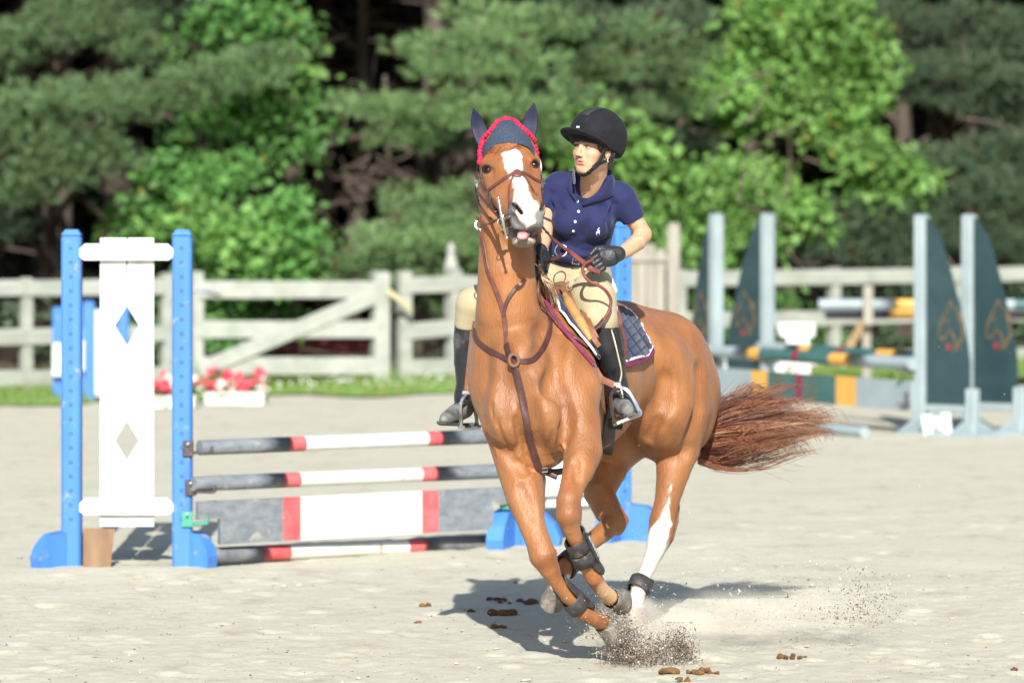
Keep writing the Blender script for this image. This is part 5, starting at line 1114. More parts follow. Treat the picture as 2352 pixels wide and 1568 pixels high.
# ------------------------------------------------------------------ the rider
rider = empty('person', P(1320, 640, .5))
tag(rider, 'woman rider in navy polo shirt, beige breeches, black helmet and tall black boots', 'person')
HC = P(1364, 338.5, .20); HF = frame(40, -3, -4)          # head centre and its axes: lateral, back, up
def hp(x, f, z): return HC + HF[:, 0] * x - HF[:, 1] * f + HF[:, 2] * z
M_skin = mat('skin', (1, 1, 1), .48, .40, attr='skin', col2=(.90, .82, .78), scale=45, mix=(.4, .7), bump=.05, bscale=220, sss=.12)
def rng(a, b, st): return np.arange(a, b, st)
def skin_body():
    xs = rng(.10, .68, .0042); ys = np.concatenate((rng(-.06, .24, .0035), rng(.24, .62, .0065))); zs = np.concatenate((rng(1.46, 2.06, .006), rng(2.06, 2.36, .0032)))
    s = SDF(xs, ys, zs)
    E = lambda x, f, z, r, k=.012, op='add': s.ell(hp(x, f, z), r, HF, k, op)
    def C(a, ra, b, rb, k=.012, op='add', sq=None): s.cone(hp(*a), ra, hp(*b), rb, k, op, sq)
    E(0, -.015, .045, (.072, .092, .085)); E(0, .035, -.030, (.060, .054, .082), .02)
    C((-.045, -.005, -.060), .016, (-.016, .062, -.104), .015, .022); C((.045, -.005, -.060), .016, (.016, .062, -.104), .015, .022)
    E(0, .068, -.101, (.019, .017, .016), .016)
    E(-.036, .056, -.032, (.024, .024, .022), .018); E(.036, .056, -.032, (.024, .024, .022), .018)
    E(-.023, .052, -.070, (.023, .024, .030), .02); E(.023, .052, -.070, (.023, .024, .030), .02)
    C((-.036, .074, .014), .010, (-.008, .083, .012), .010, .012); C((.036, .074, .014), .010, (.008, .083, .012), .010, .012)
    E(-.030, .100, -.003, (.017, .016, .010), .012, 'sub'); E(.030, .100, -.003, (.017, .016, .010), .012, 'sub')
    for sx in (-1, 1):
        E(sx * .0305, .0795, .0070, (.0165, .0085, .0055), .004); E(sx * .0305, .0790, -.0090, (.0150, .0075, .0048), .004)
    C((0, .084, .006), .0075, (0, .104, -.034), .0085, .012); E(0, .106, -.040, (.0095, .010, .0085), .006)
    E(-.0125, .096, -.043, (.0075, .010, .007), .005); E(.0125, .096, -.043, (.0075, .010, .007), .005)
    s.ell(hp(-.006, .103, -.0485), (.003, .005, .003), HF, .003, 'sub'); s.ell(hp(.006, .103, -.0485), (.003, .005, .003), HF, .003, 'sub')
    E(0, .077, -.064, (.025, .014, .020), .014)
    C((-.0205, .0765, -.0680), .0026, (-.005, .0830, -.0650), .0034, .004); C((.0205, .0765, -.0680), .0026, (.005, .0830, -.0650), .0034, .004); C((-.005, .0830, -.0650), .0034, (.005, .0830, -.0650), .0034, .003)
    C((-.0185, .0765, -.0718), .0028, (0, .0825, -.0748), .0042, .004); C((.0185, .0765, -.0718), .0028, (0, .0825, -.0748), .0042, .004)
    C((-.0165, .0850, -.0698), .0015, (.0165, .0850, -.0698), .0016, .002, 'sub'); C((-.009, .0892, -.0702), .0026, (.009, .0892, -.0702), .0026, .002, 'sub')
    E(0, .083, -.086, (.016, .006, .0035), .006, 'sub')
    for sx in (-1, 1):
        E(sx * .070, -.012, -.018, (.008, .019, .031), .006); E(sx * .079, -.010, -.016, (.006, .011, .019), .005, 'sub')
    # neck and body under the shirt
    nb = P(1363, 448, .345)
    s.cone(hp(0, -.022, -.06), .052, nb, .056, .025, sq=((0, 1, 0), 1.0)); s.cone(hp(0, .01, -.085), .034, P(1354, 450, .315), .042, .03)
    s.cone(hp(.040, -.02, -.06), .012, P(1345, 458, .290), .012, .02); s.cone(hp(-.035, .0, -.08), .011, P(1340, 458, .295), .011, .02)
    s.cone(P(1300, 436, .39), .034, P(1425, 456, .38), .034, .02); s.ell(P(1338, 505, .41), (.12, .06, .13), frame(0, -8), .03)
    s.ell(P(1348, 460, .345), (.055, .05, .045), None, .03)
    # her left arm (viewer's right), elbow out, hand at the waist
    s.chain([(P(1428, 455, .375), .034), (P(1456, 503, .378), .0405), (P(1477, 536, .385), .0355), (P(1464, 556, .34), .037), (P(1440, 574, .28), .032), (P(1414, 590, .21), .026)], .02)
    s.cone(P(1480, 538, .39), .026, P(1483, 545, .385), .020, .02)
    # her right arm behind the horse's head
    s.chain([(P(1280, 432, .38), .034), (P(1255, 482, .352), .0395), (P(1250, 545, .27), .034), (P(1238, 590, .15), .026)], .02)
    return s
sk = skin_body(); V, Q = sk.mesh('body', 1); V, Q = largest(V, Q); del sk
def skin_cols(V):
    L = (V - HC) @ HF; x, f, z = L[:, 0], -L[:, 1], L[:, 2]
    C = np.tile(np.array((.53, .315, .205)), (len(V), 1)) * (1 + .03 * vnoise(V, 40, 5))[:, None]
    def bl(w, c):
        nonlocal C; w = np.clip(w, 0, 1)[:, None]; C = C * (1 - w) + np.array(c) * w
    head = z > -.13
    bl(.35 * smooth01(1.2 - np.hypot((np.abs(x) - .038) / .022, (z + .035) / .022)) * head * (f > .03), (.62, .28, .19))
    bl(.8 * smooth01((.0058 - .12 * np.abs(x) - np.abs(z + .0655)) / .003) * (np.abs(x) < .022) * (f > .070) * (z > -.0698), (.50, .19, .16))
    bl(.8 * smooth01((.0072 - .16 * np.abs(x) - np.abs(z + .0755)) / .003) * (np.abs(x) < .020) * (f > .070) * (z <= -.0698), (.55, .22, .19))
    bl(smooth01((.0022 - np.abs(z + .0700)) / .0016) * (np.abs(x) < .017) * (f > .07), (.16, .04, .035))
    bl(.9 * smooth01((.0042 - np.abs(z - .0165 + 4.5 * (np.abs(x) - .028) ** 2)) / .003) * (np.abs(np.abs(x) - .028) < .021) * (f > .04), (.07, .035, .02))
    bl(.75 * smooth01(1.25 - np.hypot((np.abs(x) - .031) / .019, (z + .001) / .011)) * (f > .05), (.22, .11, .08))
    bl(smooth01((.0035 - np.hypot(np.abs(x) - .006, z + .0485)) / .002) * (f > .09), (.12, .04, .03))
    bl(.8 * smooth01((.0016 - np.hypot(x - .034, z + .047)) / .001) * (f > .03), (.15, .07, .05))
    return np.clip(C, .01, .9)
me = mk_mesh('body', V, Q); set_col(me, 'skin', skin_cols(V)); add_obj('body', me, M_skin, rider)
RT = bvh(V, Q)
M_eyew = mat('eyeball', (.36, .32, .30), .15, .6); M_iris = mat('iris', (.035, .017, .010), .08, .7); M_hairb = mat('dark_hair', (.022, .012, .009), .5, .5, col2=(.05, .028, .018), scale=80, stretch=(1, 1, .1))
for sx in (-1, 1):
    b = MB(); c = hp(sx * .0305, .0742, -.0012); b.sphere(c, .0118, 16)
    ey = b.build('eye', M_eyew, rider, True)
    g = nrm(-HF[:, 1] * 1.0 + HF[:, 0] * (-.12) - HF[:, 2] * .08); MB().sphere(c + g * .0072, (.0062, .0062, .0062), 14).build('iris', M_iris, ey, True)
    lid = MB(); arc = [hp(sx * .0305 + .0150 * math.cos(a), .0868 - .006 * abs(math.cos(a)) ** 2, -.0020 + .0050 * math.sin(a)) for a in np.linspace(.05, math.pi - .05, 9)]
    lid.tube(arc, .0022, 6); lid.build('eyelash', M_hairb, rider, True)
# hair under the helmet
s = SDF(rng(HC[0] - .14, HC[0] + .16, .004), rng(HC[1] - .12, HC[1] + .18, .004), rng(HC[2] - .14, HC[2] + .12, .004))
s.ell(hp(0, -.03, .02), (.082, .085, .085), HF); s.ell(hp(0, -.075, -.055), (.050, .035, .045), HF, .03); s.ell(hp(.066, .022, .012), (.014, .03, .032), HF, .02); s.ell(hp(-.066, .022, .012), (.014, .03, .032), HF, .02)
s.ell(hp(0, .09, -.06), (.052, .09, .075), HF, .01, 'sub')
V, Q = s.mesh('hair'); add_obj('hair', mk_mesh('hair', V, Q), M_hairb, rider)
# helmet
M_helm = mat('helmet_velvet', (.008, .008, .011), .85, .25, col2=(.012, .012, .017), scale=25, bump=.12, bscale=400, sheen=.02)
M_black = mat('black_strap', (.010, .010, .013), .5, .4); M_mesh = mat('helmet_mesh', (.030, .030, .036), .6, .5, bump=.6, bscale=500)
M_silver = mat('steel', (.62, .62, .63), .22, .5, metal=1.0); M_plastic = mat('black_plastic', (.014, .014, .017), .25, .5)
s = SDF(rng(HC[0] - .19, HC[0] + .19, .0035), rng(HC[1] - .20, HC[1] + .20, .0035), rng(HC[2] - .10, HC[2] + .21, .0035))
s.ell(hp(0, -.018, .054), (.112, .140, .119), HF); s.ell(hp(0, -.065, .032), (.100, .092, .111), HF, .03)
s.half(hp(0, .10, .020), -HF[:, 2] - HF[:, 1] * .26, s.x[[0]].tolist() + [s.y[0], s.z[0]], [s.x[-1], s.y[-1], s.z[-1]], .006)
s.ell(hp(0, -.02, .035), (.088, .112, .105), HF, .004, 'sub')
V, Q = s.mesh('helmet', 1); V, Q = largest(V, Q); helm = add_obj('helmet', mk_mesh('helmet', V, Q), M_helm, rider)
HeT = bvh(V, Q)
s = SDF(rng(HC[0] - .22, HC[0] + .19, .003), rng(HC[1] - .22, HC[1] + .15, .003), rng(HC[2] - .04, HC[2] + .10, .003))
R2 = frame(40, -6, -26)
s.ell(hp(0, .066, .026), (.113, .116, .019), R2); s.ell(hp(0, .066, .008), (.109, .115, .016), R2, .003, 'sub'); s.ell(hp(0, -.018, .054), (.109, .137, .116), HF, .003, 'sub')
s.half(hp(0, .035, .0), HF[:, 1], [s.x[0], s.y[0], s.z[0]], [s.x[-1], s.y[-1], s.z[-1]], .004)
V, Q = s.mesh('visor', 1); V, Q = largest(V, Q); add_obj('visor', mk_mesh('visor', V, Q), M_helm, helm)
# raised vent strip over the crown with seams, small badge
def on_helmet(x, f, z, off=.001):
    o = hp(0, -.018, .05); d = nrm(HF[:, 0] * x - HF[:, 1] * f + HF[:, 2] * z); h, n_, i, dd = HeT.ray_cast(Vector(o + d * .3), Vector(-d)); n_ = np.array(n_)
    return np.array(h) + n_ * off, n_
b = MB(); rows = []
for a in np.linspace(0, 1, 16):
    th = math.radians(38 + 110 * a); w = .16 + .05 * math.sin(math.pi * min(1, a * 1.3)); row = [on_helmet(q * w, math.cos(th), math.sin(th), .0022 if abs(q) < .9 else .0003)[0] for q in (-1, -.85, 0, .85, 1)]; rows.append(row)
VV = [p for r in rows for p in r]; b.add(VV, [(i * 5 + j, i * 5 + j + 1, i * 5 + 6 + j, i * 5 + 5 + j) for i in range(15) for j in range(4)]); b.build('vent_strip', M_mesh, helm, True)
b = MB()
for sx in (-1, 1):
    b.tube([on_helmet(sx * (.22 + .07 * math.sin(math.pi * a)), math.cos(math.radians(24 + 130 * a)), math.sin(math.radians(24 + 130 * a)), .0006)[0] for a in np.linspace(0, 1, 14)], .0011, 5)
b.build('seam', M_black, helm, True)
p, n_ = on_helmet(.0, 1, .20, .0016); b = MB(); up = nrm(HF[:, 2] - n_ * (HF[:, 2] @ n_)); rt = nrm(np.cross(up, n_)); b.box(p, (.016, .008, .002), np.stack((rt, up, n_), 1)); b.build('badge', mat('badge', (.55, .62, .75), .3), helm)
b = MB(); b.box(p - up * .011, (.013, .010, .0016), np.stack((rt, up, n_), 1)); b.build('badge_base', mat('badge_navy', (.012, .02, .06), .4), helm)
# chin strap
cs = MB()
def strap(pts, w, t): 
    c = catmull([hp(*q) for q in pts], 6); up = np.array([nrm(q - hp(0, 0.0, -.03)) for q in c]); cs.tube(c, 0, flat=(w, t), up=up)
strap([(.092, .03, .03), (.080, .030, -.02), (.068, .040, -.06), (.050, .052, -.092), (.022, .066, -.122), (0, .071, -.126), (-.030, .060, -.116), (-.055, .04, -.085), (-.074, .028, -.03), (-.088, .03, .03)], .017, .004)
strap([(.092, -.045, .01), (.084, -.035, -.035), (.074, .005, -.058), (.060, .045, -.078)], .015, .004)
cst = cs.build('chin_strap', M_black, helm, True)
b = MB()
for q, sz in (((.061, .051, -.080), (.022, .012, .030)), ((.050, .055, -.094), (.016, .010, .020)), ((.036, .062, -.110), (.018, .010, .016))):
    c = hp(*q); n_ = nrm(c - hp(0, 0, -.04)); d = nrm(hp(.03, .06, -.115) - hp(.07, .04, -.06)); d = nrm(d - n_ * (d @ n_)); b.box(c + n_ * .003, (sz[0], sz[1], sz[2]), np.stack((np.cross(d, n_), n_, d), 1), bev=.003)
b.build('buckle', M_plastic, helm)
MB().tube(catmull([hp(-.060, .042, -.09), hp(-.063, .046, -.115), hp(-.060, .042, -.145), hp(-.060, .04, -.165)], 4), 0, flat=(.014, .003), up=[-HF[:, 1]] * 13).build('strap_end', mat('strap_end', (.10, .10, .11), .6), helm, True)
MB().tube([hp(.078 + .002 * math.cos(a), -.008 + .006 * math.cos(a), -.052 + .008 * math.sin(a)) for a in np.linspace(0, 6.283, 13)], .0018, 6).build('earring', mat('pearl', (.85, .84, .80), .15, .6), rider, True)
# ------------------------------------------------------------------ shirt
M_polo = mat('navy_polo', (.013, .017, .068), .80, .25, col2=(.017, .022, .082), scale=9, bump=.16, bscale=320, sheen=.10)
def fold(s, pts, r, k, op='sub'): s.chain([(P(*q), r) for q in pts], k, op)
def shirt():
    s = SDF(rng(.08, .68, .005), rng(.10, .60, .006), rng(1.60, 2.16, .005))
    fr = frame(2, -8)
    s.ell(P(1340, 478, .385), (.154, .110, .150), fr, .02); s.ell(P(1334, 545, .41), (.132, .100, .13), fr, .06); s.ell(P(1328, 590, .44), (.132, .108, .07), fr, .05)
    s.ell(P(1299, 510, .300), (.062, .055, .060), None, .05); s.ell(P(1370, 518, .296), (.064, .056, .062), None, .05)
    s.chain([(P(1285, 428, .37), .056), (P(1360, 430, .345), .066), (P(1424, 450, .36), .054)], .05)
    s.cone(P(1284, 428, .37), .056, P(1270, 455, .365), .054, .04); s.cone(P(1425, 452, .36), .054, P(1440, 476, .37), .052, .04)
    s.ccone(P(1278, 428, .37), .060, P(1254, 480, .35), .053, .022); s.ccone(P(1428, 452, .36), .058, P(1457, 504, .38), .053, .022)
    s.ccone(P(1364, 446, .335), .074, P(1372, 393, .275), .060, .03)                               # collar stand
    # folds
    for q in ([(1410, 470, .30), (1398, 510, .26), (1400, 545, .30)], [(1425, 500, .30), (1412, 540, .32)], [(1300, 560, .30), (1330, 580, .315), (1370, 578, .32)],
              [(1285, 575, .32), (1320, 598, .325), (1365, 596, .33)], [(1395, 552, .33), (1360, 566, .30), (1330, 567, .30)], [(1272, 470, .30), (1290, 480, .28)], [(1266, 445, .30), (1262, 490, .285)],
              [(1262, 530, .32), (1290, 548, .30)], [(1448, 470, .29), (1466, 500, .31)], [(1335, 470, .262), (1345, 500, .235), (1336, 540, .275)]):
        fold(s, q, .010, .022)
    for q in ([(1400, 470, .285), (1388, 500, .262)], [(1290, 568, .318), (1340, 586, .325)], [(1270, 455, .30), (1280, 478, .29)], [(1300, 590, .335), (1350, 604, .34)]):
        fold(s, q, .007, .018, 'add')
    # openings: sleeves, V neck, hem
    s.cone(P(1252, 488, .348), .042, P(1242, 515, .335), .050, .004, 'sub'); s.cone(P(1461, 511, .383), .043, P(1478, 540, .40), .050, .004, 'sub')
    s.cone(P(1376, 366, .25), .054, P(1367, 416, .30), .049, .004, 'sub')
    s.cone(P(1352, 390, .14), .056, P(1351, 412, .18), .046, .004, 'sub'); s.cone(P(1351, 412, .18), .046, P(1329, 464, .23), .005, .004, 'sub')
    s.half(P(1330, 612, .4), (.05, 0, -1), [.05, .05, 1.5], [.7, .7, 1.75], .006)
    return s
s = shirt(); V, Q = s.mesh('polo_shirt', 1); V, Q = largest(V, Q); shirt_o = add_obj('polo_shirt', mk_mesh('polo_shirt', V, Q), M_polo, rider); ShT = bvh(V, Q)
def on_shirt(px, py, off=.002):
    p, n_, ok = cast(ShT, px, py, .26, off); return p, n_
# collar: two turned-down leaves
def sheet(name, grid, th, m, parent, smooth=True):
    """grid (u,v) of points -> a sheet with thickness"""
    G_ = np.asarray(grid, float); nu, nv = G_.shape[:2]; du = np.gradient(G_, axis=0); dv = np.gradient(G_, axis=1); N = np.cross(du, dv); N /= np.maximum(np.linalg.norm(N, axis=2), 1e-9)[..., None]
    A = (G_ + N * th / 2).reshape(-1, 3); B = (G_ - N * th / 2).reshape(-1, 3); n = nu * nv; F = []
    for i in range(nu - 1):
        for j in range(nv - 1):
            a = i * nv + j; F.append((a, a + 1, a + nv + 1, a + nv)); F.append((n + a, n + a + nv, n + a + nv + 1, n + a + 1))
    for i in range(nu - 1):
        for j in (0, nv - 1): a = i * nv + j; F.append((a, a + nv, n + a + nv, n + a))
    for j in range(nv - 1):
        for i in (0, nu - 1): a = i * nv + j; F.append((a, a + 1, n + a + 1, n + a))
    b = MB(); b.add(np.concatenate((A, B)), F); return b.build(name, m, parent, smooth)
def collar(ins, outs, base_off=.006):
    g = []
    for a, b_ in zip(ins, outs):
        row = []
        for t in np.linspace(0, 1, 6):
            px, py = a[0] + (b_[0] - a[0]) * t, a[1] + (b_[1] - a[1]) * t
            p, n_, ok = cast(ShT, px, py, .3, base_off + .010 * math.sin(math.pi * t) ** .7); 
            if not ok: p = P(px, py, .31)
            row.append(p)
        g.append(row)
    return sheet('collar', g, .0035, M_polo, shirt_o)
lerp = lambda a, b, t: (a[0] + (b[0] - a[0]) * t, a[1] + (b[1] - a[1]) * t)
ins = [(1396, 398), (1393, 412), (1386, 424), (1372, 440), (1356, 454), (1338, 468)]; outs = [(1402, 398), (1407, 414), (1409, 430), (1408, 449), (1386, 458), (1345, 473)]
collar(ins, outs)
ins = [(1326, 404), (1322, 418), (1322, 434), (1324, 448), (1327, 462)]; outs = [(1316, 402), (1304, 414), (1302, 430), (1310, 446), (1322, 462)]
collar(ins, outs)
# placket and buttons
pl = MB(); c = []; nn = []
for py in np.linspace(466, 536, 14): p, n_ = on_shirt(1327 - .15 * (py - 466) + 0, py, .0012); c.append(p); nn.append(n_)
pl.tube(c, 0, flat=(.030, .0026), up=nn); pl.build('placket', M_polo, shirt_o, True)
M_btn = mat('button', (.72, .74, .72), .25, .5)
for px, py in ((1326, 462.5), (1328.5, 486.5), (1320.5, 509), (1316.5, 530)):
    p, n_ = on_shirt(px, py, .0035); MB().lathe([(.002, -.0015), (.0062, -.001), (.0062, .0008), (.0048, .0014), (.0020, .0007)], p, n_, 14).build('button', M_btn, rider, True)
# chest emblem: a mounted player with a raised mallet, about 3 cm
def emblem():
    poly1 = [(-3.2, -1.0), (-2.6, .9), (-1.2, 1.5), (.2, 1.3), (1.6, 2.4), (2.6, 2.6), (3.0, 1.7), (2.0, 1.2), (1.9, .1), (2.6, -1.4), (2.0, -3.2), (1.4, -3.2), (1.7, -1.6), (.8, -.7), (-1.0, -.8), (-1.6, -2.2), (-1.9, -4.2), (-2.6, -4.2), (-2.4, -2.0), (-2.8, -1.0), (-3.4, -2.6), (-3.8, -2.4)]
    poly2 = [(-.7, 1.2), (-1.0, 3.0), (-.4, 4.2), (.4, 4.2), (.5, 3.0), (1.6, 2.6), (1.5, 2.1), (.5, 2.2), (.6, .2), (.1, -1.0), (-.4, -.9), (-.2, .4)]
    poly3 = [(-.5, 4.5), (-.1, 5.3), (.5, 5.2), (.6, 4.5), (.1, 4.2)]; poly4 = [(.5, 3.2), (2.0, 5.4), (1.7, 5.7), (.3, 3.7)]; poly5 = [(1.2, 5.6), (2.4, 5.2), (2.5, 5.6), (1.3, 6.0)]
    b = MB()
    for pol in (poly1, poly2, poly3, poly4, poly5):
        vs = []
        for a, q in pol: p, n_ = on_shirt(1374 + a * 1.45, 533 - 0 - q * 1.75, .0012); vs.append(p)
        bm = bmesh.new(); f = bm.faces.new([bm.verts.new(Vector((a, q, 0))) for a, q in pol]); t = bmesh.ops.triangulate(bm, faces=[f])['faces']; bm.verts.index_update(); T = [[v.index for v in k.verts] for k in t]; bm.free()
        b.add(vs, T); b.add([q - np.array((0, -.0008, 0)) for q in vs], T)
    b.build('emblem', mat('emblem_thread', (.78, .80, .84), .7), shirt_o, fixn=False)
emblem()
MB().tube([cast(RT, x, y, .25, .0015)[0] for x, y in ((1340, 440), (1343, 452), (1349, 464), (1353, 470), (1357, 462), (1361, 450))], .0009, 5).build('necklace', mat('gold', (.7, .5, .2), .25, metal=1), rider, True)
# ------------------------------------------------------------------ breeches
M_brch = mat('beige_breeches', (.41, .355, .225), .78, .25, col2=(.37, .315, .195), scale=7, bump=.10, bscale=260, sheen=.08)
s = SDF(rng(-.30, .58, .006), rng(.05, .78, .007), rng(1.30, 1.74, .006))
s.ell(P(1322, 632, .50), (.160, .130, .125), frame(4, -10), .03); s.ell(P(1328, 592, .45), (.128, .105, .05), frame(2, -9), .04)
s.chain([(P(1345, 650, .46), .103), (P(1364, 690, .29), .100), (P(1376, 735, .16), .080), (P(1384, 775, .16), .064)], .04)
s.chain([(P(1282, 645, .50), .105), (P(1170, 670, .46), .098), (P(1086, 700, .42), .076), (P(1076, 740, .44), .062)], .04)
for q in ([(1290, 640, .34), (1330, 632, .34), (1370, 622, .36)], [(1285, 628, .36), (1310, 640, .34)], [(1300, 652, .33), (1345, 648, .32)], [(1275, 620, .38), (1300, 632, .35)], [(1330, 800, .16), (1352, 770, .14), (1366, 740, .13)]):
    s.chain([(P(*a), .009) for a in q], .018, 'sub')
V, Q = s.mesh('breeches', 1); V, Q = largest(V, Q); brc = add_obj('breeches', mk_mesh('breeches', V, Q), M_brch, rider); BrT = bvh(V, Q)
b = MB()
for tr in ([(1333, 612), (1332, 640), (1318, 665)], [(1372, 700), (1385, 735), (1392, 765)], [(1289, 612), (1293, 630), (1287, 648)]):
    b.tube([cast(BrT, x, y, .3, .0006)[0] for x, y in catmull(tr, 5)], .0012, 5)
b.build('seam', mat('thread', (.36, .31, .19), .8), brc, True)
# belt
M_belt = mat('black_leather_belt', (.012, .012, .016), .35, .5)
b = MB(); fr = frame(2, -11); cc = P(1327, 583, .445)
pts = [cc + fr @ np.array((.136 * math.cos(a), .112 * math.sin(a), .0)) for a in np.linspace(0, 2 * math.pi, 40)]; up = [fr @ np.array((math.cos(a), math.sin(a), 0)) for a in np.linspace(0, 2 * math.pi, 40)]
b.tube(np.array(pts) - fr[:, 2] * .028, 0, flat=(.034, .005), up=up); belt = b.build('belt', M_belt, rider, True)
b = MB()
for k in range(5): 
    a = math.radians(-138 + k * 16); b.sphere(cc + fr @ np.array((.139 * math.cos(a), .115 * math.sin(a), -.028)), .0032, 8)
b.build('belt_stud', M_silver, belt, True)
b = MB(); q = [cc + fr @ np.array((.140 * math.cos(a) , .117 * math.sin(a), z)) for a, z in ((math.radians(-96), -.010), (math.radians(-84), -.010), (math.radians(-84), -.046), (math.radians(-96), -.046), (math.radians(-96), -.010))]; b.tube(q, .0028, 6); b.build('belt_buckle', M_silver, belt, True)
# ------------------------------------------------------------------ boots
M_boot = mat('black_boot_leather', (.012, .012, .016), .34, .5, col2=(.020, .020, .025), scale=16, bump=.15, bscale=26, dirt=((.12, .12, .115), 9, .56, .74))
M_dusty = mat('dusty_boot_leather', (.06, .062, .064), .6, .4, col2=(.20, .20, .185), scale=22, mix=(.3, .7), bump=.25, bscale=45)
def boot(shaft, foot, toe_r, lo, hi, name, wr):
    s = SDF(rng(lo[0], hi[0], .005), rng(lo[1], hi[1], .005), rng(lo[2], hi[2], .005))
    s.chain([(P(*q[:3]), q[3]) for q in shaft], .01); s.half(P(*shaft[0][:3]) + np.array((0, 0, .012)), (.25, .05, 1), lo, hi, .004)
    s.chain([(P(*q[:3]), q[3]) for q in foot], .03)
    for q in wr: s.chain([(P(*a), .006) for a in q], .012, 'sub')
    V, Q = s.mesh(name, 1); V, Q = largest(V, Q); return V, Q
V, Q = boot([(1384, 750, .14, .075), (1391, 790, .150, .075), (1404, 830, .18, .063), (1414, 868, .21, .047), (1417, 892, .22, .046)],
            [(1416, 890, .22, .046), (1419, 920, .22, .046), (1428, 928, .15, .046), (1438, 935, .09, .042), (1441, 938, .065, .034)], .04, (.25, .03, 1.00), (.62, .42, 1.42), 'tall_boot',
            ([(1396, 880, .21), (1412, 886, .205), (1432, 882, .22)], [(1398, 896, .205), (1414, 903, .19), (1434, 896, .21)], [(1402, 912, .19), (1418, 916, .17), (1436, 910, .19)], [(1390, 860, .21), (1420, 866, .20)]))
me = mk_mesh('tall_boot', V, Q); o1 = add_obj('tall_boot', me, [M_boot, M_dusty], rider); BtT = bvh(V, Q)
cen = V[Q].mean(1); fx, fy = proj(cen); me.polygons.foreach_set('material_index', ((fy > 916 + .1 * (fx - 1430)) & (cen[:, 1] < .165)).astype(np.int32))
b = MB(); so = catmull([P(1412, 967, .23), P(1424, 964, .16), P(1440, 960, .08), P(1445, 957, .05)], 5); b.tube(so, 0, flat=(np.concatenate((np.full(8, .072), np.linspace(.078, .05, len(so) - 8))), .014), up=[np.array((.15, 0, 1))] * len(so)); b.tube([P(1412, 976, .27), P(1414, 976, .22)], 0, flat=(.062, .035), up=[np.array((.1, 0, 1))] * 2); b.build('sole', mat('boot_sole', (.03, .03, .03), .7), o1)
b = MB(); b.tube([cast(BtT, x, y, .2, .0012)[0] for x, y in catmull([(1396, 733), (1408, 770), (1419, 815), (1427, 855), (1424, 880), (1431, 912)], 6)], .0034, 6); b.build('piping', mat('cream_piping', (.66, .60, .42), .6), o1, True)
V, Q = boot([(1078, 738, .45, .064), (1074, 780, .45, .062), (1072, 830, .46, .056), (1072, 880, .46, .046), (1070, 908, .46, .045)],
            [(1070, 910, .46, .045), (1066, 938, .44, .043), (1046, 950, .37, .040), (1026, 960, .30, .030), (1020, 963, .28, .022)], .04, (-.45, .16, .88), (-.05, .62, 1.43), 'tall_boot', ())
me = mk_mesh('tall_boot', V, Q); o2 = add_obj('tall_boot', me, [M_boot, M_dusty], rider); fx, fy = proj(V[Q].mean(1)); me.polygons.foreach_set('material_index', ((fy > 925 - .4 * (fx - 1050))).astype(np.int32))
b = MB(); so = catmull([P(1078, 976, .45), P(1052, 974, .38), P(1024, 974, .29), P(1014, 970, .26)], 5); b.tube(so, 0, flat=(np.linspace(.075, .05, len(so)), .013), up=[np.array((0, 0, 1))] * len(so)); b.build('sole', mat('boot_sole', (.05, .05, .05), .7), o2)
# ------------------------------------------------------------------ gloves: five fingers round the rein
M_glove = mat('black_glove', (.018, .018, .023), .45, .45, col2=(.028, .028, .034), scale=30, bump=.3, bscale=90)
def glove(C, fr, lo, hi, wrist):
    """C palm centre; fr columns: across the knuckles (index -> little), toward the fingertips, out of the back of the hand"""
    s = SDF(rng(lo[0], hi[0], .0032), rng(lo[1], hi[1], .0032), rng(lo[2], hi[2], .0032))
    q = lambda a, b_, c: C + fr[:, 0] * a + fr[:, 1] * b_ + fr[:, 2] * c
    s.ell(q(0, -.012, 0), (.042, .050, .021), fr, .01); s.cone(wrist[0], .031, wrist[1], .033, .02); s.cone(q(0, -.045, 0), .030, wrist[0], .030, .02)
    for i, (x, L) in enumerate(((-.031, .92), (-.0105, 1.0), (.0105, .95), (.030, .78))):
        k0 = q(x, .030, .006); k1 = q(x * 1.02, .030 + .030 * L, .000); k2 = q(x, .050 + .012 * L, -.030); k3 = q(x, .028, -.040)
        s.chain([(k0, .0118), (k1, .0108), (k2, .0098), (k3, .0088)], .0035); s.cone(k0, .0122, k0, .0122, .006)
    s.chain([(q(-.036, -.028, -.010), .016), (q(-.052, .004, -.018), .0125), (q(-.044, .034, -.026), .0105), (q(-.028, .048, -.034), .009)], .008)
    return s.mesh('glove', 1)
Cg = P(1388, 594, .19)
g1 = nrm(P(1372, 622, .19) - P(1350, 580, .17)); g2 = nrm(P(1356, 606, .14) - P(1400, 588, .20)); g2 = nrm(g2 - g1 * (g1 @ g2)); g3 = np.cross(g1, g2); g3 = g3 if g3[1] < 0 else -g3
frg = np.stack((g1, g2, g3), 1)
V, Q = glove(Cg, frg, Cg - .13, Cg + .13, (P(1404, 591, .21), P(1420, 583, .22))); add_obj('glove', mk_mesh('glove', V, Q), M_glove, rider)
GT = bvh(V, Q)
b = MB(); b.tube([P(1413, 576, .185), P(1418, 590, .18), P(1418, 603, .20), P(1412, 606, .235)], 0, flat=(.012, .003), up=[np.array((.8, -.5, .2))] * 4); b.build('glove_tab', M_black, rider, True)
b = MB(); p, n_, ok = cast(GT, 1400, 590, .15, .001); b.lathe([(.017, -.002), (.0175, .001), (.015, .0016)], p, n_, 18); b.build('glove_patch', M_glove, rider, True)
Cg2 = P(1236, 606, .12); V, Q = glove(Cg2, np.stack((nrm((.2, .3, -.9)), nrm((-.3, -.9, -.3)), np.cross(nrm((.2, .3, -.9)), nrm((-.3, -.9, -.3)))), 1), Cg2 - .13, Cg2 + .13, (P(1238, 588, .17), P(1240, 575, .19))); add_obj('glove', mk_mesh('glove', V, Q), M_glove, rider)
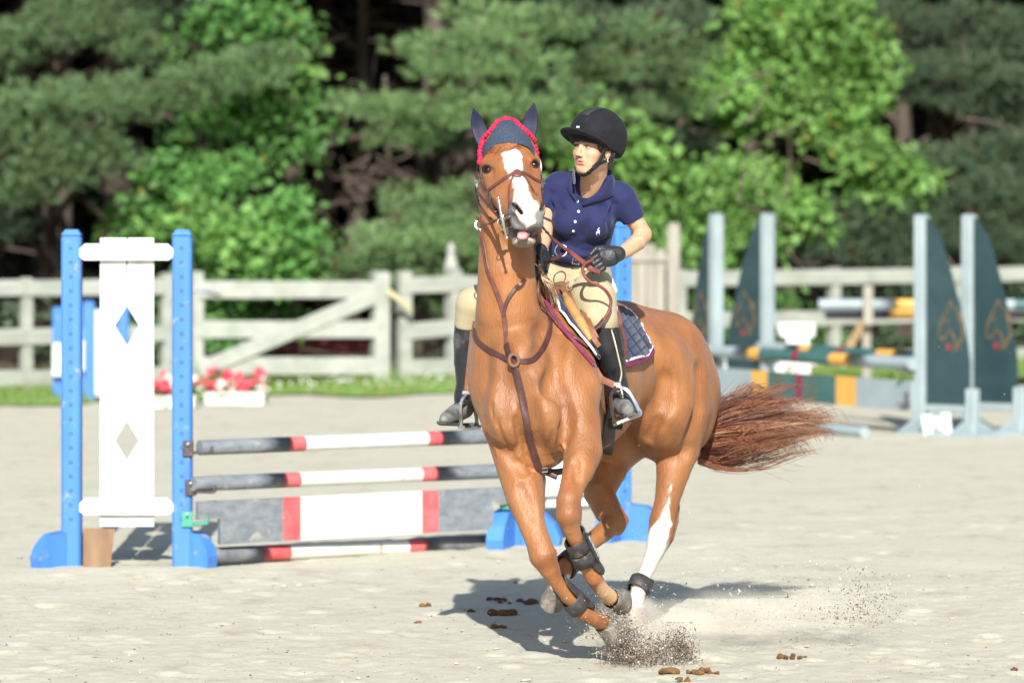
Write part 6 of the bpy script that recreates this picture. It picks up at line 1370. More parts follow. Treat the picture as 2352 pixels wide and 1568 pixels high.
# ------------------------------------------------------------------ tack
M_lea = mat('brown_leather', (.105, .034, .026), .42, .5, col2=(.15, .052, .038), scale=30, bump=.15, bscale=160)
M_leaD = mat('dark_brown_leather', (.050, .020, .020), .42, .5, col2=(.075, .030, .026), scale=30, bump=.15, bscale=160)
M_leaR = mat('rein_rubber_leather', (.20, .058, .045), .45, .5, col2=(.15, .042, .034), scale=90, bump=.4, bscale=260)
M_tan = mat('tan_saddle_leather', (.25, .105, .045), .42, .5, col2=(.18, .07, .03), scale=14, bump=.15, bscale=90)
M_pale = mat('worn_yellow_leather', (.43, .25, .085), .5, .45, col2=(.34, .185, .06), scale=22, bump=.2, bscale=70)
c1 = lambda x, y: ((1130 + x / 6.817) * .9408, (250 + y / 6.817) * .9408)
c2 = lambda x, y: ((1130 + x / 6.817) * .9408, (420 + y / 6.817) * .9408)
k2 = lambda x, y: ((1050 + x / 2.8507) * .9408, (650 + y / 2.8507) * .9408)
k4 = lambda x, y: ((1300 + x / 4.9) * .9408, (540 + y / 4.9) * .9408)
def laid(b, tr, w, t=.004, off=.004, tree=None, fallback=0.0, n=5, maxjump=.10):
    """a strap laid on the horse along a traced line"""
    q = catmull([np.array((*p[:2], p[2] if len(p) > 2 else 0)) for p in tr], n); pts = []; ups = []
    for px, py, _ in q:
        p, n_, ok = cast(tree or HT, px, py, fallback, off)
        if not ok and pts: p = P(px, py, pts[-1][1])
        pts.append(p); ups.append(n_)
    pts = np.array(pts); ups = np.array(ups)
    for _ in range(3):
        pts[1:-1] = pts[1:-1] * .5 + (pts[:-2] + pts[2:]) * .25; ups[1:-1] = ups[1:-1] * .5 + (ups[:-2] + ups[2:]) * .25
    b.tube(pts, 0, flat=(w, t), up=ups); return pts
def free(b, pts, w, t=.004, up=(0, -1, .2), n=6):
    c = catmull([P(*p) for p in pts], n); b.tube(c, 0, flat=(w, t), up=[np.asarray(up, float)] * len(c)); return c
# bridle
bridle = empty('bridle', P(1170, 440, -.2)); tag(bridle, 'brown leather crossed-noseband bridle with steel cheek bit on the chestnut horse', 'bridle')
b = MB()
laid(b, [c1(430, 1460), c1(560, 1370), c1(700, 1275), c1(830, 1195), c1(905, 1180)], .016); laid(b, [c1(905, 1180), c1(980, 1170), c1(1100, 1230), c1(1220, 1300), c1(1320, 1345)], .016)
laid(b, [c1(850, 1220), c1(800, 1320), c1(775, 1450), c1(772, 1568), c2(775, 480), c2(790, 570)], .009); laid(b, [c1(960, 1190), c1(1050, 1270), c1(1110, 1370), c1(1150, 1450), c2(1170, 330), c2(1225, 390)], .009)
b.build('noseband', M_lea, bridle, True)
p, n_, _ = cast(HT, *c1(905, 1195), -.3, .007); b = MB(); b.lathe([(.004, -.002), (.020, -.002), (.021, .001), (.017, .003)], p, n_, 16); b.build('noseband_pad', M_lea, bridle, True)
b = MB()
laid(b, [c1(300, 1060), c1(318, 1220), c1(350, 1360), c1(405, 1480), c2(450, 370), c2(500, 520), c2(575, 690), c2(620, 760)], .012)
b.build('cheekpiece', M_leaD, bridle, True)
b = MB(); free(b, [(*c1(262, 1060), -.05), (*c1(222, 1260), -.12), (*c1(240, 1430), -.14), (*c2(275, 370), -.17), (*c2(400, 530), -.24), (*c2(540, 690), -.33), (*c2(620, 780), -.40)], .011); b.build('flash_strap', M_leaD, bridle, True)
b = MB(); free(b, [(*c1(205, 1260), -.06), (*c2(230, 350), -.08), (*c2(300, 560), -.10), (*c2(400, 700), -.14), (*c2(490, 800), -.22)], .010); b.build('throat_lash', M_leaD, bridle, True)
b = MB(); free(b, [(*c2(500, 880), -.16), (*c2(600, 960), -.20), (*c2(700, 1000), -.24), (*c2(800, 1010), -.26)], .010); b.build('curb_strap', M_leaD, bridle, True)
b = MB(); free(b, [(1233, 366, -.08), (1241, 400, -.10), (*c1(1300, 1290), -.13), (*c1(1320, 1400), -.15), (*c2(1320, 300), -.18), (*c2(1300, 480), -.27), (*c2(1310, 560), -.33)], .013); b.build('cheekpiece', M_leaD, bridle, True)
b = MB(); laid(b, [c1(270, 1010), c1(300, 960), c1(330, 880)], .012); b.build('headpiece', M_leaD, bridle, True)
# keepers and buckles
b = MB()
for q in ((c1(325, 1300), -.16), (c1(215, 1330), -.13), (c1(262, 1475), -.15), (c2(440, 540), -.27), (c2(540, 655), -.34), (c1(1325, 1350), -.13), (c1(1325, 1480), -.17)):
    pt, _, ok = cast(HT, *q[0], q[1], .008); pt = pt if ok and abs(pt[1] - q[1]) < .12 else P(*q[0], q[1] - .006); b.box(pt, (.011, .005, .005), None)
b.build('keeper', M_lea, bridle)
b = MB()
for q, Yq in ((c1(315, 1200), -.15), (c1(205, 1270), -.11), (c2(430, 360), -.25), (c2(255, 350), -.13), (c1(1300, 1290), -.14), (c1(1280, 1400), -.17)):
    pt, _, ok = cast(HT, *q, Yq, .010); pt = pt if ok and abs(pt[1] - Yq) < .12 else P(*q, Yq - .010)
    b.tube([pt + np.array((x, 0, z)) for x, z in ((-.004, -.007), (.004, -.007), (.004, .007), (-.004, .007), (-.004, -.007))], .0014, 5)
b.build('buckle', M_silver, bridle, True)
# bit: full cheek with twisted mouthpiece
Yb = -.455; b = MB(); top, mid, bot = P(*c2(592, 432), Yb), P(*c2(648, 740), Yb - .01), P(*c2(730, 1095), Yb)
b.tube([top, (top + mid) / 2, mid, (mid + bot) / 2, bot], [.0042, .0058, .0085, .0058, .0042], 10); b.sphere(top, .0068, 12); b.sphere(bot, .0078, 12); b.tube([mid, P(*c2(700, 760), Yb + .005)], .0105, 10)
mp = [P(*c2(690 + 11 * k, 758 - 2.6 * k), Yb + .01) for k in range(11)]; b.tube(mp, [.0052 + .0018 * (k % 2) for k in range(11)], 8); b.build('bit', M_silver, bridle, True)
b = MB(); cc = P(*c2(620, 840), Yb + .01); b.tube([cc + np.array((.011 * math.cos(a), .004 * math.cos(a), .014 * math.sin(a))) for a in np.linspace(0, 6.283, 19)], .0022, 6); b.build('bit_ring', M_silver, bridle, True)
cc = P(1233, 382, .02); b = MB(); b.lathe([(.002, -.002), (.041, -.002), (.0415, .002), (.002, .003)], cc, nrm((.9, -.5, .05)), 28); tagw = b.build('number_disc', mat('white_disc', (.75, .76, .74), .45), bridle, True); tagw.scale = (1, 1, 1)
# ear bonnet
M_knit = mat('navy_crochet', (.030, .045, .080), .9, .2, col2=(.075, .105, .15), scale=330, mix=(.40, .60), detail=1, bump=.9, bscale=330); M_pink = mat('pink_crochet', (.62, .035, .10), .85, .2, col2=(.42, .018, .06), scale=130, mix=(.4, .6), bump=1.0, bscale=140)
M_ear = mat('navy_ear_cloth', (.013, .014, .040), .6, .35, col2=(.017, .019, .052), scale=14, bump=.15, bscale=120)
bon = empty('ear_bonnet', P(1165, 310, -.05)); tag(bon, 'navy crochet ear bonnet with pink scalloped edge covering the horse\'s ears', 'ear bonnet')
g = []
for u in np.linspace(0, 1, 25):
    x0 = 1106 + (1226 - 1106) * u; yl = np.interp(u, [0, .12, .3, .5, .68, .88, 1], [368, 350, 333, 329, 331, 340, 358]); yt = np.interp(u, [0, .1, .25, .38, .48, .6, .75, .9, 1], [360, 328, 300, 283, 276, 283, 300, 318, 345])
    row = []
    for t in np.linspace(0, 1, 12):
        xx = x0 + (1166 - x0) * (.03 * t); yy = yl + (yt - yl) * t; p, n_, ok = cast(HT, xx, yy, -.05, .006)
        if not ok: p = P(xx, yy, row[-1][1] + .012 if row else -.06)
        row.append(p)
    g.append(row)
sheet('crochet_panel', g, .006, M_knit, bon)
b = MB(); tr = catmull([np.array((*q, 0.)) for q in ((1104, 374), (1102, 352), (1107, 330), (1120, 312), (1134, 296), (1148, 280), (1164, 273), (1179, 279), (1192, 291), (1206, 304), (1220, 318), (1228, 334), (1233, 352))], 6)
pts = []
for px, py, _ in tr:
    p, n_, ok = cast(HT, px, py, -.05, .006); 
    if not ok or (pts and abs(p[1] - pts[-1][1]) > .06): p = P(px, py, pts[-1][1] + .002 if pts else -.09)
    pts.append(p)
pts = np.array(pts); d = np.concatenate(([0], np.cumsum(np.linalg.norm(np.diff(pts, axis=0), axis=1)))); N_ = int(d[-1] / .017)
rr = .0095
for k in range(N_ + 1):
    q = np.array([np.interp(k / N_ * d[-1], d, pts[:, i]) for i in range(3)]); b.sphere(q, (.0125, .0105, .0125), 10)
pk = b.build('scalloped_edge', M_pink, bon, True)
s = SDF(rng(-.16, .14, .006), rng(-.08, .16, .006), rng(1.98, 2.20, .006)); s.ell(P(1166, 314, -.03), (.094, .108, .074), frame(-4)); s.half(P(1166, 300, -.045), (0, -1, -.1), [-.3, -.3, 1.9], [.3, .3, 2.3], .004); s.half(P(1166, 336, 0), (0, -.3, -1), [-.3, -.3, 1.9], [.3, .3, 2.3], .004)
V, Q = s.mesh('poll'); add_obj('poll_cover', mk_mesh('poll_cover', V, Q), M_knit, bon)
def ear(base, mid, tip, w, fwd, name='ear_cover'):
    """leaf-shaped cupped ear"""
    b_, m_, t_ = base, mid, tip; c = catmull([b_, m_, t_], 8); V = []; n = 14; m = len(c)
    T = np.gradient(c, axis=0); T /= np.linalg.norm(T, axis=1)[:, None]
    for i in range(m):
        t = i / (m - 1); r = w * (np.interp(t, [0, .15, .4, .7, .9, 1], [.62, .82, 1.0, .72, .32, .05])); f = nrm(np.asarray(fwd) - T[i] * (T[i] @ np.asarray(fwd))); s_ = np.cross(T[i], f)
        for k in range(n):
            a = 2 * math.pi * k / n; x = math.cos(a) * r; y = math.sin(a) * r * .62
            if y > 0: y = y * (.15 + .55 * abs(math.cos(a)))          # flattened inner face
            V.append(c[i] + s_ * x + f * y)
    F = [(i * n + k, i * n + (k + 1) % n, (i + 1) * n + (k + 1) % n, (i + 1) * n + k) for i in range(m - 1) for k in range(n)]; F.append([(m - 1) * n + k for k in range(n)]); F.append(list(range(n))[::-1])
    q = MB(); q.add(V, F); return q.build(name, M_ear, bon, True)
ear(P(1117, 344, -.02), P(1099, 292, .0), P(1087, 249, -.03), .036, (.25, -1, .1)); ear(P(1211, 330, -.0), P(1219, 280, .01), P(1227, 237, -.01), .036, (-.1, -1, .1))
# running martingale and breastplate
mart = empty('breastplate', P(1195, 850, -.3)); tag(mart, 'brown leather breastplate and martingale straps crossing the horse\'s chest', 'breastplate')
b = MB(); laid(b, [k2(310, 440), k2(335, 520), k2(400, 575), k2(480, 620), k2(570, 655), k2(690, 660), k2(750, 620), k2(795, 550), k2(825, 470), k2(832, 400), k2(822, 330), k2(812, 290)], .022, .006, .006); b.build('neck_strap', M_leaD, mart, True)
b = MB(); laid(b, [k2(540, 540), k2(570, 640), k2(600, 720), k2(625, 850), k2(650, 980), k2(690, 1150), k2(722, 1290), k2(752, 1400), k2(775, 1425)], .030, .006, .010); b.build('breast_strap', M_leaD, mart, True)
b = MB(); laid(b, [k2(775, 1420), k2(830, 1445), k2(885, 1470)], .022, .005, .008); b.build('girth_strap', M_leaD, mart, True)
b = MB(); laid(b, [c2(290, 935), c2(330, 1080), c2(380, 1260), k2(402, 0), k2(440, 100), k2(480, 210), k2(508, 300), k2(528, 420), k2(540, 545)], .019, .005, .010, fallback=-.1); b.build('martingale_strap', M_lea, mart, True)
b = MB(); q = [(*k4(345, 400), .18), (*k4(180, 500), .10), (*k4(20, 590), -.02)]; c = [P(*x) for x in q] + [cast(HT, *k2(x, y), -.2, .012)[0] for x, y in ((640, 100), (585, 155), (540, 230), (520, 300), (517, 350))]
c = catmull(c, 5); b.tube(c, 0, flat=(.015, .005), up=[np.array((.2, -1, .5))] * len(c)); b.build('martingale_strap', M_leaD, mart, True)
b = MB(); p, n_, _ = cast(HT, *k2(595, 655), -.3, .014); b.tube([p + np.array((.017 * math.cos(a) - .01 * math.sin(a), -.004, .022 * math.sin(a) + .012 * math.cos(a))) for a in np.linspace(0, 6.283, 17)], .008, 7); b.build('rubber_stop', mat('brown_rubber', (.17, .075, .04), .5), mart, True)
def ring(c, r, tilt=0., wr=.0028):
    b = MB(); b.tube([c + np.array((r * math.cos(a), r * .35 * math.sin(a + tilt), r * math.sin(a))) for a in np.linspace(0, 6.283, 25)], wr, 7); b.build('ring', M_silver, mart, True)
ring(P(*c2(285, 880), -.12), .020); ring(P(*k4(340, 350), .19), .026, .5)
b = MB(); p, n_, _ = cast(HT, *k2(770, 1420), -.2, .014); b.tube([p + np.array((x, -.002, z)) for x, z in ((-.018, -.008), (.018, -.004), (.016, .012), (-.018, .008), (-.018, -.008))], .0028, 6); b.build('buckle', M_silver, mart, True)
# reins
reins = empty('reins', P(1300, 600, .1)); tag(reins, 'brown leather reins running from the bit to the rider\'s gloved hands', 'reins')
b = MB(); free(b, [(*c2(1290, 890), -.36), (*c2(1400, 990), -.28), (*k4(180, 150), -.10), (*k4(270, 235), -.02), (*k4(400, 335), .04), (*k4(500, 405), .08)], .019, .005, (.2, -1, .6)); b.build('rein', M_lea, reins, True)
b = MB(); c = catmull([P(*q) for q in [(*k4(440, 365), .06), (*k4(520, 425), .08), (*k4(640, 520), .10), (*k4(720, 580), .11), (*k4(800, 606), .13)]], 6); b.tube(c, 0, flat=(.022, .009), up=[np.array((.1, -1, .4))] * len(c)); b.build('rein', M_leaR, reins, True)
b = MB(); c = catmull([P(*q) for q in [(*k4(720, 465), .10), (*k4(640, 500), .07), (*k4(600, 565), .04), (*k4(625, 655), .02), (*k4(700, 730), .02), (*k4(800, 775), .03), (*k4(880, 835), .04), (*k4(935, 930), .06), (*k4(930, 1030), .06), (*k4(895, 1115), .05), (*k4(850, 1180), .05)]], 6); b.tube(c, .0072, 9); b.build('rein', M_leaR, reins, True)
b = MB(); c = catmull([P(*q) for q in [(*k4(860, 1165), .05), (*k4(790, 1250), .03), (*k4(700, 1315), .01), (*k4(645, 1370), -.01), (*k4(620, 1430), .02), (*k4(612, 1500), .03)]], 6); b.tube(c, 0, flat=(.020, .004), up=[np.array((-.3, -1, .6))] * len(c)); b.build('rein', M_leaD, reins, True)
b = MB(); laid(b, [k2(742, 40), k2(736, 150), k2(745, 230), k2(775, 290), k2(830, 360), k2(900, 425), k2(970, 480), k2(1030, 525), k2(1080, 565)], .020, .006, .012); b.build('rein', M_lea, reins, True)
b = MB(); free(b, [(*c2(1190, 1060), -.10), (*c2(1170, 1200), -.06), (*c2(1140, 1400), -.02), (*c2(1125, 1568), -.0), (*k2(735, 20), -.02), (*k2(742, 140), -.03)], .024, .006, (.3, -1, 0)); b.build('rein', M_leaD, reins, True)
b = MB(); free(b, [(*c2(620, 790), -.44), (*c2(540, 800), -.36), (*c2(470, 850), -.28), (*c2(390, 868), -.21), (*c2(310, 830), -.15), (*c2(240, 760), -.10), (*c2(225, 745), -.05)], .017, .005, (.3, -1, .5)); b.build('rein', M_lea, reins, True)
b = MB(); b.tube([P(*c2(1320, 745), -.42), P(*c2(1440, 800), -.42), P(*c2(1540, 862), -.40)], [.005, .006, .003], 8); b.build('rein_end', M_leaD, reins, True)
b = MB(); free(b, [(*k2(1060, 545), .0), (*k2(1075, 575), -.02), (*k2(1085, 610), -.02), (*k2(1097, 660), .0)], .026, .010, (-.2, -1, .2)); b.build('rein_loop', M_leaD, reins, True)
# saddle pad: quilted navy with white cord and plum edge
M_quilt = mat('navy_quilt', (.010, .019, .058), .8, .25, col2=(.015, .028, .078), scale=20, bump=.3, bscale=200, sheen=.15); M_plum = mat('plum_binding', (.15, .018, .062), .7, .3, bump=.3, bscale=200, col2=(.20, .03, .085), scale=40); M_cord = mat('white_cord', (.74, .74, .76), .7, .3)
pad = empty('saddle_pad', P(1400, 760, .4)); tag(pad, 'navy quilted saddle pad with white cord and plum binding on the horse\'s back', 'saddle pad')
top = [(1258, 676), (1290, 690), (1330, 700), (1370, 705), (1400, 708), (1425, 713)]; bot = [(1375, 838), (1392, 840), (1410, 836), (1430, 830), (1452, 823), (1478, 818)]
front = [(1256, 690), (1288, 742), (1326, 788), (1366, 836)]; rear = [(1428, 714), (1452, 728), (1470, 748), (1484, 774), (1491, 797), (1482, 814)]
fI = lambda a, t: np.array([np.interp(t, np.linspace(0, 1, len(a)), [p[i] for p in a]) for i in (0, 1)])
g = []; nu, nv = 111, 81
for u in np.linspace(0, 1, nu):
    row = []
    for v in np.linspace(0, 1, nv):
        A = fI(front, v) * (1 - u) + fI(rear, v) * u; Bq = fI(top, u) * (1 - v) + fI(bot, u) * v
        Cq = (1 - u) * (1 - v) * np.array(front[0]) + u * (1 - v) * np.array(rear[0]) + (1 - u) * v * np.array(front[-1]) + u * v * np.array(rear[-1]); q = A + Bq - Cq
        a_ = (q[0] * .8 + q[1]) / 11.5; b__ = (q[0] * 1.05 - q[1] * .75) / 12.5
        puff = min(1, 2.2 * min(abs(math.sin(a_ * math.pi / 2 + .3)), abs(math.sin(b__ * math.pi / 2))))
        p, n_, ok = cast(HT, q[0], q[1], .4, .014 + .010 * puff ** .6); row.append(p)
    g.append(row)
g = np.array(g)
for _ in range(1):
    pass
sheet('quilted_panel', g, .008, M_quilt, pad)
b = MB(); E_ = [g[-1, j] for j in range(nv)] + [g[i, -1] for i in range(nu - 2, nu // 2, -1)]; E_ = np.array(E_)[::5]; b.tube(E_, .0065, 8); b.build('cord', M_cord, pad, True); b = MB()
F_ = np.array([g[0, j] for j in range(nv)])[::5]; b.tube(F_, .0055, 8); b.build('cord', M_cord, pad, True)
b = MB()
lo = []; upv = []
for q in [(1491, 797), (1489, 810), (1474, 822), (1455, 829), (1435, 834), (1415, 838)]: p, n_, ok = cast(HT, q[0], q[1] + 3, .4, .018); lo.append(p); upv.append(n_)
lo = catmull(lo, 5); b.tube(lo, 0, flat=(.026, .010), up=[np.array((.3, -1, .1))] * len(lo)); b.build('binding', M_plum, pad, True); b = MB()
lo = []
for q in front: p, n_, ok = cast(HT, q[0] - 6, q[1] + 3, .1, .010); lo.append(p)
lo = catmull(lo, 5); b.tube(lo, 0, flat=(.017, .014), up=[np.array((-.3, -1, .3))] * len(lo)); b.build('binding', M_plum, pad, True)
# saddle
sad = empty('saddle', P(1310, 680, .4)); tag(sad, 'tan leather jumping saddle under the rider with steel stirrups hanging from it', 'saddle')
s = SDF(rng(.0, .62, .007), rng(.0, .95, .008), rng(1.25, 1.70, .007))
s.chain([(P(1272, 676, .26), .036), (P(1290, 682, .38), .068), (P(1330, 690, .62), .095), (P(1352, 696, .78), .060)], .03); s.ell(P(1352, 690, .80), (.11, .035, .035), frame(16, 4), .03)
V, Q = s.mesh('seat', 1); V, Q = largest(V, Q); add_obj('seat', mk_mesh('seat', V, Q), M_tan, sad)
def flap(A, B, off, th, name, m, nu=14, nv=14):
    g = []
    for u in np.linspace(0, 1, nu):
        row = []
        for v in np.linspace(0, 1, nv): q = fI(A, v) * (1 - u) + fI(B, v) * u; p, n_, ok = cast(HT, q[0], q[1], .3, off); row.append(p)
        g.append(row)
    g = np.array(g)
    for _ in range(2): g[1:-1, 1:-1] = g[1:-1, 1:-1] * .5 + (g[:-2, 1:-1] + g[2:, 1:-1] + g[1:-1, :-2] + g[1:-1, 2:]) * .125
    return sheet(name, g, th, m, sad)
flap([(1276, 672), (1298, 716), (1322, 758), (1340, 786), (1350, 800)], [(1400, 700), (1412, 735), (1415, 765), (1405, 785), (1385, 802)], .034, .008, 'flap', M_tan)
b = MB(); c = catmull([cast(HT, x, y, .2, .036)[0] for x, y in ((1284, 690), (1300, 716), (1320, 752), (1342, 792))], 5); b.tube(c, np.interp(np.linspace(0, 1, len(c)), [0, .3, .8, 1], [.012, .024, .022, .010]), 12); b.build('knee_roll', M_pale, sad, True)
b = MB()
for tr, w in (([(1290, 672), (1305, 682), (1315, 716), (1328, 756), (1344, 792), (1354, 808)], .024), ([(1300, 672), (1312, 690), (1322, 722), (1336, 760), (1350, 790)], .016)):
    c = catmull([cast(HT, x, y, .2, .048)[0] for x, y in tr], 5); b.tube(c, 0, flat=(w, .014), up=[np.array((.2, -1, .4))] * len(c))
b.build('block', M_tan, sad, True)
b = MB(); ring_c = cast(HT, *k4(345, 885), .2, .05)[0]; b.tube([ring_c + np.array((.012 * math.cos(a), 0, .012 * math.sin(a))) for a in np.linspace(0, 6.283, 15)], .0016, 5); b.build('dee_ring', M_silver, sad, True)
b = MB(); free(b, [(1362, 838, .02), (1380, 868, .03), (1398, 900 - 22, .05), (1411, 884, .06)], .028, .006, (.1, -1, .1)); b.build('stirrup_leather', mat('stirrup_leather', (.28, .12, .065), .45, .5, bump=.2, bscale=80, col2=(.22, .09, .05), scale=30), sad, True)
b = MB(); free(b, [(1424, 745, .10), (1434, 775, .12), (1437, 800, .13), (1434, 826, .15)], .016, .005, (.6, -1, .1)); b.build('flap_edge', M_lea, sad, True)
def stirrup(A, Tl, Tr, depth, par):
    """A eye, Tl/Tr tread ends"""
    b = MB(); A, Tl, Tr = [np.asarray(q, float) for q in (A, Tl, Tr)]; d = np.array((0.0, depth, 0))
    for T_, sg in ((Tl, -1), (Tr, 1)):
        side = nrm(Tr - Tl) * sg; m1 = A + (T_ - A) * .22 + side * .024; m2 = A + (T_ - A) * .62 + side * .016; c = catmull([A, m1, m2, T_], 6); b.tube(c, 0, flat=(np.linspace(.012, .017, len(c)), .009), up=[np.array((sg * .4, -1, 0))] * len(c))
    b.tube([Tl + (Tl - Tr) * .03, Tr + (Tr - Tl) * .03], 0, flat=(.046, .020), up=[np.array((0, -.35, .94))] * 2); b.box(A + np.array((0, 0, .008)), (.040, .008, .020), None, bev=.003)
    o = b.build('stirrup', M_silver, par, True)
    b = MB(); b.box((Tl + Tr) / 2 + np.array((0, -.0235, -.004)), (np.linalg.norm(Tr - Tl) * .8, .004, .012), frame(0, math.degrees(math.atan2((Tr - Tl)[2], (Tr - Tl)[0])))); b.build('tread', mat('steel_tread', (.45, .46, .46), .5, metal=.6, bump=.6, bscale=120), o)
stirrup(P(1416, 886, .06), P(1412, 970, .06), P(1470, 948, .02), .05, sad); stirrup(P(1072, 905, .33), P(1060, 980, .33), P(1096, 978, .40), .05, sad)
b = MB(); free(b, [(1086, 760, .36), (1080, 820, .36), (1074, 880, .35), (1072, 902, .34)], .026, .006, (-.4, -1, 0)); b.build('stirrup_leather', M_tan, sad, True)
b = MB(); free(b, [(1094, 740, .30), (1086, 790, .34), (1082, 850, .36), (1078, 890, .36)], .034, .008, (-.6, -1, 0)); b.build('flap', M_tan, sad, True)
b = MB(); laid(b, [(1402, 905), (1398, 950), (1394, 1000), (1388, 1035)], .075, .012, .010); free(b, [(1300, 1080, .28), (1275, 1084, .27), (1250, 1082, .26)], .07, .012, (0, -.4, -1)); b.build('girth', mat('black_girth', (.015, .013, .016), .6), sad, True)
# white fleece pad showing behind her thigh
M_flc = mat('white_fleece', (.72, .72, .68), .95, .1, bump=1.0, bscale=120); s = SDF(rng(.25, .62, .006), rng(.1, .9, .008), rng(1.35, 1.72, .006))
s.chain([(P(1398, 640, .62), .020), (P(1404, 668, .62), .024), (P(1402, 700, .55), .022), (P(1410, 712, .45), .018)], .02); s.chain([(P(1404, 668, .62), .024), (P(1380, 690, .8), .03)], .02)
V, Q = s.mesh('fleece'); V = V + .003 * np.stack([vnoise(V, 180, k) for k in range(3)], 1); tag(add_obj('half_pad', mk_mesh('half_pad', V, Q), M_flc), 'white fleece half pad peeking out behind the rider\'s seat', 'half pad')
# tendon and fetlock boots
M_tb = mat('black_tendon_boot', (.022, .021, .024), .55, .4, col2=(.05, .048, .046), scale=26, bump=.2, bscale=90, dirt=((.22, .20, .16), 16, .58, .80)); M_reflect = mat('silver_tab', (.45, .50, .50), .4, .5, col2=(.12, .13, .13), scale=40, mix=(.5, .6))
def leg_boot(top, bot, rt, rb, behind, label, flare=1.15, straps=2, tab=True):
    """open-fronted boot: a curved shell on the back of the cannon and fetlock, held by straps"""
    top, bot, beh = [np.asarray(q, float) for q in (top, bot, behind)]; ax = nrm(bot - top); beh = nrm(beh - ax * (beh @ ax)); sd_ = np.cross(ax, beh); L = np.linalg.norm(bot - top)
    root = empty('leg_boot', top); tag(root, label, 'leg boot', 'black protective boots on the horse\'s legs'); g = []
    for t in np.linspace(-.06, 1.10, 12):
        r = np.interp(t, [-.06, .1, .7, 1.0, 1.1], [rt * 1.25, rt * 1.05, rb * 1.02, rb * flare, rb * flare * 1.02]) + .006; span = np.interp(t, [-.06, .15, .8, 1.10], [1.25, 1.75, 2.0, 1.5]); row = []
        for a in np.linspace(-span, span, 15): row.append(top + ax * (t * L) + (beh * math.cos(a) * 1.15 + sd_ * math.sin(a)) * r)
        g.append(row)
    sheet('shell', g, .008, M_tb, root)
    for k in range(straps):
        t = (.22, .56)[k] if straps == 2 else .72; r = np.interp(t, [0, 1], [rt, rb]) + .013; row = []; wd_ = .060
        for h in (-.5, -.45, .45, .5): row.append([top + ax * (t * L + h * wd_) + (beh * math.cos(a) * 1.1 + sd_ * math.sin(a)) * (r if abs(h) < .48 else r - .003) for a in np.linspace(.6, 2 * math.pi - .6, 22)])
        sheet('strap', row, .004, M_tb, root)
    if tab:
        r = max(rt, rb) + .019; a0 = 1.15; row = []
        for h in np.linspace(.05, .72, 6): row.append([top + ax * (h * L) + (beh * math.cos(a) + sd_ * math.sin(a)) * r for a in np.linspace(a0 - .38, a0 + .38, 6)])
        sheet('strap_tab', row, .008, M_tb, root); row = []
        for h in np.linspace(.10, .66, 6): row.append([top + ax * (h * L) + (beh * math.cos(a) + sd_ * math.sin(a)) * (r + .006) for a in np.linspace(a0 - .13, a0 + .13, 4)])
        sheet('reflective_strip', row, .002, M_reflect, root)
    return root
leg_boot(P(1318, 1232, -.42), P(1358, 1312, -.32), .034, .036, (.55, .75, .1), 'black tendon boot with pale strip on the lifted front leg')
leg_boot(P(1282, 1340, -.275), P(1338, 1402, -.22), .030, .038, (.45, .8, .25), 'black tendon boot on the leading front leg nearest the sand', straps=1, tab=False)
leg_boot(P(1478, 1326, .87), P(1466, 1352, .83), .032, .040, (.5, .8, .1), 'black fetlock boot on the hind leg with white stocking', straps=1, tab=False)
leg_boot(P(1318, 1282, .78), P(1300, 1298, .73), .036, .041, (.2, .6, -.6), 'dark fetlock boot on the hind leg tucked under the belly', straps=1, tab=False)
# ------------------------------------------------------------------ kicked-up sand and dust
def grains(name, pts, sizes, m, label):
    t = np.array([(0, 0, 1), (.94, 0, -.33), (-.47, .82, -.33), (-.47, -.82, -.33)]); n = len(pts); Rr = RNG.normal(0, 1, (n, 3, 3)); Rr /= np.linalg.norm(Rr, axis=2)[:, :, None]
    V = (np.einsum('kj,nji->nki', t, Rr) * sizes[:, None, None] + pts[:, None, :]).reshape(-1, 3); F = (np.array([(0, 1, 2), (0, 2, 3), (0, 3, 1), (1, 3, 2)])[None] + 4 * np.arange(n)[:, None, None]).reshape(-1, 3)
    tag(add_obj(name, mk_mesh(name, V, F, False), m), label, 'flying sand', kind='stuff')
M_gd = mat('damp_grain', (.075, .050, .045), .9, col2=(.14, .105, .085), scale=40); M_gl = mat('dry_grain', (.50, .46, .36), .9, col2=(.38, .32, .23), scale=40)
def cloud(n, spec):
    out = []
    for w, (px, py, Y, sx, sy, sY, lean) in spec:
        k = int(n * w); a = RNG.normal(0, 1, (k, 3)); a[:, :2] = np.clip(a[:, :2], -2.2, 2.2); X = px + a[:, 0] * sx + a[:, 1] * lean; Z_ = py + a[:, 1] * sy
        d = CAMD + Y + a[:, 2] * sY; out.append(np.stack(((X - 1176) * d / FPX, d - CAMD, CAMH - (Z_ - 465) * d / FPX), 1))
    p = np.concatenate(out); return p[p[:, 2] > .004]
sp = [(.24, (1430, 1482, -.10, 16, 26, .08, -6)), (.24, (1470, 1508, -.18, 40, 14, .10, -4)), (.22, (1562, 1486, -.12, 20, 26, .08, 6)), (.16, (1510, 1490, -.14, 44, 18, .10, 0)), (.05, (1985, 1372, .5, 34, 32, .15, 10)), (.05, (1960, 1408, .5, 56, 14, .15, 0)), (.04, (1730, 1400, .6, 120, 36, .25, 0))]
p = cloud(8500, sp); grains('flying_damp_sand', p, np.exp(RNG.normal(math.log(.0026), .45, len(p))), M_gd, 'dark damp sand grains thrown up behind the front hooves')
sp = [(.30, (1480, 1478, -.10, 50, 28, .12, 0)), (.22, (1500, 1508, -.16, 54, 14, .10, 0)), (.16, (1420, 1440, -.05, 40, 26, .08, 0)), (.12, (1380, 1412, -.1, 36, 30, .08, 0)), (.10, (1620, 1390, .4, 110, 46, .2, 0)), (.10, (1930, 1360, .5, 80, 44, .2, 0))]
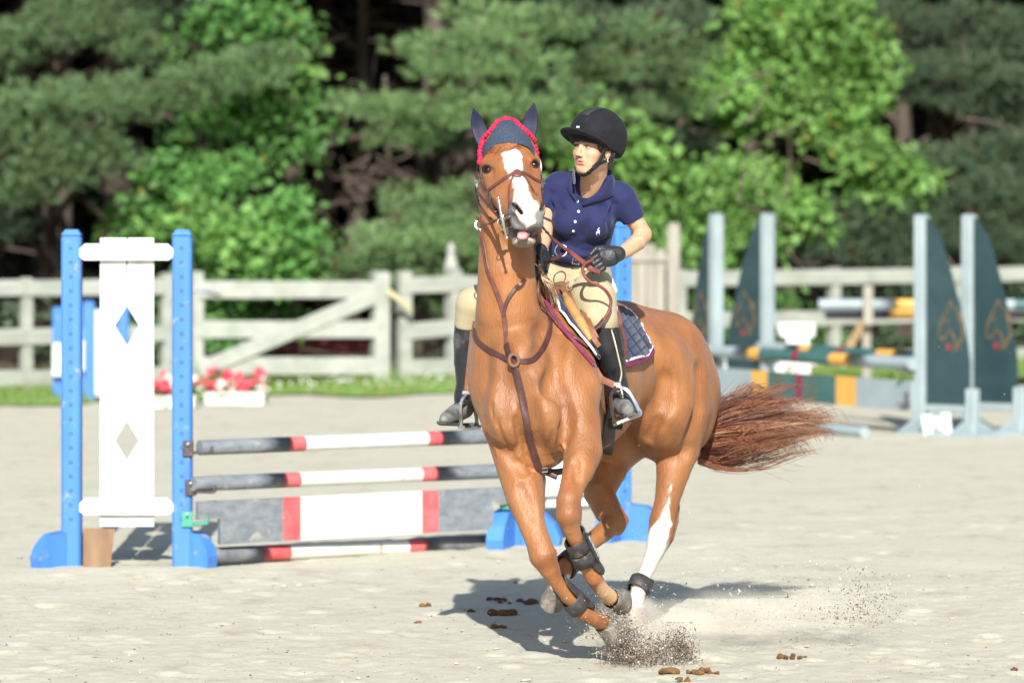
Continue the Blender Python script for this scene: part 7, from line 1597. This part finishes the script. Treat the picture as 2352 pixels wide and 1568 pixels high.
p = cloud(8500, sp); grains('flying_dry_sand', p, np.exp(RNG.normal(math.log(.0023), .45, len(p))), M_gl, 'pale dry sand grains sprayed around the hooves')
p = cloud(160, [(.4, (1500, 1330, .1, 300, 90, .4, 0)), (.3, (2050, 900, .6, 220, 260, .4, 0)), (.3, (1850, 1250, .4, 200, 120, .4, 0))]); grains('flying_specks', p, np.exp(RNG.normal(math.log(.0022), .3, len(p))), M_gl, 'tiny pale specks of sand flying behind the horse')
def puff(px, py, Y, rx, ry, rY, dens, seed, label):
    b = MB(); b.sphere((0, 0, 0), 1.0, 24); o = b.build('dust_cloud', None, None, True); c = P(px, py, Y); o.location = [float(v) for v in c]; o.scale = (rx / S(Y), rY, ry / S(Y))
    m = bpy.data.materials.new('dust'); m.use_nodes = True; t = m.node_tree; N = t.nodes; L = t.links; N.clear(); out = N.new('ShaderNodeOutputMaterial'); v = N.new('ShaderNodeVolumePrincipled'); v.inputs['Color'].default_value = (.74, .69, .58, 1); v.inputs['Anisotropy'].default_value = -.35
    tc = N.new('ShaderNodeTexCoord'); g = N.new('ShaderNodeTexGradient'); g.gradient_type = 'SPHERICAL'; L.new(tc.outputs['Object'], g.inputs['Vector']); n = N.new('ShaderNodeTexNoise'); n.noise_dimensions = '4D'; n.inputs['W'].default_value = seed; n.inputs['Scale'].default_value = 2.3; n.inputs['Detail'].default_value = 4; L.new(tc.outputs['Object'], n.inputs['Vector'])
    r = N.new('ShaderNodeMapRange'); r.inputs[1].default_value = .38; r.inputs[2].default_value = .68; r.inputs[3].default_value = 0; r.inputs[4].default_value = dens; L.new(n.outputs['Fac'], r.inputs[0]); mu = N.new('ShaderNodeMath'); mu.operation = 'MULTIPLY'; L.new(r.outputs[0], mu.inputs[0]); p2 = N.new('ShaderNodeMath'); p2.operation = 'POWER'; p2.inputs[1].default_value = 1.1; L.new(g.outputs['Fac'], p2.inputs[0]); L.new(p2.outputs[0], mu.inputs[1]); L.new(mu.outputs[0], v.inputs['Density']); L.new(v.outputs[0], out.inputs['Volume'])
    o.data.materials.clear(); o.data.materials.append(m); tag(o, label, 'dust', kind='stuff')
puff(1445, 1415, .18, 95, 62, .30, 13.0, 1.0, 'pale dust hanging round the hooves'); puff(1540, 1440, .10, 130, 70, .30, 8.0, 2.0, 'dust drifting over the thrown sand'); puff(1690, 1415, .55, 200, 75, .40, 6.5, 3.3, 'low dust trailing behind the horse'); puff(1900, 1395, .75, 160, 66, .35, 4.5, 4.1, 'thin dust settling on the right')
